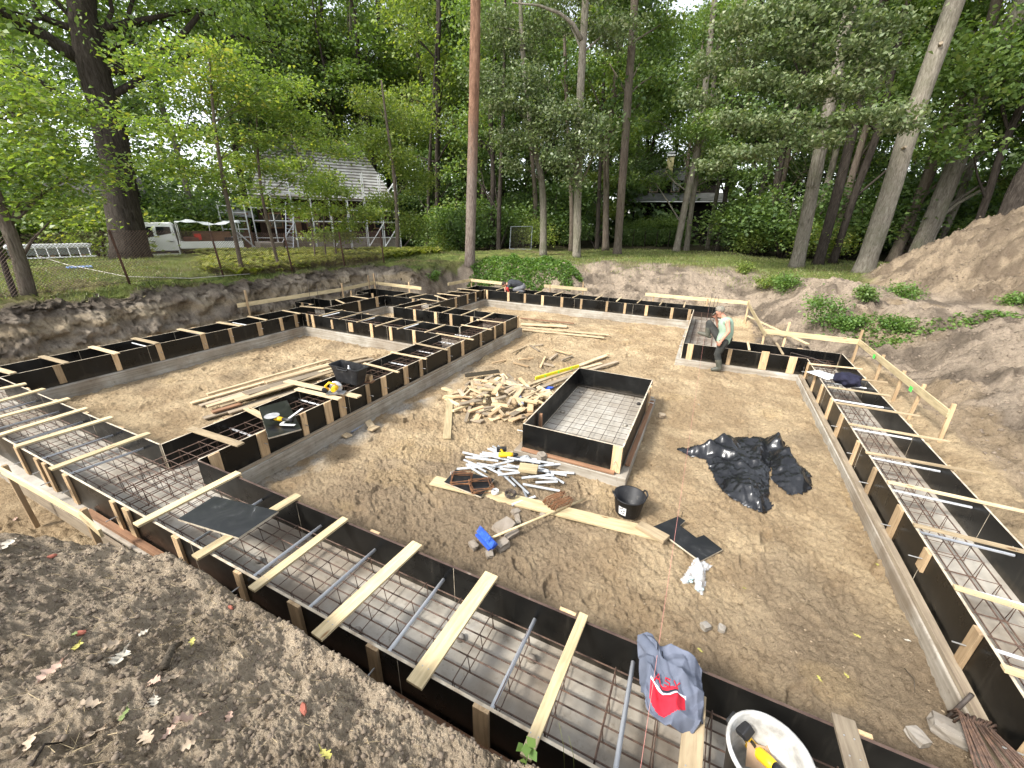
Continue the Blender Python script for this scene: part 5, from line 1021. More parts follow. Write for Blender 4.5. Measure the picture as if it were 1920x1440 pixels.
# circular saw
t=empty('circular_saw',at(630,735,.755),.5); tag(t,'yellow circular saw lying on the boards of the middle trench','circular saw')
obj('base_plate',MB().box((0,0,-.01),(.30,.15,.006)),METAL,parent=t); g=MB(); g.lathe([(0,-.02),(.1,-.02),(.105,0),(.1,.02),(0,.02)],20); o=obj('blade_guard',g,METAL,parent=t,loc=(0,.04,.08),smooth=True); o.rotation_euler=(math.pi/2,0,0)
o=obj('motor',MB().tube([(0,0,0),(0,0,.07),(0,0,.13)],[.05,.048,.04],12),YEL,parent=t,loc=(0,.02,.08)); o.rotation_euler=(math.pi/2,0,0)
obj('handle',MB().tube([(-.1,-.03,.05),(-.15,-.03,.12),(-.08,-.03,.18),(.02,-.03,.16)],[.018,.02,.02,.018],8),YEL,parent=t,smooth=True); obj('battery',MB().box((-.16,-.03,.05),(.09,.07,.06)),BLKP,parent=t,bevel=.005)
# black plate with grinder and angle
P=[at(*q,z) for q,z in [((485,764),.745),((538,750),.745),((565,804),.73),((503,821),.73)]]; quadslab('black_board',P,.021,FILMP,'black plywood plate lying askew over the middle trench, tools on it','plywood plate')
t=empty('angle_grinder',at(521,785,.80),.25); tag(t,'yellow angle grinder lying on the black plate over the middle trench','angle grinder')
obj('body',MB().tube([(-.05,0,0),(.02,0,0),(.08,0,0)],[.03,.034,.03],10),YEL,parent=t,smooth=True); obj('handle',MB().tube([(.08,0,0),(.18,0,0),(.24,0,0)],[.026,.024,.03],10),BLKP,parent=t,smooth=True)
obj('gear_head',MB().box((-.08,0,0),(.07,.06,.055)),BLKP,parent=t,bevel=.006); obj('disc',MB().lathe([(0,0),(.1,0),(.1,.004),(0,.004)],24),noisy('grinder_disc',[(.3,(.2,.2,.2)),(.7,(.4,.4,.4))],9),parent=t,loc=(-.09,.0,.035)); obj('side_handle',MB().tube([(-.08,.03,0),(-.08,.13,.01)],.013,8),BLKP,parent=t)
a,b_,e=at(526,796,.765),at(567,766,.765),at(553,797,.765); t=empty('carpenters_square',a); tag(t,'white metal carpenter\'s square lying beside the grinder','square'); board('blade',Vector((0,0,.003)),b_-a+Vector((0,0,.003)),.035,.004,WHITE,t,bevel=0); board('stock',Vector((0,0,0)),e-a,.04,.008,WHITE,t,bevel=0)
p=at(692,716,.70); t=empty('wooden_box',p,.3); tag(t,'small open wooden box standing on the panel edge right of the tub','box'); 
obj('base',MB().box((0,0,.01),(.18,.12,.02)),WOODR,parent=t)
for d in ((.05,0),(-.05,0)): obj('side',MB().box((d[0],d[1],.07),(.014,.1,.1)),WOODC,parent=t)
obj('back',MB().box((0,.05,.07),(.086,.014,.1)),WOODC,parent=t)
# big black plate on the near boards
P=[at(*q,z) for q,z in [((333,973),.735),((402,930),.735),((522,958),.735),((447,1008),.735)]]; quadslab('black_board',P,.022,FILMP,'large black plywood plate resting on boards over the near trench','plywood plate')
# black rubber bucket
p=gb(1176,962); t=empty('rubber_bucket',p+Vector((0,0,.0))); tag(t,'black rubber bucket with two handles and a white sticker on the sand','bucket')
obj('bowl',MB().lathe([(0,.005),(.13,.005),(.15,.03),(.185,.26),(.195,.265),(.195,.275),(.178,.272),(.14,.04),(0,.03)],28),BLKP,parent=t,smooth=True)
for s in (0,math.pi): o=obj('handle',MB().tube([(.185,-.06,.26),(.20,-.05,.30),(.205,0,.315),(.20,.05,.30),(.185,.06,.26)],.011,8),BLKP,parent=t,smooth=True); o.rotation_euler=(0,0,s+.5)
mb=MB(); n=6
for i in range(n+1):
    a=-2.12+.55*i/n; 
    for z,r in ((.07,.1612),(.19,.1785)): mb.v.append((r*math.cos(a),r*math.sin(a),z))
for i in range(n): mb.f.append((2*i,2*i+2,2*i+3,2*i+1)); mb.m.append(0)
obj('sticker',mb,WHITE,parent=t)
for (a0,z0) in ((-2.05,.15),(-1.9,.16),(-1.95,.11),(-1.75,.13),(-1.8,.09)):
    mb=MB(); 
    for a,z in ((a0,z0),(a0+.09,z0),(a0+.09,z0+.025),(a0,z0+.025)): r=.1512+(z-.0)*.146+.0015; mb.v.append((r*math.cos(a),r*math.sin(a),z))
    mb.f.append((0,1,2,3)); mb.m.append(0); obj('print',mb,BLKP,parent=t)
# cut piece of black plywood
Pp=[(1225,987),(1271,968),(1285,976),(1275,985),(1306,1008),(1320,1003),(1355,1030),(1313,1052)]; P=[gb(*q) for q in Pp]; zc=max(p.z for p in P)+.03; P=[at(*q,zc) for q in Pp]
mb=MB(); c=sum(P,Vector())/8; mb.prism([(p.x-c.x,p.y-c.y) for p in P][::-1],-.02,0); o=mb.build('plywood_offcut',[FILMP,PLYE]); 
for f in o.data.polygons:
    if abs(f.normal.z)<.5: f.material_index=1
o.location=c; tag(o,'notched black plywood offcut lying on the sand by the plastic bag','plywood')
# crumpled sheets: polygon filled with a relief
def crumple(name,poly,h,m,label,cat,res=46,seed=0,base=None,lift=.012,ridge=2.6,edge=.2):
    P=[gb(*q) for q in poly]; P2=[(p.x,p.y) for p in P]; xs=[p[0] for p in P2]; ys=[p[1] for p in P2]; x0,x1,y0,y1=min(xs),max(xs),min(ys),max(ys); L=max(x1-x0,y1-y0); n=res
    gx,gy=np.meshgrid(np.linspace(x0,x1,int(n*(x1-x0)/L)+2),np.linspace(y0,y1,int(n*(y1-y0)/L)+2)); X=gx.ravel(); Y=gy.ravel()
    ins=np.zeros(len(X),bool); dist=np.full(len(X),9.)
    for i in range(len(P2)):
        (ax,ay),(bx,by)=P2[i],P2[(i+1)%len(P2)]
        cr=((ay>Y)!=(by>Y))&(X<(bx-ax)*(Y-ay)/((by-ay) or 1e-9)+ax); ins^=cr
        t=np.clip(((X-ax)*(bx-ax)+(Y-ay)*(by-ay))/((bx-ax)**2+(by-ay)**2),0,1); dist=np.minimum(dist,np.hypot(X-ax-t*(bx-ax),Y-ay-t*(by-ay)))
    e=S(dist/(edge*L*.5)); 
    q=0; tri=lambda t: np.abs((t%1)-.5)*2; rg=np.random.default_rng(seed)
    for k in range(6):
        an=rg.uniform(0,3.14); lam=rg.uniform(.16,.55)*2.6/ridge; wx=vn(X*1.7+k*5,Y*1.7-k*3,seed+k)
        q=q+(tri((X*math.cos(an)+Y*math.sin(an))/lam+wx*.55+k*.37)**1.4)*np.clip(.45+wx*2.8,0,1)*lam*1.9
    q=q/max(q.max(),1e-6)*1.6
    Z=terrain(X,Y)+lift+np.where(ins,e*(.12+.88*np.clip(q/1.5,-.2,1.2))*h,0)
    ny,nx=gx.shape; k2=ins|(dist<.6*L/n); idx=-np.ones(len(X),int); keep=np.where(k2)[0]; idx[keep]=np.arange(len(keep)); fs=[]
    for j in range(ny-1):
        for i in range(nx-1):
            a=[j*nx+i,j*nx+i+1,(j+1)*nx+i+1,(j+1)*nx+i]
            if all(k2[v] for v in a): fs.append(tuple(int(idx[v]) for v in a))
    c=Vector((X[keep].mean(),Y[keep].mean(),Z[keep].min())); mb=MB().add([(X[i]-c.x,Y[i]-c.y,Z[i]-c.z) for i in keep],fs); o=mb.build(name,m,None,True); o.location=c
    so=o.modifiers.new('thick','SOLIDIFY'); so.thickness=.004; so.offset=1
    return tag(o,label,cat)
TARP=noisy('black_polythene',[(.3,(.006,.006,.007)),(.7,(.018,.019,.021))],3,.24,3,.06,.01,spec=.5)
fx=lambda L:[(1240+a/2.975,800+b/2.975) for a,b in L]
crumple('black_tarp',fx([(80,125),(180,115),(330,70),(440,62),(560,66),(610,130),(605,250),(600,300),(600,420),(622,450),(565,490),(500,460),(400,410),(360,380),(290,290),(250,190),(150,165)]),.27,TARP,'large crumpled sheet of black polythene lying on the sand','plastic sheet',110,5,ridge=2.2)
crumple('black_tarp',fx([(560,72),(640,65),(695,110),(700,150),(830,270),(838,350),(780,385),(700,382),(640,330),(612,300),(606,200)]),.26,TARP,'narrower fold of black polythene at the right of the big sheet','plastic sheet',80,9,ridge=2.6)
BAG=bpy.data.materials.new('clear_plastic'); BAG.use_nodes=True; nt=BAG.node_tree; b=nt.nodes['Principled BSDF']; b.inputs['Base Color'].default_value=(.75,.76,.76,1); b.inputs['Roughness'].default_value=.18; b.inputs['Specular IOR Level'].default_value=.6
tr=N(nt,'ShaderNodeBsdfTransparent'); ms=N(nt,'ShaderNodeMixShader'); ms.inputs[0].default_value=.36; nt.links.new(tr.outputs[0],ms.inputs[1]); nt.links.new(b.outputs[0],ms.inputs[2]); nt.links.new(ms.outputs[0],nt.nodes['Material Output'].inputs[0])
crumple('plastic_bag',[(1303,1046),(1313,1050),(1336,1063),(1322,1073),(1322,1100),(1316,1118),(1302,1106),(1301,1082),(1290,1098),(1275,1090),(1290,1068)],.12,BAG,'clear plastic bag of pale clips lying on the near sand','plastic bag',40,3,ridge=6)
for i in range(9): p=gb(random.uniform(1280,1296),random.uniform(1088,1097)) if i<5 else gb(random.uniform(1305,1318),random.uniform(1098,1112)); o=MB().ball((0,0,.02),(.02,.015,.012),7,5,j=.2).build('plastic_clip',noisy('pale_aqua',[(.3,(.35,.5,.5)),(.7,(.55,.66,.66))],9) if i==0 else bpy.data.materials['pale_aqua'],None,True,loc=p+Vector((0,0,.02))); tag(o,'small pale aqua clip inside the clear plastic bag','clip','clips in the plastic bag')
# paper, dark jacket on the right trench
t=quadslab('paper_drawing',[at(*q,.722) for q in [(1512,697),(1534,694),(1574,706),(1552,712)]],.002,noisy('paper',[(.3,(.7,.74,.78)),(.7,(.85,.87,.88))],3,.6),'white paper drawing lying on the laths of the right trench','paper',noisy('paper_edge',[(.3,(.7,.7,.7)),(.7,(.8,.8,.8))],3))
CLOTHD=noisy('navy_cloth',[(.3,(.006,.006,.014)),(.7,(.022,.022,.045))],8,.9,4,.3,.01)
def cloth_lump(name,c,r,m,label,seed):
    bm=bmesh.new(); bmesh.ops.create_icosphere(bm,subdivisions=4,radius=1); rg=np.random.default_rng(seed)
    V=np.array([v.co[:] for v in bm.verts]); n=vn(V[:,0]*2.2+3,V[:,1]*2.2+V[:,2]*1.7,seed)+.6*np.abs(vn(V[:,0]*4+V[:,2]*3,V[:,1]*4-V[:,2]*2,seed+5))
    for v,k in zip(bm.verts,n): v.co*=(1+.45*k); v.co=Vector((v.co.x*r[0],v.co.y*r[1],v.co.z*r[2]))
    me=bpy.data.meshes.new(name); bm.to_mesh(me); me.materials.append(m)
    for f in me.polygons: f.use_smooth=True
    o=bpy.data.objects.new(name,me); COL.objects.link(o); o.location=c; return tag(o,label,'jacket')
cloth_lump('jacket',at(1590,712,.80),(.21,.21,.12),CLOTHD,'dark navy jacket bundled up on the laths of the right trench',4)
# grey work jacket with red patch hanging over the near trench panel
JGREY=noisy('grey_workwear',[(.3,(.085,.098,.13)),(.7,(.145,.16,.205))],6,.9,5,.25,.006); JRED=noisy('red_workwear',[(.3,(.42,.012,.025)),(.7,(.58,.025,.045))],8,.9,4,.2,.004); JW,_,_=newmat('jacket_piping',.7,(.75,.75,.78)); JDK,_,_=newmat('jacket_lining',.9,(.02,.022,.03))
top=[(1195,1187,.80),(1222,1193,.80),(1236,1213,.80),(1258,1215,.80),(1290,1232,.80),(1319,1245,.80)]; bot=[(1200,1300,.70),(1214,1338,.70),(1243,1372,.70),(1272,1380,.70),(1297,1378,.70),(1318,1362,.70)]
A_=[at(*q) for q in top]; B_=[at(*q) for q in bot]; c0=sum(A_+B_,Vector())/12; nu,nv=70,76; mb=MB()
def cur(Pt,u):
    f=u*(len(Pt)-1); i=min(int(f),len(Pt)-2); return Pt[i].lerp(Pt[i+1],f-i)
for j in range(nv+1):
    for i in range(nu+1):
        u,v=i/nu,j/nv; p=cur(A_,u).lerp(cur(B_,u),v); wob=float(vn(np.array([u*5+v*1.2]),np.array([v*4.]),8)[0])*.055+abs(float(vn(np.array([u*9-v*3]),np.array([v*3+u*2]),9)[0]))*.06
        tr_=lambda t: abs((t%1)-.5)*2; wob=wob*.6+.045*tr_(u*2.3+v*.7+.2)**1.5*min(1,v*3+.3)+.03*tr_(u*1.2-v*2.2+.5*wob*8)**2+.018*tr_(v*4.3+u*1.7)
        p=p+Vector((0,0,.02*math.sin(math.pi*v)+wob+.01*math.sin(math.pi*u)-.10*max(0,abs(u-.5)-.38)*6*(1-v*.3))); mb.v.append(tuple(p-c0))
def jm(u,v):
    if .20<u<.70 and .665+.05*abs(u-.45)<v<.93-abs(u-.33)*.35: return 1
    if .2<u<.72 and .65<v<=.672+.05*abs(u-.45): return 2
    if .36<u<.62 and .565<v<.60: return 1
    if .36<u<.60 and .60<=v<.628: return 3
    if .30<u<.34 and .12<v<.26 or .42<u<.44 and .10<v<.25: return 3
    return 0
for j in range(nv):
    for i in range(nu): a=j*(nu+1)+i; mb.f.append((a,a+1,a+nu+2,a+nu+1)); mb.m.append(jm((i+.5)/nu,(j+.5)/nv))
j_=mb.build('work_jacket',[JGREY,JRED,JW,JDK],None,True); j_.location=c0; s=j_.modifiers.new('thick','SOLIDIFY'); s.thickness=.012; s.offset=1; s2=j_.modifiers.new('sub','SUBSURF'); s2.levels=s2.render_levels=1
tag(j_,'grey work jacket with a red patch draped over the near trench panel','jacket')
sl_=[at(1200,1195,.83),at(1226,1225,.80),at(1240,1270,.76),at(1246,1310,.73),at(1242,1330,.72)]; o=MB().tube([p-c0 for p in sl_],[.035,.05,.05,.045,.04],12).build('sleeve',JGREY,j_,True)
pc=(cur(A_,.47).lerp(cur(B_,.47),.50))-c0; du=(cur(A_,.7).lerp(cur(B_,.7),.5)-cur(A_,.3).lerp(cur(B_,.3),.5)).normalized(); dv=(A_[2]-B_[2]).normalized(); nn=du.cross(dv).normalized(); dv=nn.cross(du)
if nn.z<0: nn=-nn
for k,st in enumerate([[[(-.5,-.5),(0,.5),(.4,-.5)],[(-.25,-.1),(.25,-.1)]],[[(.4,.4),(-.3,.4),(-.3,.05),(.35,-.05),(.35,-.45),(-.4,-.45)]],[[(-.4,.5),(0,0),(.4,.5)],[(0,0),(0,-.5)]]]):
    mb=MB()
    for l in st: mb.tube([pc+nn*.075+du*(.055*(k-1)+x*.042)+dv*(y*.05) for x,y in l],.0042,5)
    mb.build('embroidered_letter',JRED,j_)
# white bucket with drill
bp_=at(1428,1405,1.0); t=empty('plastic_bucket',(bp_.x+.02,bp_.y-.05,.70)); tag(t,'large white-rimmed dirty bucket standing on the near boards, drill inside','bucket'); 
BUCK=noisy('dirty_white_bucket',[(.3,(.20,.19,.17)),(.47,(.38,.37,.34)),(.6,(.55,.54,.51)),(.8,(.30,.28,.25))],9,.55,7,.1,.003)
r0=(at(1497,1410,1.02)-at(1347,1375,1.02)).length/2; t.scale=(r0/.165,)*3
obj('outer_shell',MB().lathe([(0,0),(.125,0),(.13,.01),(.160,.29),(.168,.292),(.168,.315),(.163,.318)],36),BLKP,parent=t,smooth=True); obj('inner_wall',MB().lathe([(.1665,.3185),(.156,.312),(.150,.28),(.121,.02),(0,.015)],36),BUCK,parent=t,smooth=True); obj('rim',MB().lathe([(.155,.312),(.158,.325),(.170,.325),(.1715,.308)],36),BUCK,parent=t,smooth=True)
obj('wire_handle',MB().tube([(.172*math.cos(a),.172*math.sin(a),.30-.05*math.sin((a+.9)*1.0)) for a in [-.9+.17*k for k in range(19)]],.003,6),WIRE,parent=t)
dr=drill('cordless_drill',(0,0,0),0,'yellow and black cordless drill standing head down in the white bucket'); hi,lo=at(1400,1372,1.0),at(1442,1440,.80); zz=(lo-hi).normalized(); xx=Vector((.75,-.5,0)); xx=(xx-zz*xx.dot(zz)).normalized(); yy=zz.cross(xx); M=Matrix((xx,yy,zz)).transposed().to_4x4(); M.translation=hi+zz*.165*.95; dr.matrix_world=M@Matrix.Scale(.95,4)
dr.children[0].data.materials.clear(); dr.children[0].data.materials.append(BLKP)
CARD=noisy('cardboard',[(.3,(.36,.24,.15)),(.7,(.52,.38,.26))],4,.9)
for i,(px,py,yaw) in enumerate([(1425,1420,.4),(1450,1410,1.2)]): o=MB().box((0,0,0),(.16,.11,.003)).build('cardboard',CARD); o.location=at(px,py,.86); o.rotation_euler=(.9,.3-.6*i,yaw); tag(o,['left','right'][i]+' torn piece of cardboard in the white bucket','cardboard')
# steel bundle lower right
t=empty('rebar_bundle',gb(1850,1420)); tag(t,'bundle of bent rusty bars leaning on the footing at the lower right','rebar'); o0=t.location
for i in range(16):
    a=gb(1765+i*6+random.uniform(-8,8),1352+i*3.2+random.uniform(-6,6))+Vector((0,0,.05+random.uniform(0,.1))); k=at(1800+i*4,1340+i*2+random.uniform(-4,8),.30+.012*i); e=at(1850+i*9,1480+random.uniform(-10,30),.36+.01*i)
    obj('bar',MB().tube([a-o0,(a.lerp(k,.6))-o0+Vector((0,0,.05)),k-o0,e-o0],.008,6),STEEL,parent=t,smooth=True)
# string line
sx=(at(1206,1420,.80).x+at(1268,975,.80).x)/2; yy=at(1206,1420,.80).y
STR_,_,_=newmat('pink_string',.8,(.62,.26,.22)); rod('string_line',[(sx,.2,.84),(sx-.0,9,.83),(sx,17.44,.86)],.0012,STR_,n=5,label='thin pink mason\'s line stretched across the pit from near to far',cat='string')
# near bank: leaves, twigs, crumbs
def oakleaf(px,py,s,rz,m,label,tilt=.4):
    out=[]; n=26
    for i in range(n+1):
        t=i/n; w=(.30*math.sin(math.pi*min(1,t*1.02))**.8)*(1+.42*math.cos(t*math.pi*7))*(.45+.8*t)*.9; out.append((t-.5,max(.012,w)))
    mb=MB(); 
    for x,w in out: 
        for sgn in (-1,0,1): mb.v.append((x*s,sgn*w*s,s*(.10*abs(sgn)*(1+.3*math.sin(x*9))+.10*math.sin(x*4)+.02*math.sin(x*23+sgn))))
    for i in range(n): 
        for k in (0,1): a=i*3+k; mb.f.append((a,a+3,a+4,a+1)); mb.m.append(0)
    mb.tube([(-.5*s,0,0),(-.72*s,.05*s,.02*s)],.012*s,4)
    p=gb(px,py); o=mb.build('fallen_leaf',m,None,True); o.location=p+Vector((0,0,.012+s*.03)); o.rotation_euler=(random.uniform(-tilt,tilt),random.uniform(-tilt,tilt),rz); return tag(o,label,'leaf','fallen leaves on the near spoil bank')
LT=[noisy(nm,[(.3,a),(.7,b)],9,.75,4,.15,.002) for nm,a,b in (('tan_leaf',(.33,.25,.17),(.46,.37,.27)),('pink_leaf',(.36,.23,.17),(.50,.36,.28)),('grey_leaf',(.38,.34,.27),(.5,.46,.38)),('yellow_leaf',(.36,.33,.08),(.5,.45,.14)),('olive_leaf',(.13,.17,.06),(.2,.25,.09)))]
for i,(px,py,s,k) in enumerate([(228,1238,.13,2),(100,1262,.10,1),(148,1216,.075,3),(213,1213,.08,0),(172,1325,.08,0),(288,1285,.085,1),(325,1278,.085,0),(290,1318,.07,2),(352,1355,.105,1),(185,1378,.075,0),(275,1388,.085,0),(318,1380,.06,1),(362,1208,.05,3),(272,1190,.05,2),(352,1403,.06,0),(237,1343,.06,4),(15,1028,.12,2),(30,975,.08,1),(610,1420,.07,3),(140,1196,.045,4),(60,1400,.07,0),(430,1350,.05,1)]):
    oakleaf(px,py,s,random.uniform(0,6.3),LT[k],'%s dry leaf on the near spoil bank, %s from the left edge'%(['tan','pinkish','pale grey','yellow','olive green'][k],ORD[i%20]) if i<20 else '%s dry leaf near the lower edge of the spoil bank'%['tan','pinkish','pale grey','yellow','olive green'][k])
for i,(px,py,s,k) in enumerate([(1640,1060,.07,3),(1605,1195,.06,3),(1715,1175,.07,0),(1700,1203,.05,2),(1395,1105,.045,3),(1585,1270,.05,3),(1535,1275,.05,3),(1312,1222,.05,3),(1310,760,.05,2),(1480,720,.05,2)]):
    oakleaf(px,py,s,random.uniform(0,6.3),LT[k],['small yellow leaf on the sand at the right of the plastic bag','small yellow leaf in the middle of the near sand','long tan leaf by the right footing','grey leaf by the right footing','tiny yellow leaf near the plastic bag','yellow leaf on the damp near sand','yellow leaf on the damp near sand towards the jacket','yellow leaf near the two round stones','pale leaf on the sand right of the box formwork','pale leaf on the sand near the worker'][i],.1)
def twig(a,b,r,label,m=None,bend=.02):
    p,q=gb(*a)+Vector((0,0,r*1.2)),gb(*b)+Vector((0,0,r*1.2)); mid=(p+q)/2; mid.z=gz(mid.x,mid.y)+r*1.5; rod('twig',[p,mid+Vector((random.uniform(-bend,bend),random.uniform(-bend,bend),.004)),q],[r,r*.8,r*.5],m or B_BROWN,n=6,label=label,cat='twig',group='twigs on the near spoil bank')
twig((310,1260),(342,1213),.022,'thick broken piece of bark on the near bank',B_BROWN,.01); twig((258,1293),(322,1360),.004,'thin curved twig on the near bank below the bark'); twig((60,1440),(118,1395),.006,'dark stick at the lower left corner',B_DARK); twig((380,1070),(480,1060),.003,'fine twig hanging over the edge of the near bank'); twig((150,955),(178,960),.003,'fine twig by the lower left batter board'); twig((268,1330),(290,1290),.003,'short twig among the leaves on the near bank'); twig((1695,1255),(1715,1300),.004,'thin root on the near sand'); twig((1280,960),(1270,1010),.003,'short twig by the notched plywood'); twig((430,1190),(455,1150),.003,'pale twig on the crest of the near bank')
NEEDLE,_,_=newmat('dry_needle',.8,(.42,.33,.19)); mb=MB()
def mound_pts(n): return scatter(n*3,-4,.2,-.9,1.0,lambda x,y,z,d,wl,hp:(z>.6))[:n]
for q in mound_pts(900):
    a=random.uniform(0,6.28); L=random.uniform(.03,.09); mb.tube([(q[0],q[1],q[2]+.004),(q[0]+L*math.cos(a),q[1]+L*math.sin(a),gz(q[0]+L*math.cos(a),q[1]+L*math.sin(a))+.006)],.0009,3,cap=False)
tag(mb.build('pine_needles',NEEDLE),'dry pale pine needles strewn over the near spoil bank','pine needles',kind='stuff')
# crumbs of soil: many small lumps
def crumbs(name,pts,s0,s1,m,label):
    P=[];F_=[]; ico=[(0,0,1),(.89,0,.45),(.28,.85,.45),(-.72,.53,.45),(-.72,-.53,.45),(.28,-.85,.45),(.72,.53,-.45),(-.28,.85,-.45),(-.89,0,-.45),(-.28,-.85,-.45),(.72,-.53,-.45),(0,0,-1)]
    T=[(0,1,2),(0,2,3),(0,3,4),(0,4,5),(0,5,1),(1,6,2),(2,7,3),(3,8,4),(4,9,5),(5,10,1),(6,7,2),(7,8,3),(8,9,4),(9,10,5),(10,6,1),(11,7,6),(11,8,7),(11,9,8),(11,10,9),(11,6,10)]
    I=np.array(ico); n=len(pts); s=(s0+(s1-s0)*RNG.random(n)**3)[:,None,None]; V=pts[:,None,:]+I[None]*s*RNG.uniform(.6,1.3,(n,12,1))*np.array([1.,1.,.7]); me=bpy.data.meshes.new(name)
    F=(np.array(T)[None]+(np.arange(n)*12)[:,None,None]).reshape(-1,3); me.vertices.add(n*12); me.vertices.foreach_set('co',V.astype(np.float32).ravel()); me.loops.add(F.size); me.loops.foreach_set('vertex_index',F.astype(np.int32).ravel()); me.polygons.add(len(F)); me.polygons.foreach_set('loop_start',(np.arange(len(F))*3).astype(np.int32)); me.update(calc_edges=True); me.materials.append(m)
    o=bpy.data.objects.new(name,me); COL.objects.link(o); tag(o,label,'soil crumbs',kind='stuff')
SOILM=noisy('clod',[(.3,(.11,.085,.062)),(.7,(.24,.19,.14))],3,.95,5,.4,.01,kind='World'); SANDM=noisy('sand_clod',[(.3,(.19,.145,.095)),(.7,(.36,.28,.185))],3,.95,5,.4,.01,kind='World')
crumbs('soil_crumbs',mound_pts(16000),.0015,.016,SOILM,'loose crumbs and clods on the near spoil bank')
crumbs('sand_crumbs',scatter(60000,-5.2,2.2,2.4,15.6,lambda x,y,z,d,wl,hp:(z<.32)&(fbm(x,y,1.2,3,301)>-.25)&~((x>BX0-.2)&(x<BX1+.2)&(y>BY0-.2)&(y<BY1+.2)))[:11000],.003,.014,SANDM,'trodden crumbs of damp sand on the pit floor')
crumbs('spoil_crumbs',scatter(60000,-9,16,5,27,lambda x,y,z,d,wl,hp:(d>.1)&(z<4.4)&((hp>.3)|(d<5)))[:15000],.006,.045,SOILM,'clods of earth on the dug slopes and the spoil heap')
crumbs('bay_crumbs',scatter(30000,-11.2,-6.4,2.5,8.4,lambda x,y,z,d,wl,hp:(z<.32))[:4000],.003,.014,SANDM,'crumbs of sand in the left bay')
for i,(px,py) in enumerate([(432,1142),(97,1046),(570,1332),(150,1190)]): 
    p=gb(px,py); o=MB().ball((0,0,.008),(.03,.014,.012),8,5,j=.25).build('brick_chip',noisy('brick_red',[(.3,(.24,.075,.05)),(.7,(.36,.13,.085))],9) if i==0 else bpy.data.materials['brick_red'],None,False,loc=p); o.rotation_euler=(0,0,i*1.3); tag(o,['red brick chip on the crest of the near bank','red brick chip at the left of the near bank','red brick chip near the lower edge of the near bank','red brick chip beside the yellow leaf on the near bank'][i],'brick chip')
t=empty('seedling',gb(985,1436)); tag(t,'small green seedling growing at the bottom edge by the near panel','seedling'); mb=MB(); mb.tube([(0,0,0),(.01,.0,.12)],.003,5); mb.build('stem',L_WEED,t); quads_mesh('leaves',leafquads(np.array([[.0,0,.12],[.03,.01,.10],[-.03,.0,.11],[.01,.03,.13],[0,-.03,.09]]),.05,.8,.8),L_WEED,t)
for i,(px,py,L) in enumerate([(1063,1380,.25),(1082,1400,.2)]): p=at(px,py+20,.9); rod('grass_stalk',[Vector((p.x,p.y,.7)),p+Vector((-.02,.0,.0)),p+Vector((-.06,.02,L*.5))],[.002,.0015,.001],L_GRASS,n=4,label=['left','right'][i]+' dry grass stalk rising by the near trench panel',cat='grass stalk')
# ------------------------------------------------------------------ fence, truck, houses beyond
def wire_fence():
    px=[(120,549),(246,537),(420,520),(549,508),(647,499)]; P=[at(x,y,1.5) for x,y in px]
    d=(P[3]-P[1])/2; P=[P[1]-d*2.2,P[1]-d*1.05]+P[1:]+[P[4]+d*.9]
    for p in P: p.z=gz(p.x,p.y)
    t=empty('chain_link_fence',P[0]); tag(t,'rusty chain link fence along the top of the left bank','fence'); o0=P[0].copy(); RP=noisy('rusty_post',[(.3,(.035,.02,.014)),(.7,(.10,.05,.03))],12,.85); h=1.45
    for p in P: obj('post',MB().tube([p-o0-Vector((0,0,.3)),p-o0+Vector((-.02,-.08,h+.06))],.032,8),RP,parent=t,smooth=True)
    mb=MB(); s=.075
    for a,b in zip(P[:-1],P[1:]):
        L=(b-a).length; n=int(L/s)
        def pt(u,v): q=a.lerp(b,max(0,min(1,u/L))); return q-o0+Vector((0,0,.05+v))
        k=int(h/s)
        for i in range(-k,n+1):
            for sg in (1,-1):
                u0,u1=(i*s,i*s+h) if sg>0 else ((i+k)*s,(i+k)*s-h)
                v0,v1=0,h
                if u0<0: v0=-u0; u0=0
                if u1>L: v1=h-(u1-L); u1=L
                if u0>L: v0=u0-L; u0=L
                if u1<0: v1=h+u1; u1=0
                if v1-v0>.05: mb.tube([pt(u0,v0),pt(u1,v1)],.0045,3,cap=False)
    mb.build('wire_mesh',STEEL,t)
    for v in (.08,.75,h): obj('strand',MB().tube([p-o0+Vector((0,0,v)) for p in P],.004,4),STEELD,parent=t)
wire_fence()
c=[gnd(40,478,12),gnd(130,510,12),gnd(240,531,10),gnd(360,531,10),gnd(470,519,10)]; rod('cable',[q+Vector((0,0,.3-.05*i)) for i,q in enumerate(c)],.012,noisy('grey_cable',[(.3,(.3,.28,.24)),(.7,(.45,.42,.36))],5),label='pale slack cable hanging along the chain link fence',cat='cable')
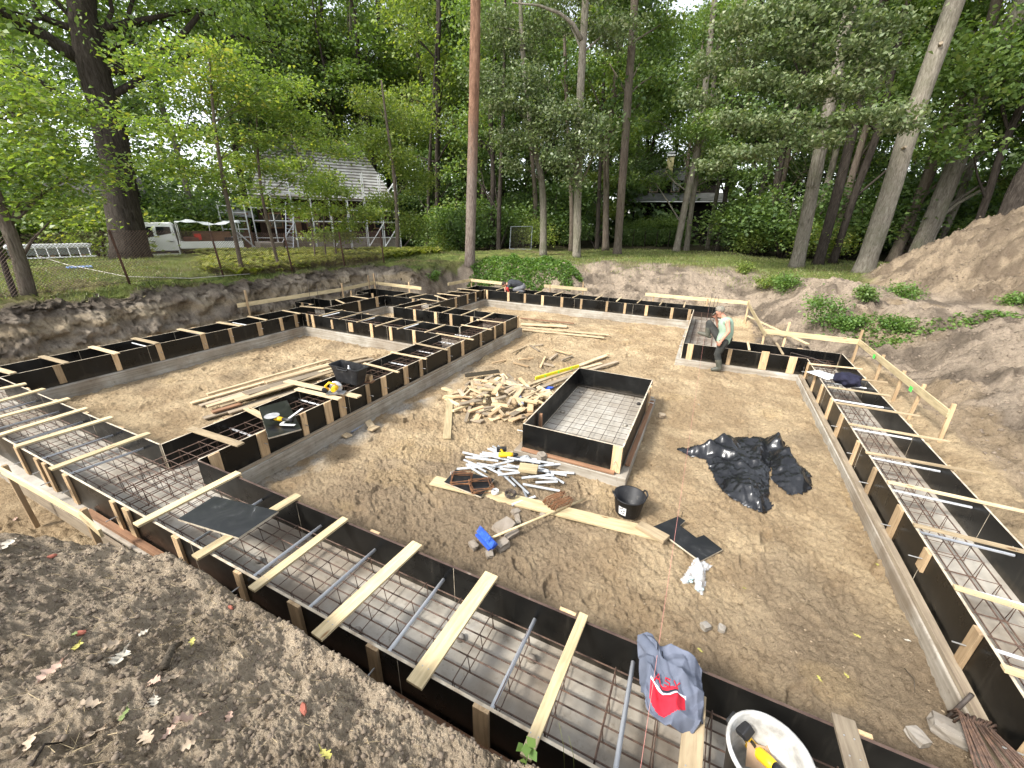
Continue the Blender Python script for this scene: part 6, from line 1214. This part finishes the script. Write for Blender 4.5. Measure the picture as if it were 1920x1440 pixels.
# flat bed truck
def truck():
    p=atd(330,481,33.5); p.z=gz(p.x,p.y); v=Vector((p.x,p.y,0)).normalized(); rz=math.atan2(v.y,v.x)-math.pi/2
    t=empty('flatbed_truck',p,rz-.05); t.scale=(1.02,1.02,1.0); tag(t,'white crew cab flatbed truck parked behind the great oak, bed loaded','truck')
    # local x to the right (rear), -y towards the viewer
    prof=[(-3.1,.45),(-3.1,1.0),(-2.85,1.12),(-2.2,1.25),(-1.55,2.12),(-1.35,2.22),(.15,2.25),(.28,2.15),(.33,1.2),(.33,.45)]
    m=MB(); n=len(prof); vs=[(x,-.95,z) for x,z in prof]+[(x,.95,z) for x,z in prof]
    vs=[(x,y*(.9 if z>1.4 else 1),z) for x,y,z in vs]; m.add(vs,[tuple(range(n))[::-1],tuple(range(n,2*n))]+[(i,(i+1)%n,n+(i+1)%n,n+i) for i in range(n)]); b=obj('cab',m,WHITE,parent=t,bevel=.05)
    for i,(x0,x1) in enumerate(((-1.45,-.68),(-.55,.12))):
        w=obj('window',MB().prism([(x0+ (.25 if i==0 else 0),1.35),(x1,1.35),(x1,2.02),(x0+(.55 if i==0 else .03),2.02)],0,.02),GLASS,parent=t); w.rotation_euler=(math.pi/2,0,0); w.location=(0,-.885,0)
        d=obj('door',MB().box((0,0,0),(x1-x0+.12,.015,.95)),WHITE,parent=t,bevel=.02,loc=((x0+x1)/2,-.957,.92)); obj('handle',MB().box((0,0,0),(.16,.04,.05)),BLKP,parent=d,loc=((x1-x0)*.4,-.02,.28))
    obj('trim',MB().box((-1.0,-.965,.62),(2.5,.02,.16)),BLKP,parent=t); obj('sill',MB().box((-1.2,-.93,.42),(2.9,.05,.12)),WHITE,parent=t)
    obj('bed',MB().box((1.95,0,.78),(3.15,2.1,.12)),BLKP,parent=t); 
    for y in (-1.06,1.06): obj('drop_side',MB().box((1.95,y,1.0),(3.15,.04,.4)),WHITE,parent=t,bevel=.01)
    obj('tailgate',MB().box((3.54,0,1.0),(.04,2.1,.4)),WHITE,parent=t); obj('headboard',MB().box((.42,0,1.6),(.06,2.0,1.4)),METAL,parent=t)
    for x in (-2.35,2.2):
        for y in (-.85,.85):
            w=obj('wheel',MB().tube([(0,-.11,0),(0,.11,0)],.36,20),BLKP,parent=t,loc=(x,y,.36)); obj('rim',MB().tube([(0,-.118,0),(0,.118,0)],.2,14),METAL,parent=w)
    obj('mirror',MB().box((-1.75,-1.12,1.45),(.12,.2,.32)),BLKP,parent=t)
    mb=MB(); 
    for i in range(13):
        for j in range(7): mb.v.append((.4+i*.27,-1.1+j*.36,2.32+.18*math.sin(i*.7)*.5-.10*abs(j-3)/3+.05*math.sin(i*2+j)))
    for i in range(12):
        for j in range(6): a=i*7+j; mb.f.append((a,a+7,a+8,a+1)); mb.m.append(0)
    o=obj('tarp_cover',mb,noisy('grey_tarp',[(.3,(.3,.33,.32)),(.7,(.48,.5,.5))],3,.5),parent=t,smooth=True); s=o.modifiers.new('t','SOLIDIFY'); s.thickness=.02
    for x in (.5,2.0,3.5):
        for y in (-1.0,1.0): obj('bow',MB().tube([(x,y,1.0),(x,y,2.3)],.02,6),METAL,parent=t)
    L=[('red_can',(1.35,-.6,1.45),(.35,.3,.35),noisy('red_plastic',[(.3,(.5,.03,.02)),(.7,(.65,.06,.04))],3)),('tool_crate',(1.0,-.3,1.15),(.8,.9,.6),noisy('brown_crate',[(.3,(.10,.045,.03)),(.7,(.2,.09,.06))],3)),('brown_board_stack',(2.1,.3,1.3),(2.0,.7,.9),WOODR),('pipe_stack',(2.2,-.55,1.08),(2.2,.5,.18),WOODC),('machine',(3.0,-.5,1.2),(.6,.6,.4),BLKP)]
    M=Matrix.Translation(t.location)@t.rotation_euler.to_matrix().to_4x4()
    for nm,c,s,m in L: o=MB().box((0,0,0),s).build(nm,m,None,bevel=.03); o.matrix_world=M@Matrix.Translation(c); tag(o,{'red_can':'red fuel can on the truck bed','tool_crate':'brown tool crate behind the truck cab','brown_board_stack':'stack of red-brown boards on the truck bed','pipe_stack':'low stack of brown battens on the truck bed','machine':'small dark machine at the tail of the truck bed'}[nm],nm.split('_')[-1])
truck()
# house with pale roof and scaffold
def house1():
    c=atd(622,440,45); g=gz(c.x,c.y); v=Vector((c.x,c.y,0)).normalized(); rz=math.atan2(v.y,v.x)-math.pi/2+.12; t=empty('timber_house',(c.x,c.y,g),rz); tag(t,'dark timber house with a pale battened roof, scaffolded','house')
    DW=noisy('dark_boards',[(.3,(.018,.012,.010)),(.7,(.06,.032,.022))],2,.9,stretch=(8,8,.4)); W2=6.2; D=7.0; e=4.4; rg=9.6
    m,nt,b=newmat('pale_roof',.85); mp=coords(nt,'Object'); wv=N(nt,'ShaderNodeTexWave'); wv.bands_direction='Z'; wv.inputs['Scale'].default_value=1.15; wv.inputs['Distortion'].default_value=1.2; nt.links.new(mp.outputs[0],wv.inputs[0]); r=ramp(nt,[(.22,(.2,.185,.165)),(.42,(.6,.58,.54)),(.8,(.74,.72,.69))]); nt.links.new(wv.outputs[0],r.inputs[0]); n=noise(nt,mp,1.2,4); r2=ramp(nt,[(.35,(.65,.62,.6)),(.6,(1,1,1))]); nt.links.new(n.outputs[0],r2.inputs[0]); nt.links.new(mix(nt,1,r.outputs[0],r2.outputs[0],'MULTIPLY'),b.inputs['Base Color'])
    obj('wall',MB().box((0,D/2,e/2+.4),(2*W2-.8,D,e-.8)),DW,parent=t); obj('plinth',MB().box((1.2,-.35,.45),(2*W2-2,.4,.9)),CONC,parent=t)
    vs=[(-W2,-.7,e),(W2,-.7,e),(W2-2.2,D/2,rg),(-W2+2.4,D/2,rg),(-W2,D+.7,e),(W2,D+.7,e)]; vs2=[(x,y,z-.18) for x,y,z in vs]
    rf=MB().add(vs+vs2,[(0,1,2,3),(4,3,2,5),(0,3,4),(1,5,2),(7,6,9,8),(10,11,8,9),(6,10,9),(7,8,11),(0,6,7,1),(4,5,11,10),(0,4,10,6),(1,7,11,5)]); r_=obj('roof',rf,m,parent=t); obj('ridge_board',MB().tube([(-W2+2.4,D/2,rg+.05),(W2-2.2,D/2,rg+.05)],.1,6),WOOD,parent=r_)
    for x in (-4.5,-1.5,1.8,4.6): w=obj('window',MB().box((x,-.02,2.4),(1.1,.08,1.3)),WOODR,parent=t); obj('pane',MB().box((x,-.07,2.4),(.9,.03,1.1)),GLASS,parent=w)
    d=obj('door',MB().box((-3.0,-.03,1.9),(1.0,.08,2.1)),WOODR,parent=t)
    s=empty('scaffold',(c.x,c.y,g),rz); tag(s,'steel tube scaffold standing before the dark timber house','scaffold')
    xs=[-6.2+i*1.55 for i in range(9)]
    for x in xs:
        for y in (-1.5,-.8): obj('standard',MB().tube([(x,y,0),(x,y,5.4 if x<3 else 6.6)],.05,6),WHITE,parent=s)
    for z in (1.0,2.4,3.4,4.6):
        for y in (-1.5,): obj('ledger',MB().tube([(xs[0],y,z),(xs[-1],y,z)],.04,6),WHITE,parent=s)
    for i in (1,4,6,7): obj('brace',MB().tube([(xs[i],-1.56,.2),(xs[i+1],-1.56,2.3)],.05,6),WHITE,parent=s)
    obj('brace',MB().tube([(xs[6],-1.56,2.4),(xs[8],-1.56,6.2)],.07,6),WHITE,parent=s)
    for z in (2.3,4.4): obj('deck',MB().box(((xs[0]+xs[-1])/2,-1.15,z),(xs[-1]-xs[0],.65,.05)),WOODG,parent=s)
    M=s.matrix_basis if False else Matrix.Translation(s.location)@Matrix.Rotation(rz,4,'Z')
    l=empty('ladder'); tag(l,'aluminium ladder leaning on the scaffold','ladder'); l.matrix_world=M@Matrix.Translation((-3.9,-2.4,0))@Matrix.Rotation(-.22,4,'X')@Matrix.Rotation(.16,4,'Y')
    for x in (-.28,.28): obj('rail',MB().box((x,0,2.0),(.07,.09,4.2)),METAL,parent=l)
    for k in range(13): obj('rung',MB().tube([(-.28,0,.3+k*.3),(.28,0,.3+k*.3)],.028,6),METAL,parent=l)
    # lattice tower and shed to the left
    k=atd(448,455,41); k.z=gz(k.x,k.y); q=empty('lattice_tower',k,rz+.3); tag(q,'narrow white steel lattice tower between truck and house','scaffold tower')
    for x in (-.9,0,.9): obj('standard',MB().tube([(x,0,0),(x,0,3.6)],.05,6),WHITE,parent=q)
    for z in (1.2,1.8,2.4,3.0,3.5): obj('ledger',MB().tube([(-.9,0,z),(.9,0,z)],.04,6),WHITE,parent=q)
    obj('brace',MB().tube([(-1.4,-.1,0),(0,-.1,1.6)],.06,6),WHITE,parent=q); obj('brace',MB().tube([(1.4,-.1,0),(0,-.1,1.6)],.06,6),WHITE,parent=q)
    k=atd(408,455,45); k.z=gz(k.x,k.y); v=Vector((k.x,k.y,0)).normalized(); rz2=math.atan2(v.y,v.x)-math.pi/2; h=empty('shed',k,rz2); tag(h,'red-brown wooden shed with a grey roof behind the truck','shed'); obj('wall',MB().box((0,1.5,1.5),(5.4,3,3)),WOODR,parent=h); r_=obj('roof',MB().add([(-3.1,-.5,3.2),(3.1,-.5,2.75),(3.1,3.5,3.3),(-3.1,3.5,3.75),(-3.1,-.5,3.05),(3.1,-.5,2.6),(3.1,3.5,3.15),(-3.1,3.5,3.6)],[(0,1,2,3),(7,6,5,4),(0,4,5,1),(1,5,6,2),(2,6,7,3),(3,7,4,0)]),noisy('grey_roof',[(.3,(.16,.16,.16)),(.7,(.3,.3,.3))],2),parent=h); obj('door',MB().box((1.5,-.03,1.1),(.9,.06,2.0)),B_DARK,parent=h)
    for i,(px,dist,sx) in enumerate([(505,36,.9),(522,36,.8),(500,38,1.0)]):
        k=atd(px,480,dist); k.z=gz(k.x,k.y); o=MB().box((0,0,.5),(sx,.9,1.0)).build('block_pallet',CHUNK,None,bevel=.03,loc=k); o.rotation_euler=(0,0,rz+.2*i); tag(o,['left','right','rear'][i]+' pale stack of blocks below the scaffold','block stack','pale block stacks')
house1()
def house2():
    c=atd(1262,430,50); g=gz(c.x,c.y); v=Vector((c.x,c.y,0)).normalized(); rz=math.atan2(v.y,v.x)-math.pi/2; t=empty('timber_house',(c.x,c.y,g),rz); tag(t,'black timber house with a grey porch roof and yellow chimney, deep in the wood','house')
    DW=noisy('black_boards',[(.3,(.006,.005,.005)),(.7,(.022,.017,.014))],2,.9); RG=noisy('mossy_roof',[(.3,(.06,.065,.055)),(.6,(.14,.14,.135)),(.8,(.10,.115,.06))],1.5,.9)
    W=4.4
    obj('wall',MB().box((0,2.5,2.2),(2*W-1.0,5,4.4)),DW,parent=t); obj('upper_wall',MB().box((.3,3.4,5.4),(2*W-1.6,4,1.9)),DW,parent=t)
    pr=obj('porch_roof',MB().add([(-W-.5,-1.6,4.15),(W+.3,-1.6,4.15),(W,1.1,5.0),(-W+.6,1.1,5.0),(-W-.5,-1.6,3.98),(W+.3,-1.6,3.98),(W,1.1,4.83),(-W+.6,1.1,4.83)],[(0,1,2,3),(7,6,5,4),(0,4,5,1),(1,5,6,2),(2,6,7,3),(3,7,4,0)]),RG,parent=t); obj('gutter',MB().tube([(-W-.5,-1.65,4.02),(W+.3,-1.65,4.02)],.07,8),METAL,parent=pr); obj('downpipe',MB().tube([(-W-.3,-1.6,4.0),(-W+.2,-.4,3.3),(-W+.2,-.2,0)],.05,6),METAL,parent=pr)
    rf=obj('roof',MB().add([(-W,1.0,6.2),(W,1.0,6.2),(W-2,3.4,7.6),(-W+2,3.4,7.6),(-W,6,6.2),(W,6,6.2)],[(0,1,2,3),(4,3,2,5),(0,3,4),(1,5,2),(0,4,5,1)]),RG,parent=t)
    ch=obj('chimney',MB().box((-1.3,2.4,7.6),(.7,.7,2.0)),noisy('yellow_brick',[(.3,(.42,.36,.14)),(.7,(.6,.55,.33))],4),parent=rf); obj('cap',MB().box((-1.3,2.4,8.7),(.85,.9,.14)),WHITE,parent=ch); obj('cowl',MB().box((-1.3,2.4,9.0),(.7,.7,.16)),METAL,parent=ch)
    for x in (-2.6,-.4,1.6): w=obj('window',MB().box((x,1.37,5.7),(.9,.06,1.2)),WOODG,parent=t); obj('pane',MB().box((x,1.33,5.7),(.7,.03,1.0)),GLASS,parent=w)
    for x in (-4.2,0,4.2): obj('porch_post',MB().box((x,-1.3,2.0),(.16,.16,4.0)),DW,parent=t)
    # hedge on a fence in front
    a,b=atd(1168,455,42),atd(1278,452,42); a.z=gz(a.x,a.y); b.z=gz(b.x,b.y); h=empty('hedge',a); tag(h,'dark clipped hedge along a low fence before the black house','hedge'); n=14; bl=[]; d=b-a
    for i in range(n): 
        q=d*(i/(n-1)); bl.append((q.x,q.y,.6,.6,.6,.55)); bl.append((q.x,q.y,1.2,.55,.55,.4))
    quads_mesh('foliage',leafquads(clumps(bl,None,7000,.2,.7,.3),.15,.5),L_DARK,h)
    mb=MB()
    for i in range(n): q=d*(i/(n-1)); mb.tube([q,q+Vector((0,0,1.2))],.03,5)
    for i in range(6): obj('post',MB().tube([d*(i/5)+Vector((0,-.7,0)),d*(i/5)+Vector((0,-.7,1.4))],.035,6),B_DARK,parent=h)
    for i,(px_,s) in enumerate([(1200,1.2),(1235,1.3),(1178,1.0),(1262,1.1)]):
        o=copy_tree(bps[1]); p=atd(px_,440,44.5); o.location=(p.x,p.y,gz(p.x,p.y)+.4); o.scale=(s*1.1,s*1.1,s*.75); tag(o,bl_[1],'bush',bl_[1].replace('bush','bushes'))
house2()
# low wire fence at the back of the lawn
P=[atd(x,y,40) for x,y in [(1290,462),(1360,463),(1440,463),(1530,466),(1640,468)]]
for p in P: p.z=gz(p.x,p.y)
t=empty('wire_fence',P[0]); tag(t,'low dark wire fence at the back edge of the lawn','fence')
for a,b in zip(P[:-1],P[1:]):
    for k in range(3): q=a.lerp(b,k/3)-P[0]; obj('post',MB().tube([q,q+Vector((0,0,1.3))],.03,6),B_DARK,parent=t)
for z in (.3,.7,1.15): obj('strand',MB().tube([p-P[0]+Vector((0,0,z)) for p in P],.012,4),STEELD,parent=t)
# steel frames leaning between the stems
p=atd(975,465,31); p.z=gz(p.x,p.y); v=Vector((p.x,p.y,0)).normalized(); rz=math.atan2(v.y,v.x)-math.pi/2; t=empty('mesh_panel',p,rz); t.rotation_euler=(-.25,0,rz); tag(t,'steel framed mesh panel leaning upright among the stems','mesh panel')
a=[(-.75,0,0),(-.68,0,1.55),(.85,0,1.6),(.8,0,0),(-.75,0,0)]; obj('frame',MB().tube(a,.03,6),noisy('grey_frame',[(.3,(.12,.14,.15)),(.7,(.24,.26,.28))],5),parent=t); mb=MB()
for i in range(14): x=-.72+i*.11; mb.tube([(x,0,.02),(x,0,1.56)],.006,4,cap=False)
for i in range(12): z=.1+i*.12; mb.tube([(-.72,.01,z),(.8,.01,z)],.006,4,cap=False)
mb.build('wire_mesh',STEELD,t)
# left yard
p=gnd(100,486,14); v=Vector((p.x,p.y,0)).normalized(); rz=math.atan2(v.y,v.x)-math.pi/2
t=empty('board_stack',atd(100,482,29)); t.location.z=gz(*t.location[:2]); t.rotation_euler=(0,0,rz); tag(t,'stack of pale sheets covered with white foil at the far left','sheet stack'); obj('foil',MB().box((0,0,.62),(2.7,1.2,.16)),WHITE,parent=t,bevel=.05); obj('sheets',MB().box((0,0,.45),(2.6,1.1,.36)),noisy('grey_sheets',[(.3,(.10,.12,.11)),(.7,(.22,.24,.22))],2),parent=t)
for x in (-1,0,1): obj('bearer',MB().box((x,0,.12),(.15,1.3,.24)),WOODC,parent=t)
l=empty('ladder',atd(118,492,27.5)); l.location.z=gz(*l.location[:2]); l.rotation_euler=(-.35,0,rz+.05); tag(l,'white ladder lying on its side before the sheet stack','ladder')
for z in (0,.55): obj('rail',MB().box((0,0,z+.1),(2.3,.05,.05)),WHITE,parent=l)
for k in range(7): obj('rung',MB().tube([(-1.0+k*.33,0,.1),(-1.0+k*.33,0,.65)],.02,6),WHITE,parent=l)
p=gnd(150,503,14); o=MB().box((0,0,.04),(.7,.45,.06)).build('blue_tarp',noisy('blue_sheet',[(.3,(.12,.2,.45)),(.7,(.3,.4,.62))],4,.5),None,bevel=.03,loc=p); o.rotation_euler=(0,0,rz); tag(o,'folded blue tarpaulin lying on the grass beyond the fence','tarpaulin')
c=atd(118,420,44); c.z=gz(c.x,c.y); t=empty('white_cottage',c,rz-.1); tag(t,'white rendered cottage half hidden by leaves at the far left','house'); obj('wall',MB().box((0,2,1.9),(9,4,3.8)),WHITE,parent=t); obj('roof',MB().add([(-5,-.6,3.8),(5,-.6,3.8),(5,2,5.4),(-5,2,5.4),(-5,4.6,3.8),(5,4.6,3.8)],[(0,1,2,3),(3,2,5,4),(0,3,4),(1,5,2),(0,4,5,1)]),noisy('dark_roof',[(.3,(.05,.05,.05)),(.7,(.11,.1,.1))],2),parent=t)
for x in (-2.5,0,2.6): w=obj('window',MB().box((x,-.03,2.2),(1.5,.08,1.4)),WHITE,parent=t); obj('pane',MB().box((x,-.08,2.2),(1.3,.03,1.2)),GLASS,parent=w)
# ------------------------------------------------------------------ people
SKIN=noisy('skin',[(.3,(.42,.20,.135)),(.7,(.56,.30,.21))],6,.55,3,.05,.003); HAIR=noisy('dark_hair',[(.3,(.02,.014,.01)),(.7,(.06,.045,.035))],30,.7)
def blob(name,caps,m,parent,voxel=.008,smooth=2):
    mb=MB()
    for (a,ra,b,rb) in caps:
        a,b=Vector(a),Vector(b); d=(b-a); L=d.length
        if L<1e-4: mb.ball(a,ra,12,8); continue
        d/=L; pts=[];rs=[]
        for k in range(5): t=-math.cos(k/4*math.pi/2); pts.append(a+d*ra*t*1.0); rs.append(max(.001,ra*math.sin(math.acos(-t))) if k else .001)
        for k in range(5): t=math.sin(k/4*math.pi/2); pts.append(b+d*rb*t); rs.append(max(.001,rb*math.cos(k/4*math.pi/2)) if k<4 else .001)
        mb.tube(pts,rs,12)
    o=mb.build(name,m,parent,True); r=o.modifiers.new('remesh','REMESH'); r.mode='VOXEL'; r.voxel_size=voxel; r.use_smooth_shade=True
    s=o.modifiers.new('smooth','SMOOTH'); s.factor=.5; s.iterations=smooth; return o
def hand(w,d,up,s=1.0):
    """palm, four fingers of unequal length and a thumb from the side of the palm"""
    w=Vector(w); d=Vector(d).normalized(); side=d.cross(Vector(up)).normalized(); n=side.cross(d); c=[]
    c+= [(w,.027*s,w+d*.05*s,.030*s)]
    for i in range(3): c.append((w+d*.03*s+side*(.022-.022*i)*s,.017*s,w+d*.085*s+side*(.026-.026*i)*s,.014*s))
    for i,(o,L) in enumerate(((.033,.066),(.011,.076),(-.011,.071),(-.032,.055))):
        k0=w+d*.088*s+side*o*s; k1=k0+(d*.8-n*.5).normalized()*L*.55*s; k2=k1+(d*.4-n*.9).normalized()*L*.5*s; c+=[(k0,.0098*s,k1,.009*s),(k1,.009*s,k2,.0078*s)]
    t0=w+d*.03*s+side*.03*s; t1=t0+(d*.6+side*.8).normalized()*.045*s; t2=t1+(d*.9-n*.4).normalized()*.032*s; c+=[(t0,.013*s,t1,.011*s),(t1,.011*s,t2,.009*s)]
    return c
def head_caps(c,f,up,s=1.0):
    c=Vector(c); f=Vector(f).normalized(); up=Vector(up).normalized(); sd=f.cross(up).normalized()
    k=[(c+up*.035*s-f*.012*s,.086*s,c+up*.02*s+f*.02*s,.078*s),(c-up*.02*s+f*.02*s,.066*s,c-up*.075*s+f*.05*s,.038*s)]
    k+=[(c+f*.095*s+up*.01*s,.010*s,c+f*.118*s-up*.022*s,.015*s)]
    for q in (1,-1): k+=[(c+sd*.080*q*s+up*.015*s-f*.01*s,.014*s,c+sd*.084*q*s-up*.025*s,.010*s),(c+sd*.035*q*s+f*.078*s+up*.028*s,.014*s,c+sd*.015*q*s+f*.088*s+up*.03*s,.010*s)]
    k+=[(c+f*.088*s-up*.052*s+sd*.02*s,.008*s,c+f*.088*s-up*.052*s-sd*.02*s,.008*s)]
    return k
def worker_standing():
    ft=gb(1347,696); D=math.hypot(ft.x,ft.y); t=empty('person',ft); tag(t,'person in a green sleeveless shirt and camouflage cap stepping over the formwork','person'); o0=t.location.copy()
    J=lambda px,py,off=0: atd(px,py,D+off)-o0
    hd=J(1351,585); f=(J(1340,591,.02)-hd).normalized(); up=(J(1350,575)-J(1356,593)).normalized(); nk=J(1357,595)
    nS,fS=J(1364,603,-.17),J(1356,602,.17); ch=J(1361,607); wa=J(1362,624); pe=J(1357,637); nH,fH=J(1357,641,-.09),J(1352,639,.09)
    nK,nA=J(1345,664,-.09),J(1349,690,-.07); nT=J(1335,697,-.09); fK,fA=J(1330,606,.12),J(1327,628,.13); fT=J(1311,624,.15); fHeel=J(1331,631,.13)
    nA.z=max(nA.z,.09); nT.z=.045
    nE,nW=J(1366,622,-.23),J(1352,640,-.24); fE,fW=J(1347,612,.24),J(1343,597,.16)
    body=head_caps(hd,f,up)+[(hd-up*.06,.055,nk,.060),(nk,.062,ch,.11),(ch,.15,wa,.135),(wa,.135,pe,.14),(nS,.06,fS,.06),(nS,.062,ch,.11),(fS,.062,ch,.11),
      (nS,.056,nE,.044),(nE,.043,nW,.029),(fS,.056,fE,.044),(fE,.043,fW,.029),(nH,.095,nK,.06),(nK,.058,nA,.042),(fH,.095,fK,.062),(fK,.058,fA,.042),(nA,.04,nT,.035),(fA,.04,fT,.035)]
    body+=hand(nW,nW-nE,(0,-1,.3))+hand(fW,fW-fE+Vector((0,0,.1)),(0,1,0))
    b=blob('body',body,SKIN,t,.0075)
    SH=noisy('pale_green_cotton',[(.3,(.21,.30,.22)),(.7,(.33,.43,.33))],7,.9,4,.3,.01); TR=noisy('dark_work_trousers',[(.3,(.022,.024,.022)),(.7,(.055,.055,.05))],7,.9,4,.3,.01); BO=noisy('muddy_rubber_boot',[(.3,(.05,.058,.045)),(.7,(.12,.11,.085))],6,.6,4,.2,.005); CA=noisy('camouflage_cap',[(.35,(.08,.075,.06)),(.5,(.24,.21,.17)),(.65,(.14,.14,.10))],14,.9)
    blob('shirt',[(ch,.168,wa,.155),(wa,.155,pe+Vector((0,0,.0)),.158),(nS.lerp(ch,.12),.078,ch,.13),(fS.lerp(ch,.12),.078,ch,.13),(nk.lerp(ch,.35),.085,ch,.14)],SH,t,.012)
    blob('trousers',[(pe+Vector((0,0,-.02)),.148,pe-Vector((0,0,.06)),.13),(nH,.112,nK,.078),(nK,.078,nK.lerp(nA,.6),.07),(fH,.112,fK,.08),(fK,.08,fK.lerp(fA,.55),.072)],TR,t,.012)
    blob('boot',[(nK.lerp(nA,.42),.076,nA,.058),(nA,.058,nT,.042),(nA-Vector((0,0,.03)),.05,nT,.044)],BO,t,.01); blob('boot',[(fK.lerp(fA,.38),.078,fA,.06),(fA,.058,fT,.042),(fHeel,.045,fT,.042)],BO,t,.01)
    cap=blob('cap',[(hd+up*.055-f*.015,.098,hd+up*.075+f*.005,.082)],CA,t,.01); sd=f.cross(up).normalized(); e=hd+f*.085+up*.055
    MB().add([e-sd*.075,e+sd*.075,e+sd*.06+f*.085-up*.02,e+f*.105-up*.022,e-sd*.06+f*.085-up*.02,e-sd*.075+up*.012,e+sd*.075+up*.012,e+sd*.06+f*.085-up*.01,e+f*.105-up*.012,e-sd*.06+f*.085-up*.01],[(0,1,2,3,4),(9,8,7,6,5),(0,4,9,5),(4,3,8,9),(3,2,7,8),(2,1,6,7),(1,0,5,6)]).build('peak',CA,cap)
    blob('belt',[(pe+Vector((-.02,-.1,.02)),.06,pe+Vector((.1,0,.03)),.09)],BLKP,t,.012)
    for q in (1,-1): MB().ball(hd+sd*.034*q+f*.088+up*.018,.011,8,6).build('eye',noisy('eye_dark',[(.3,(.02,.015,.01)),(.7,(.05,.04,.03))],3) if q==1 else bpy.data.materials['eye_dark'],t,True)
worker_standing()
def worker_crouching():
    k=at(968,545,.72); D=math.hypot(k.x,k.y); t=empty('person',k); tag(t,'person in dark clothes crouching over the far trench, head down','person'); o0=t.location.copy(); J=lambda px,py,off=0: atd(px,py,D+off)-o0
    hd=J(946,533); f=(J(942,541)-J(947,532)).normalized(); up=(J(938,531)-J(950,532)).normalized(); nk=J(952,532); ch=J(959,531); wa=J(970,532); pe=J(979,538); nS,fS=J(955,534,-.17),J(955,532,.17)
    nE,nW=J(951,542,-.2),J(955,549,-.15); fE,fW=J(947,541,.2),J(948,549,.15); nH,fH=J(979,539,-.1),J(978,538,.1); nK,fK=J(965,543,-.13),J(965,542,.13); nA,fA=J(983,547,-.13),J(983,546,.13); nT,fT=J(976,549,-.14),J(976,548,.14)
    body=head_caps(hd,f,up)+[(hd-up*.05,.055,nk,.06),(nk,.065,ch,.12),(ch,.15,wa,.14),(wa,.14,pe,.15),(nS,.062,fS,.062),(nS,.055,nE,.044),(nE,.042,nW,.03),(fS,.055,fE,.044),(fE,.042,fW,.03),(nH,.1,nK,.065),(nK,.06,nA,.045),(fH,.1,fK,.065),(fK,.06,fA,.045),(nA,.04,nT,.035),(fA,.04,fT,.035)]+hand(nW,nW-nE,(0,-1,.3))+hand(fW,fW-fE,(0,1,.3))
    blob('body',body,SKIN,t,.0085)
    SH=noisy('charcoal_shirt',[(.3,(.022,.024,.028)),(.7,(.055,.058,.065))],6,.9); TR=noisy('grey_work_trousers',[(.3,(.10,.10,.105)),(.7,(.19,.19,.195))],6,.9); RD=noisy('red_sleeve',[(.3,(.35,.03,.03)),(.7,(.48,.06,.05))],5,.9)
    blob('shirt',[(nk.lerp(ch,.5),.11,ch,.165),(ch,.168,wa,.158),(wa,.158,pe.lerp(wa,.25),.16),(nS.lerp(ch,.1),.08,nS.lerp(nE,.5),.065),(fS.lerp(ch,.1),.08,fS.lerp(fE,.5),.065)],SH,t,.014)
    blob('sleeve',[(nS.lerp(nE,.5),.06,nE,.056),(nE,.054,nE.lerp(nW,.5),.046)],RD,t,.012)
    blob('trousers',[(pe,.162,pe,.162),(nH,.115,nK,.085),(nK,.08,nA.lerp(nK,.2),.065),(fH,.115,fK,.085),(fK,.08,fA.lerp(fK,.2),.065)],TR,t,.014)
    for a,b in ((nA,nT),(fA,fT)): blob('boot',[(a,.055,b,.045)],BLKP,t,.012)
    blob('hair',[(hd+up*.05-f*.02,.093,hd+up*.03-f*.03,.09)],HAIR,t,.012)
worker_crouching()
EXPO=2.0
# ------------------------------------------------------------------ light, camera
w=bpy.data.worlds.new('World'); sc.world=w; w.use_nodes=True; nt=w.node_tree; bg=nt.nodes['Background']
sky=nt.nodes.new('ShaderNodeTexSky'); sky.sky_type='NISHITA'; sky.sun_disc=False
SE,SR=math.radians(44),math.radians(212)
sky.sun_elevation=SE; sky.sun_rotation=SR; sky.air_density=1.0; sky.dust_density=1.5
hs=nt.nodes.new('ShaderNodeHueSaturation'); hs.inputs['Saturation'].default_value=.30
nt.links.new(sky.outputs[0],hs.inputs['Color']); nt.links.new(hs.outputs[0],bg.inputs[0]); bg.inputs[1].default_value=.115
sl=bpy.data.lights.new('sun','SUN'); sl.energy=1.5; sl.angle=math.radians(10); sl.color=(1,.96,.90)
so=bpy.data.objects.new('sun',sl); COL.objects.link(so)
# sky sun_rotation is measured clockwise from +Y
dv=Vector((math.sin(SR)*math.cos(SE),math.cos(SR)*math.cos(SE),math.sin(SE)))
so.rotation_euler=dv.to_track_quat('Z','Y').to_euler(); so.location=(0,-10,30)
cd=bpy.data.cameras.new('camera'); co=bpy.data.objects.new('camera',cd); COL.objects.link(co); sc.camera=co
cd.sensor_fit='HORIZONTAL'; cd.sensor_width=36; cd.lens=F/1920*36; cd.clip_start=.05; cd.clip_end=2000
co.matrix_world=Matrix.Translation((0,0,H))@Matrix([list(r) for r in R]).to_4x4()
sc.view_settings.view_transform='Standard'; sc.view_settings.look='None'; sc.view_settings.exposure=EXPO; sc.view_settings.gamma=1
sc.cycles.max_bounces=6; sc.cycles.diffuse_bounces=3; sc.cycles.glossy_bounces=3; sc.cycles.transmission_bounces=4; sc.cycles.transparent_max_bounces=8; sc.cycles.caustics_reflective=False; sc.cycles.caustics_refractive=False
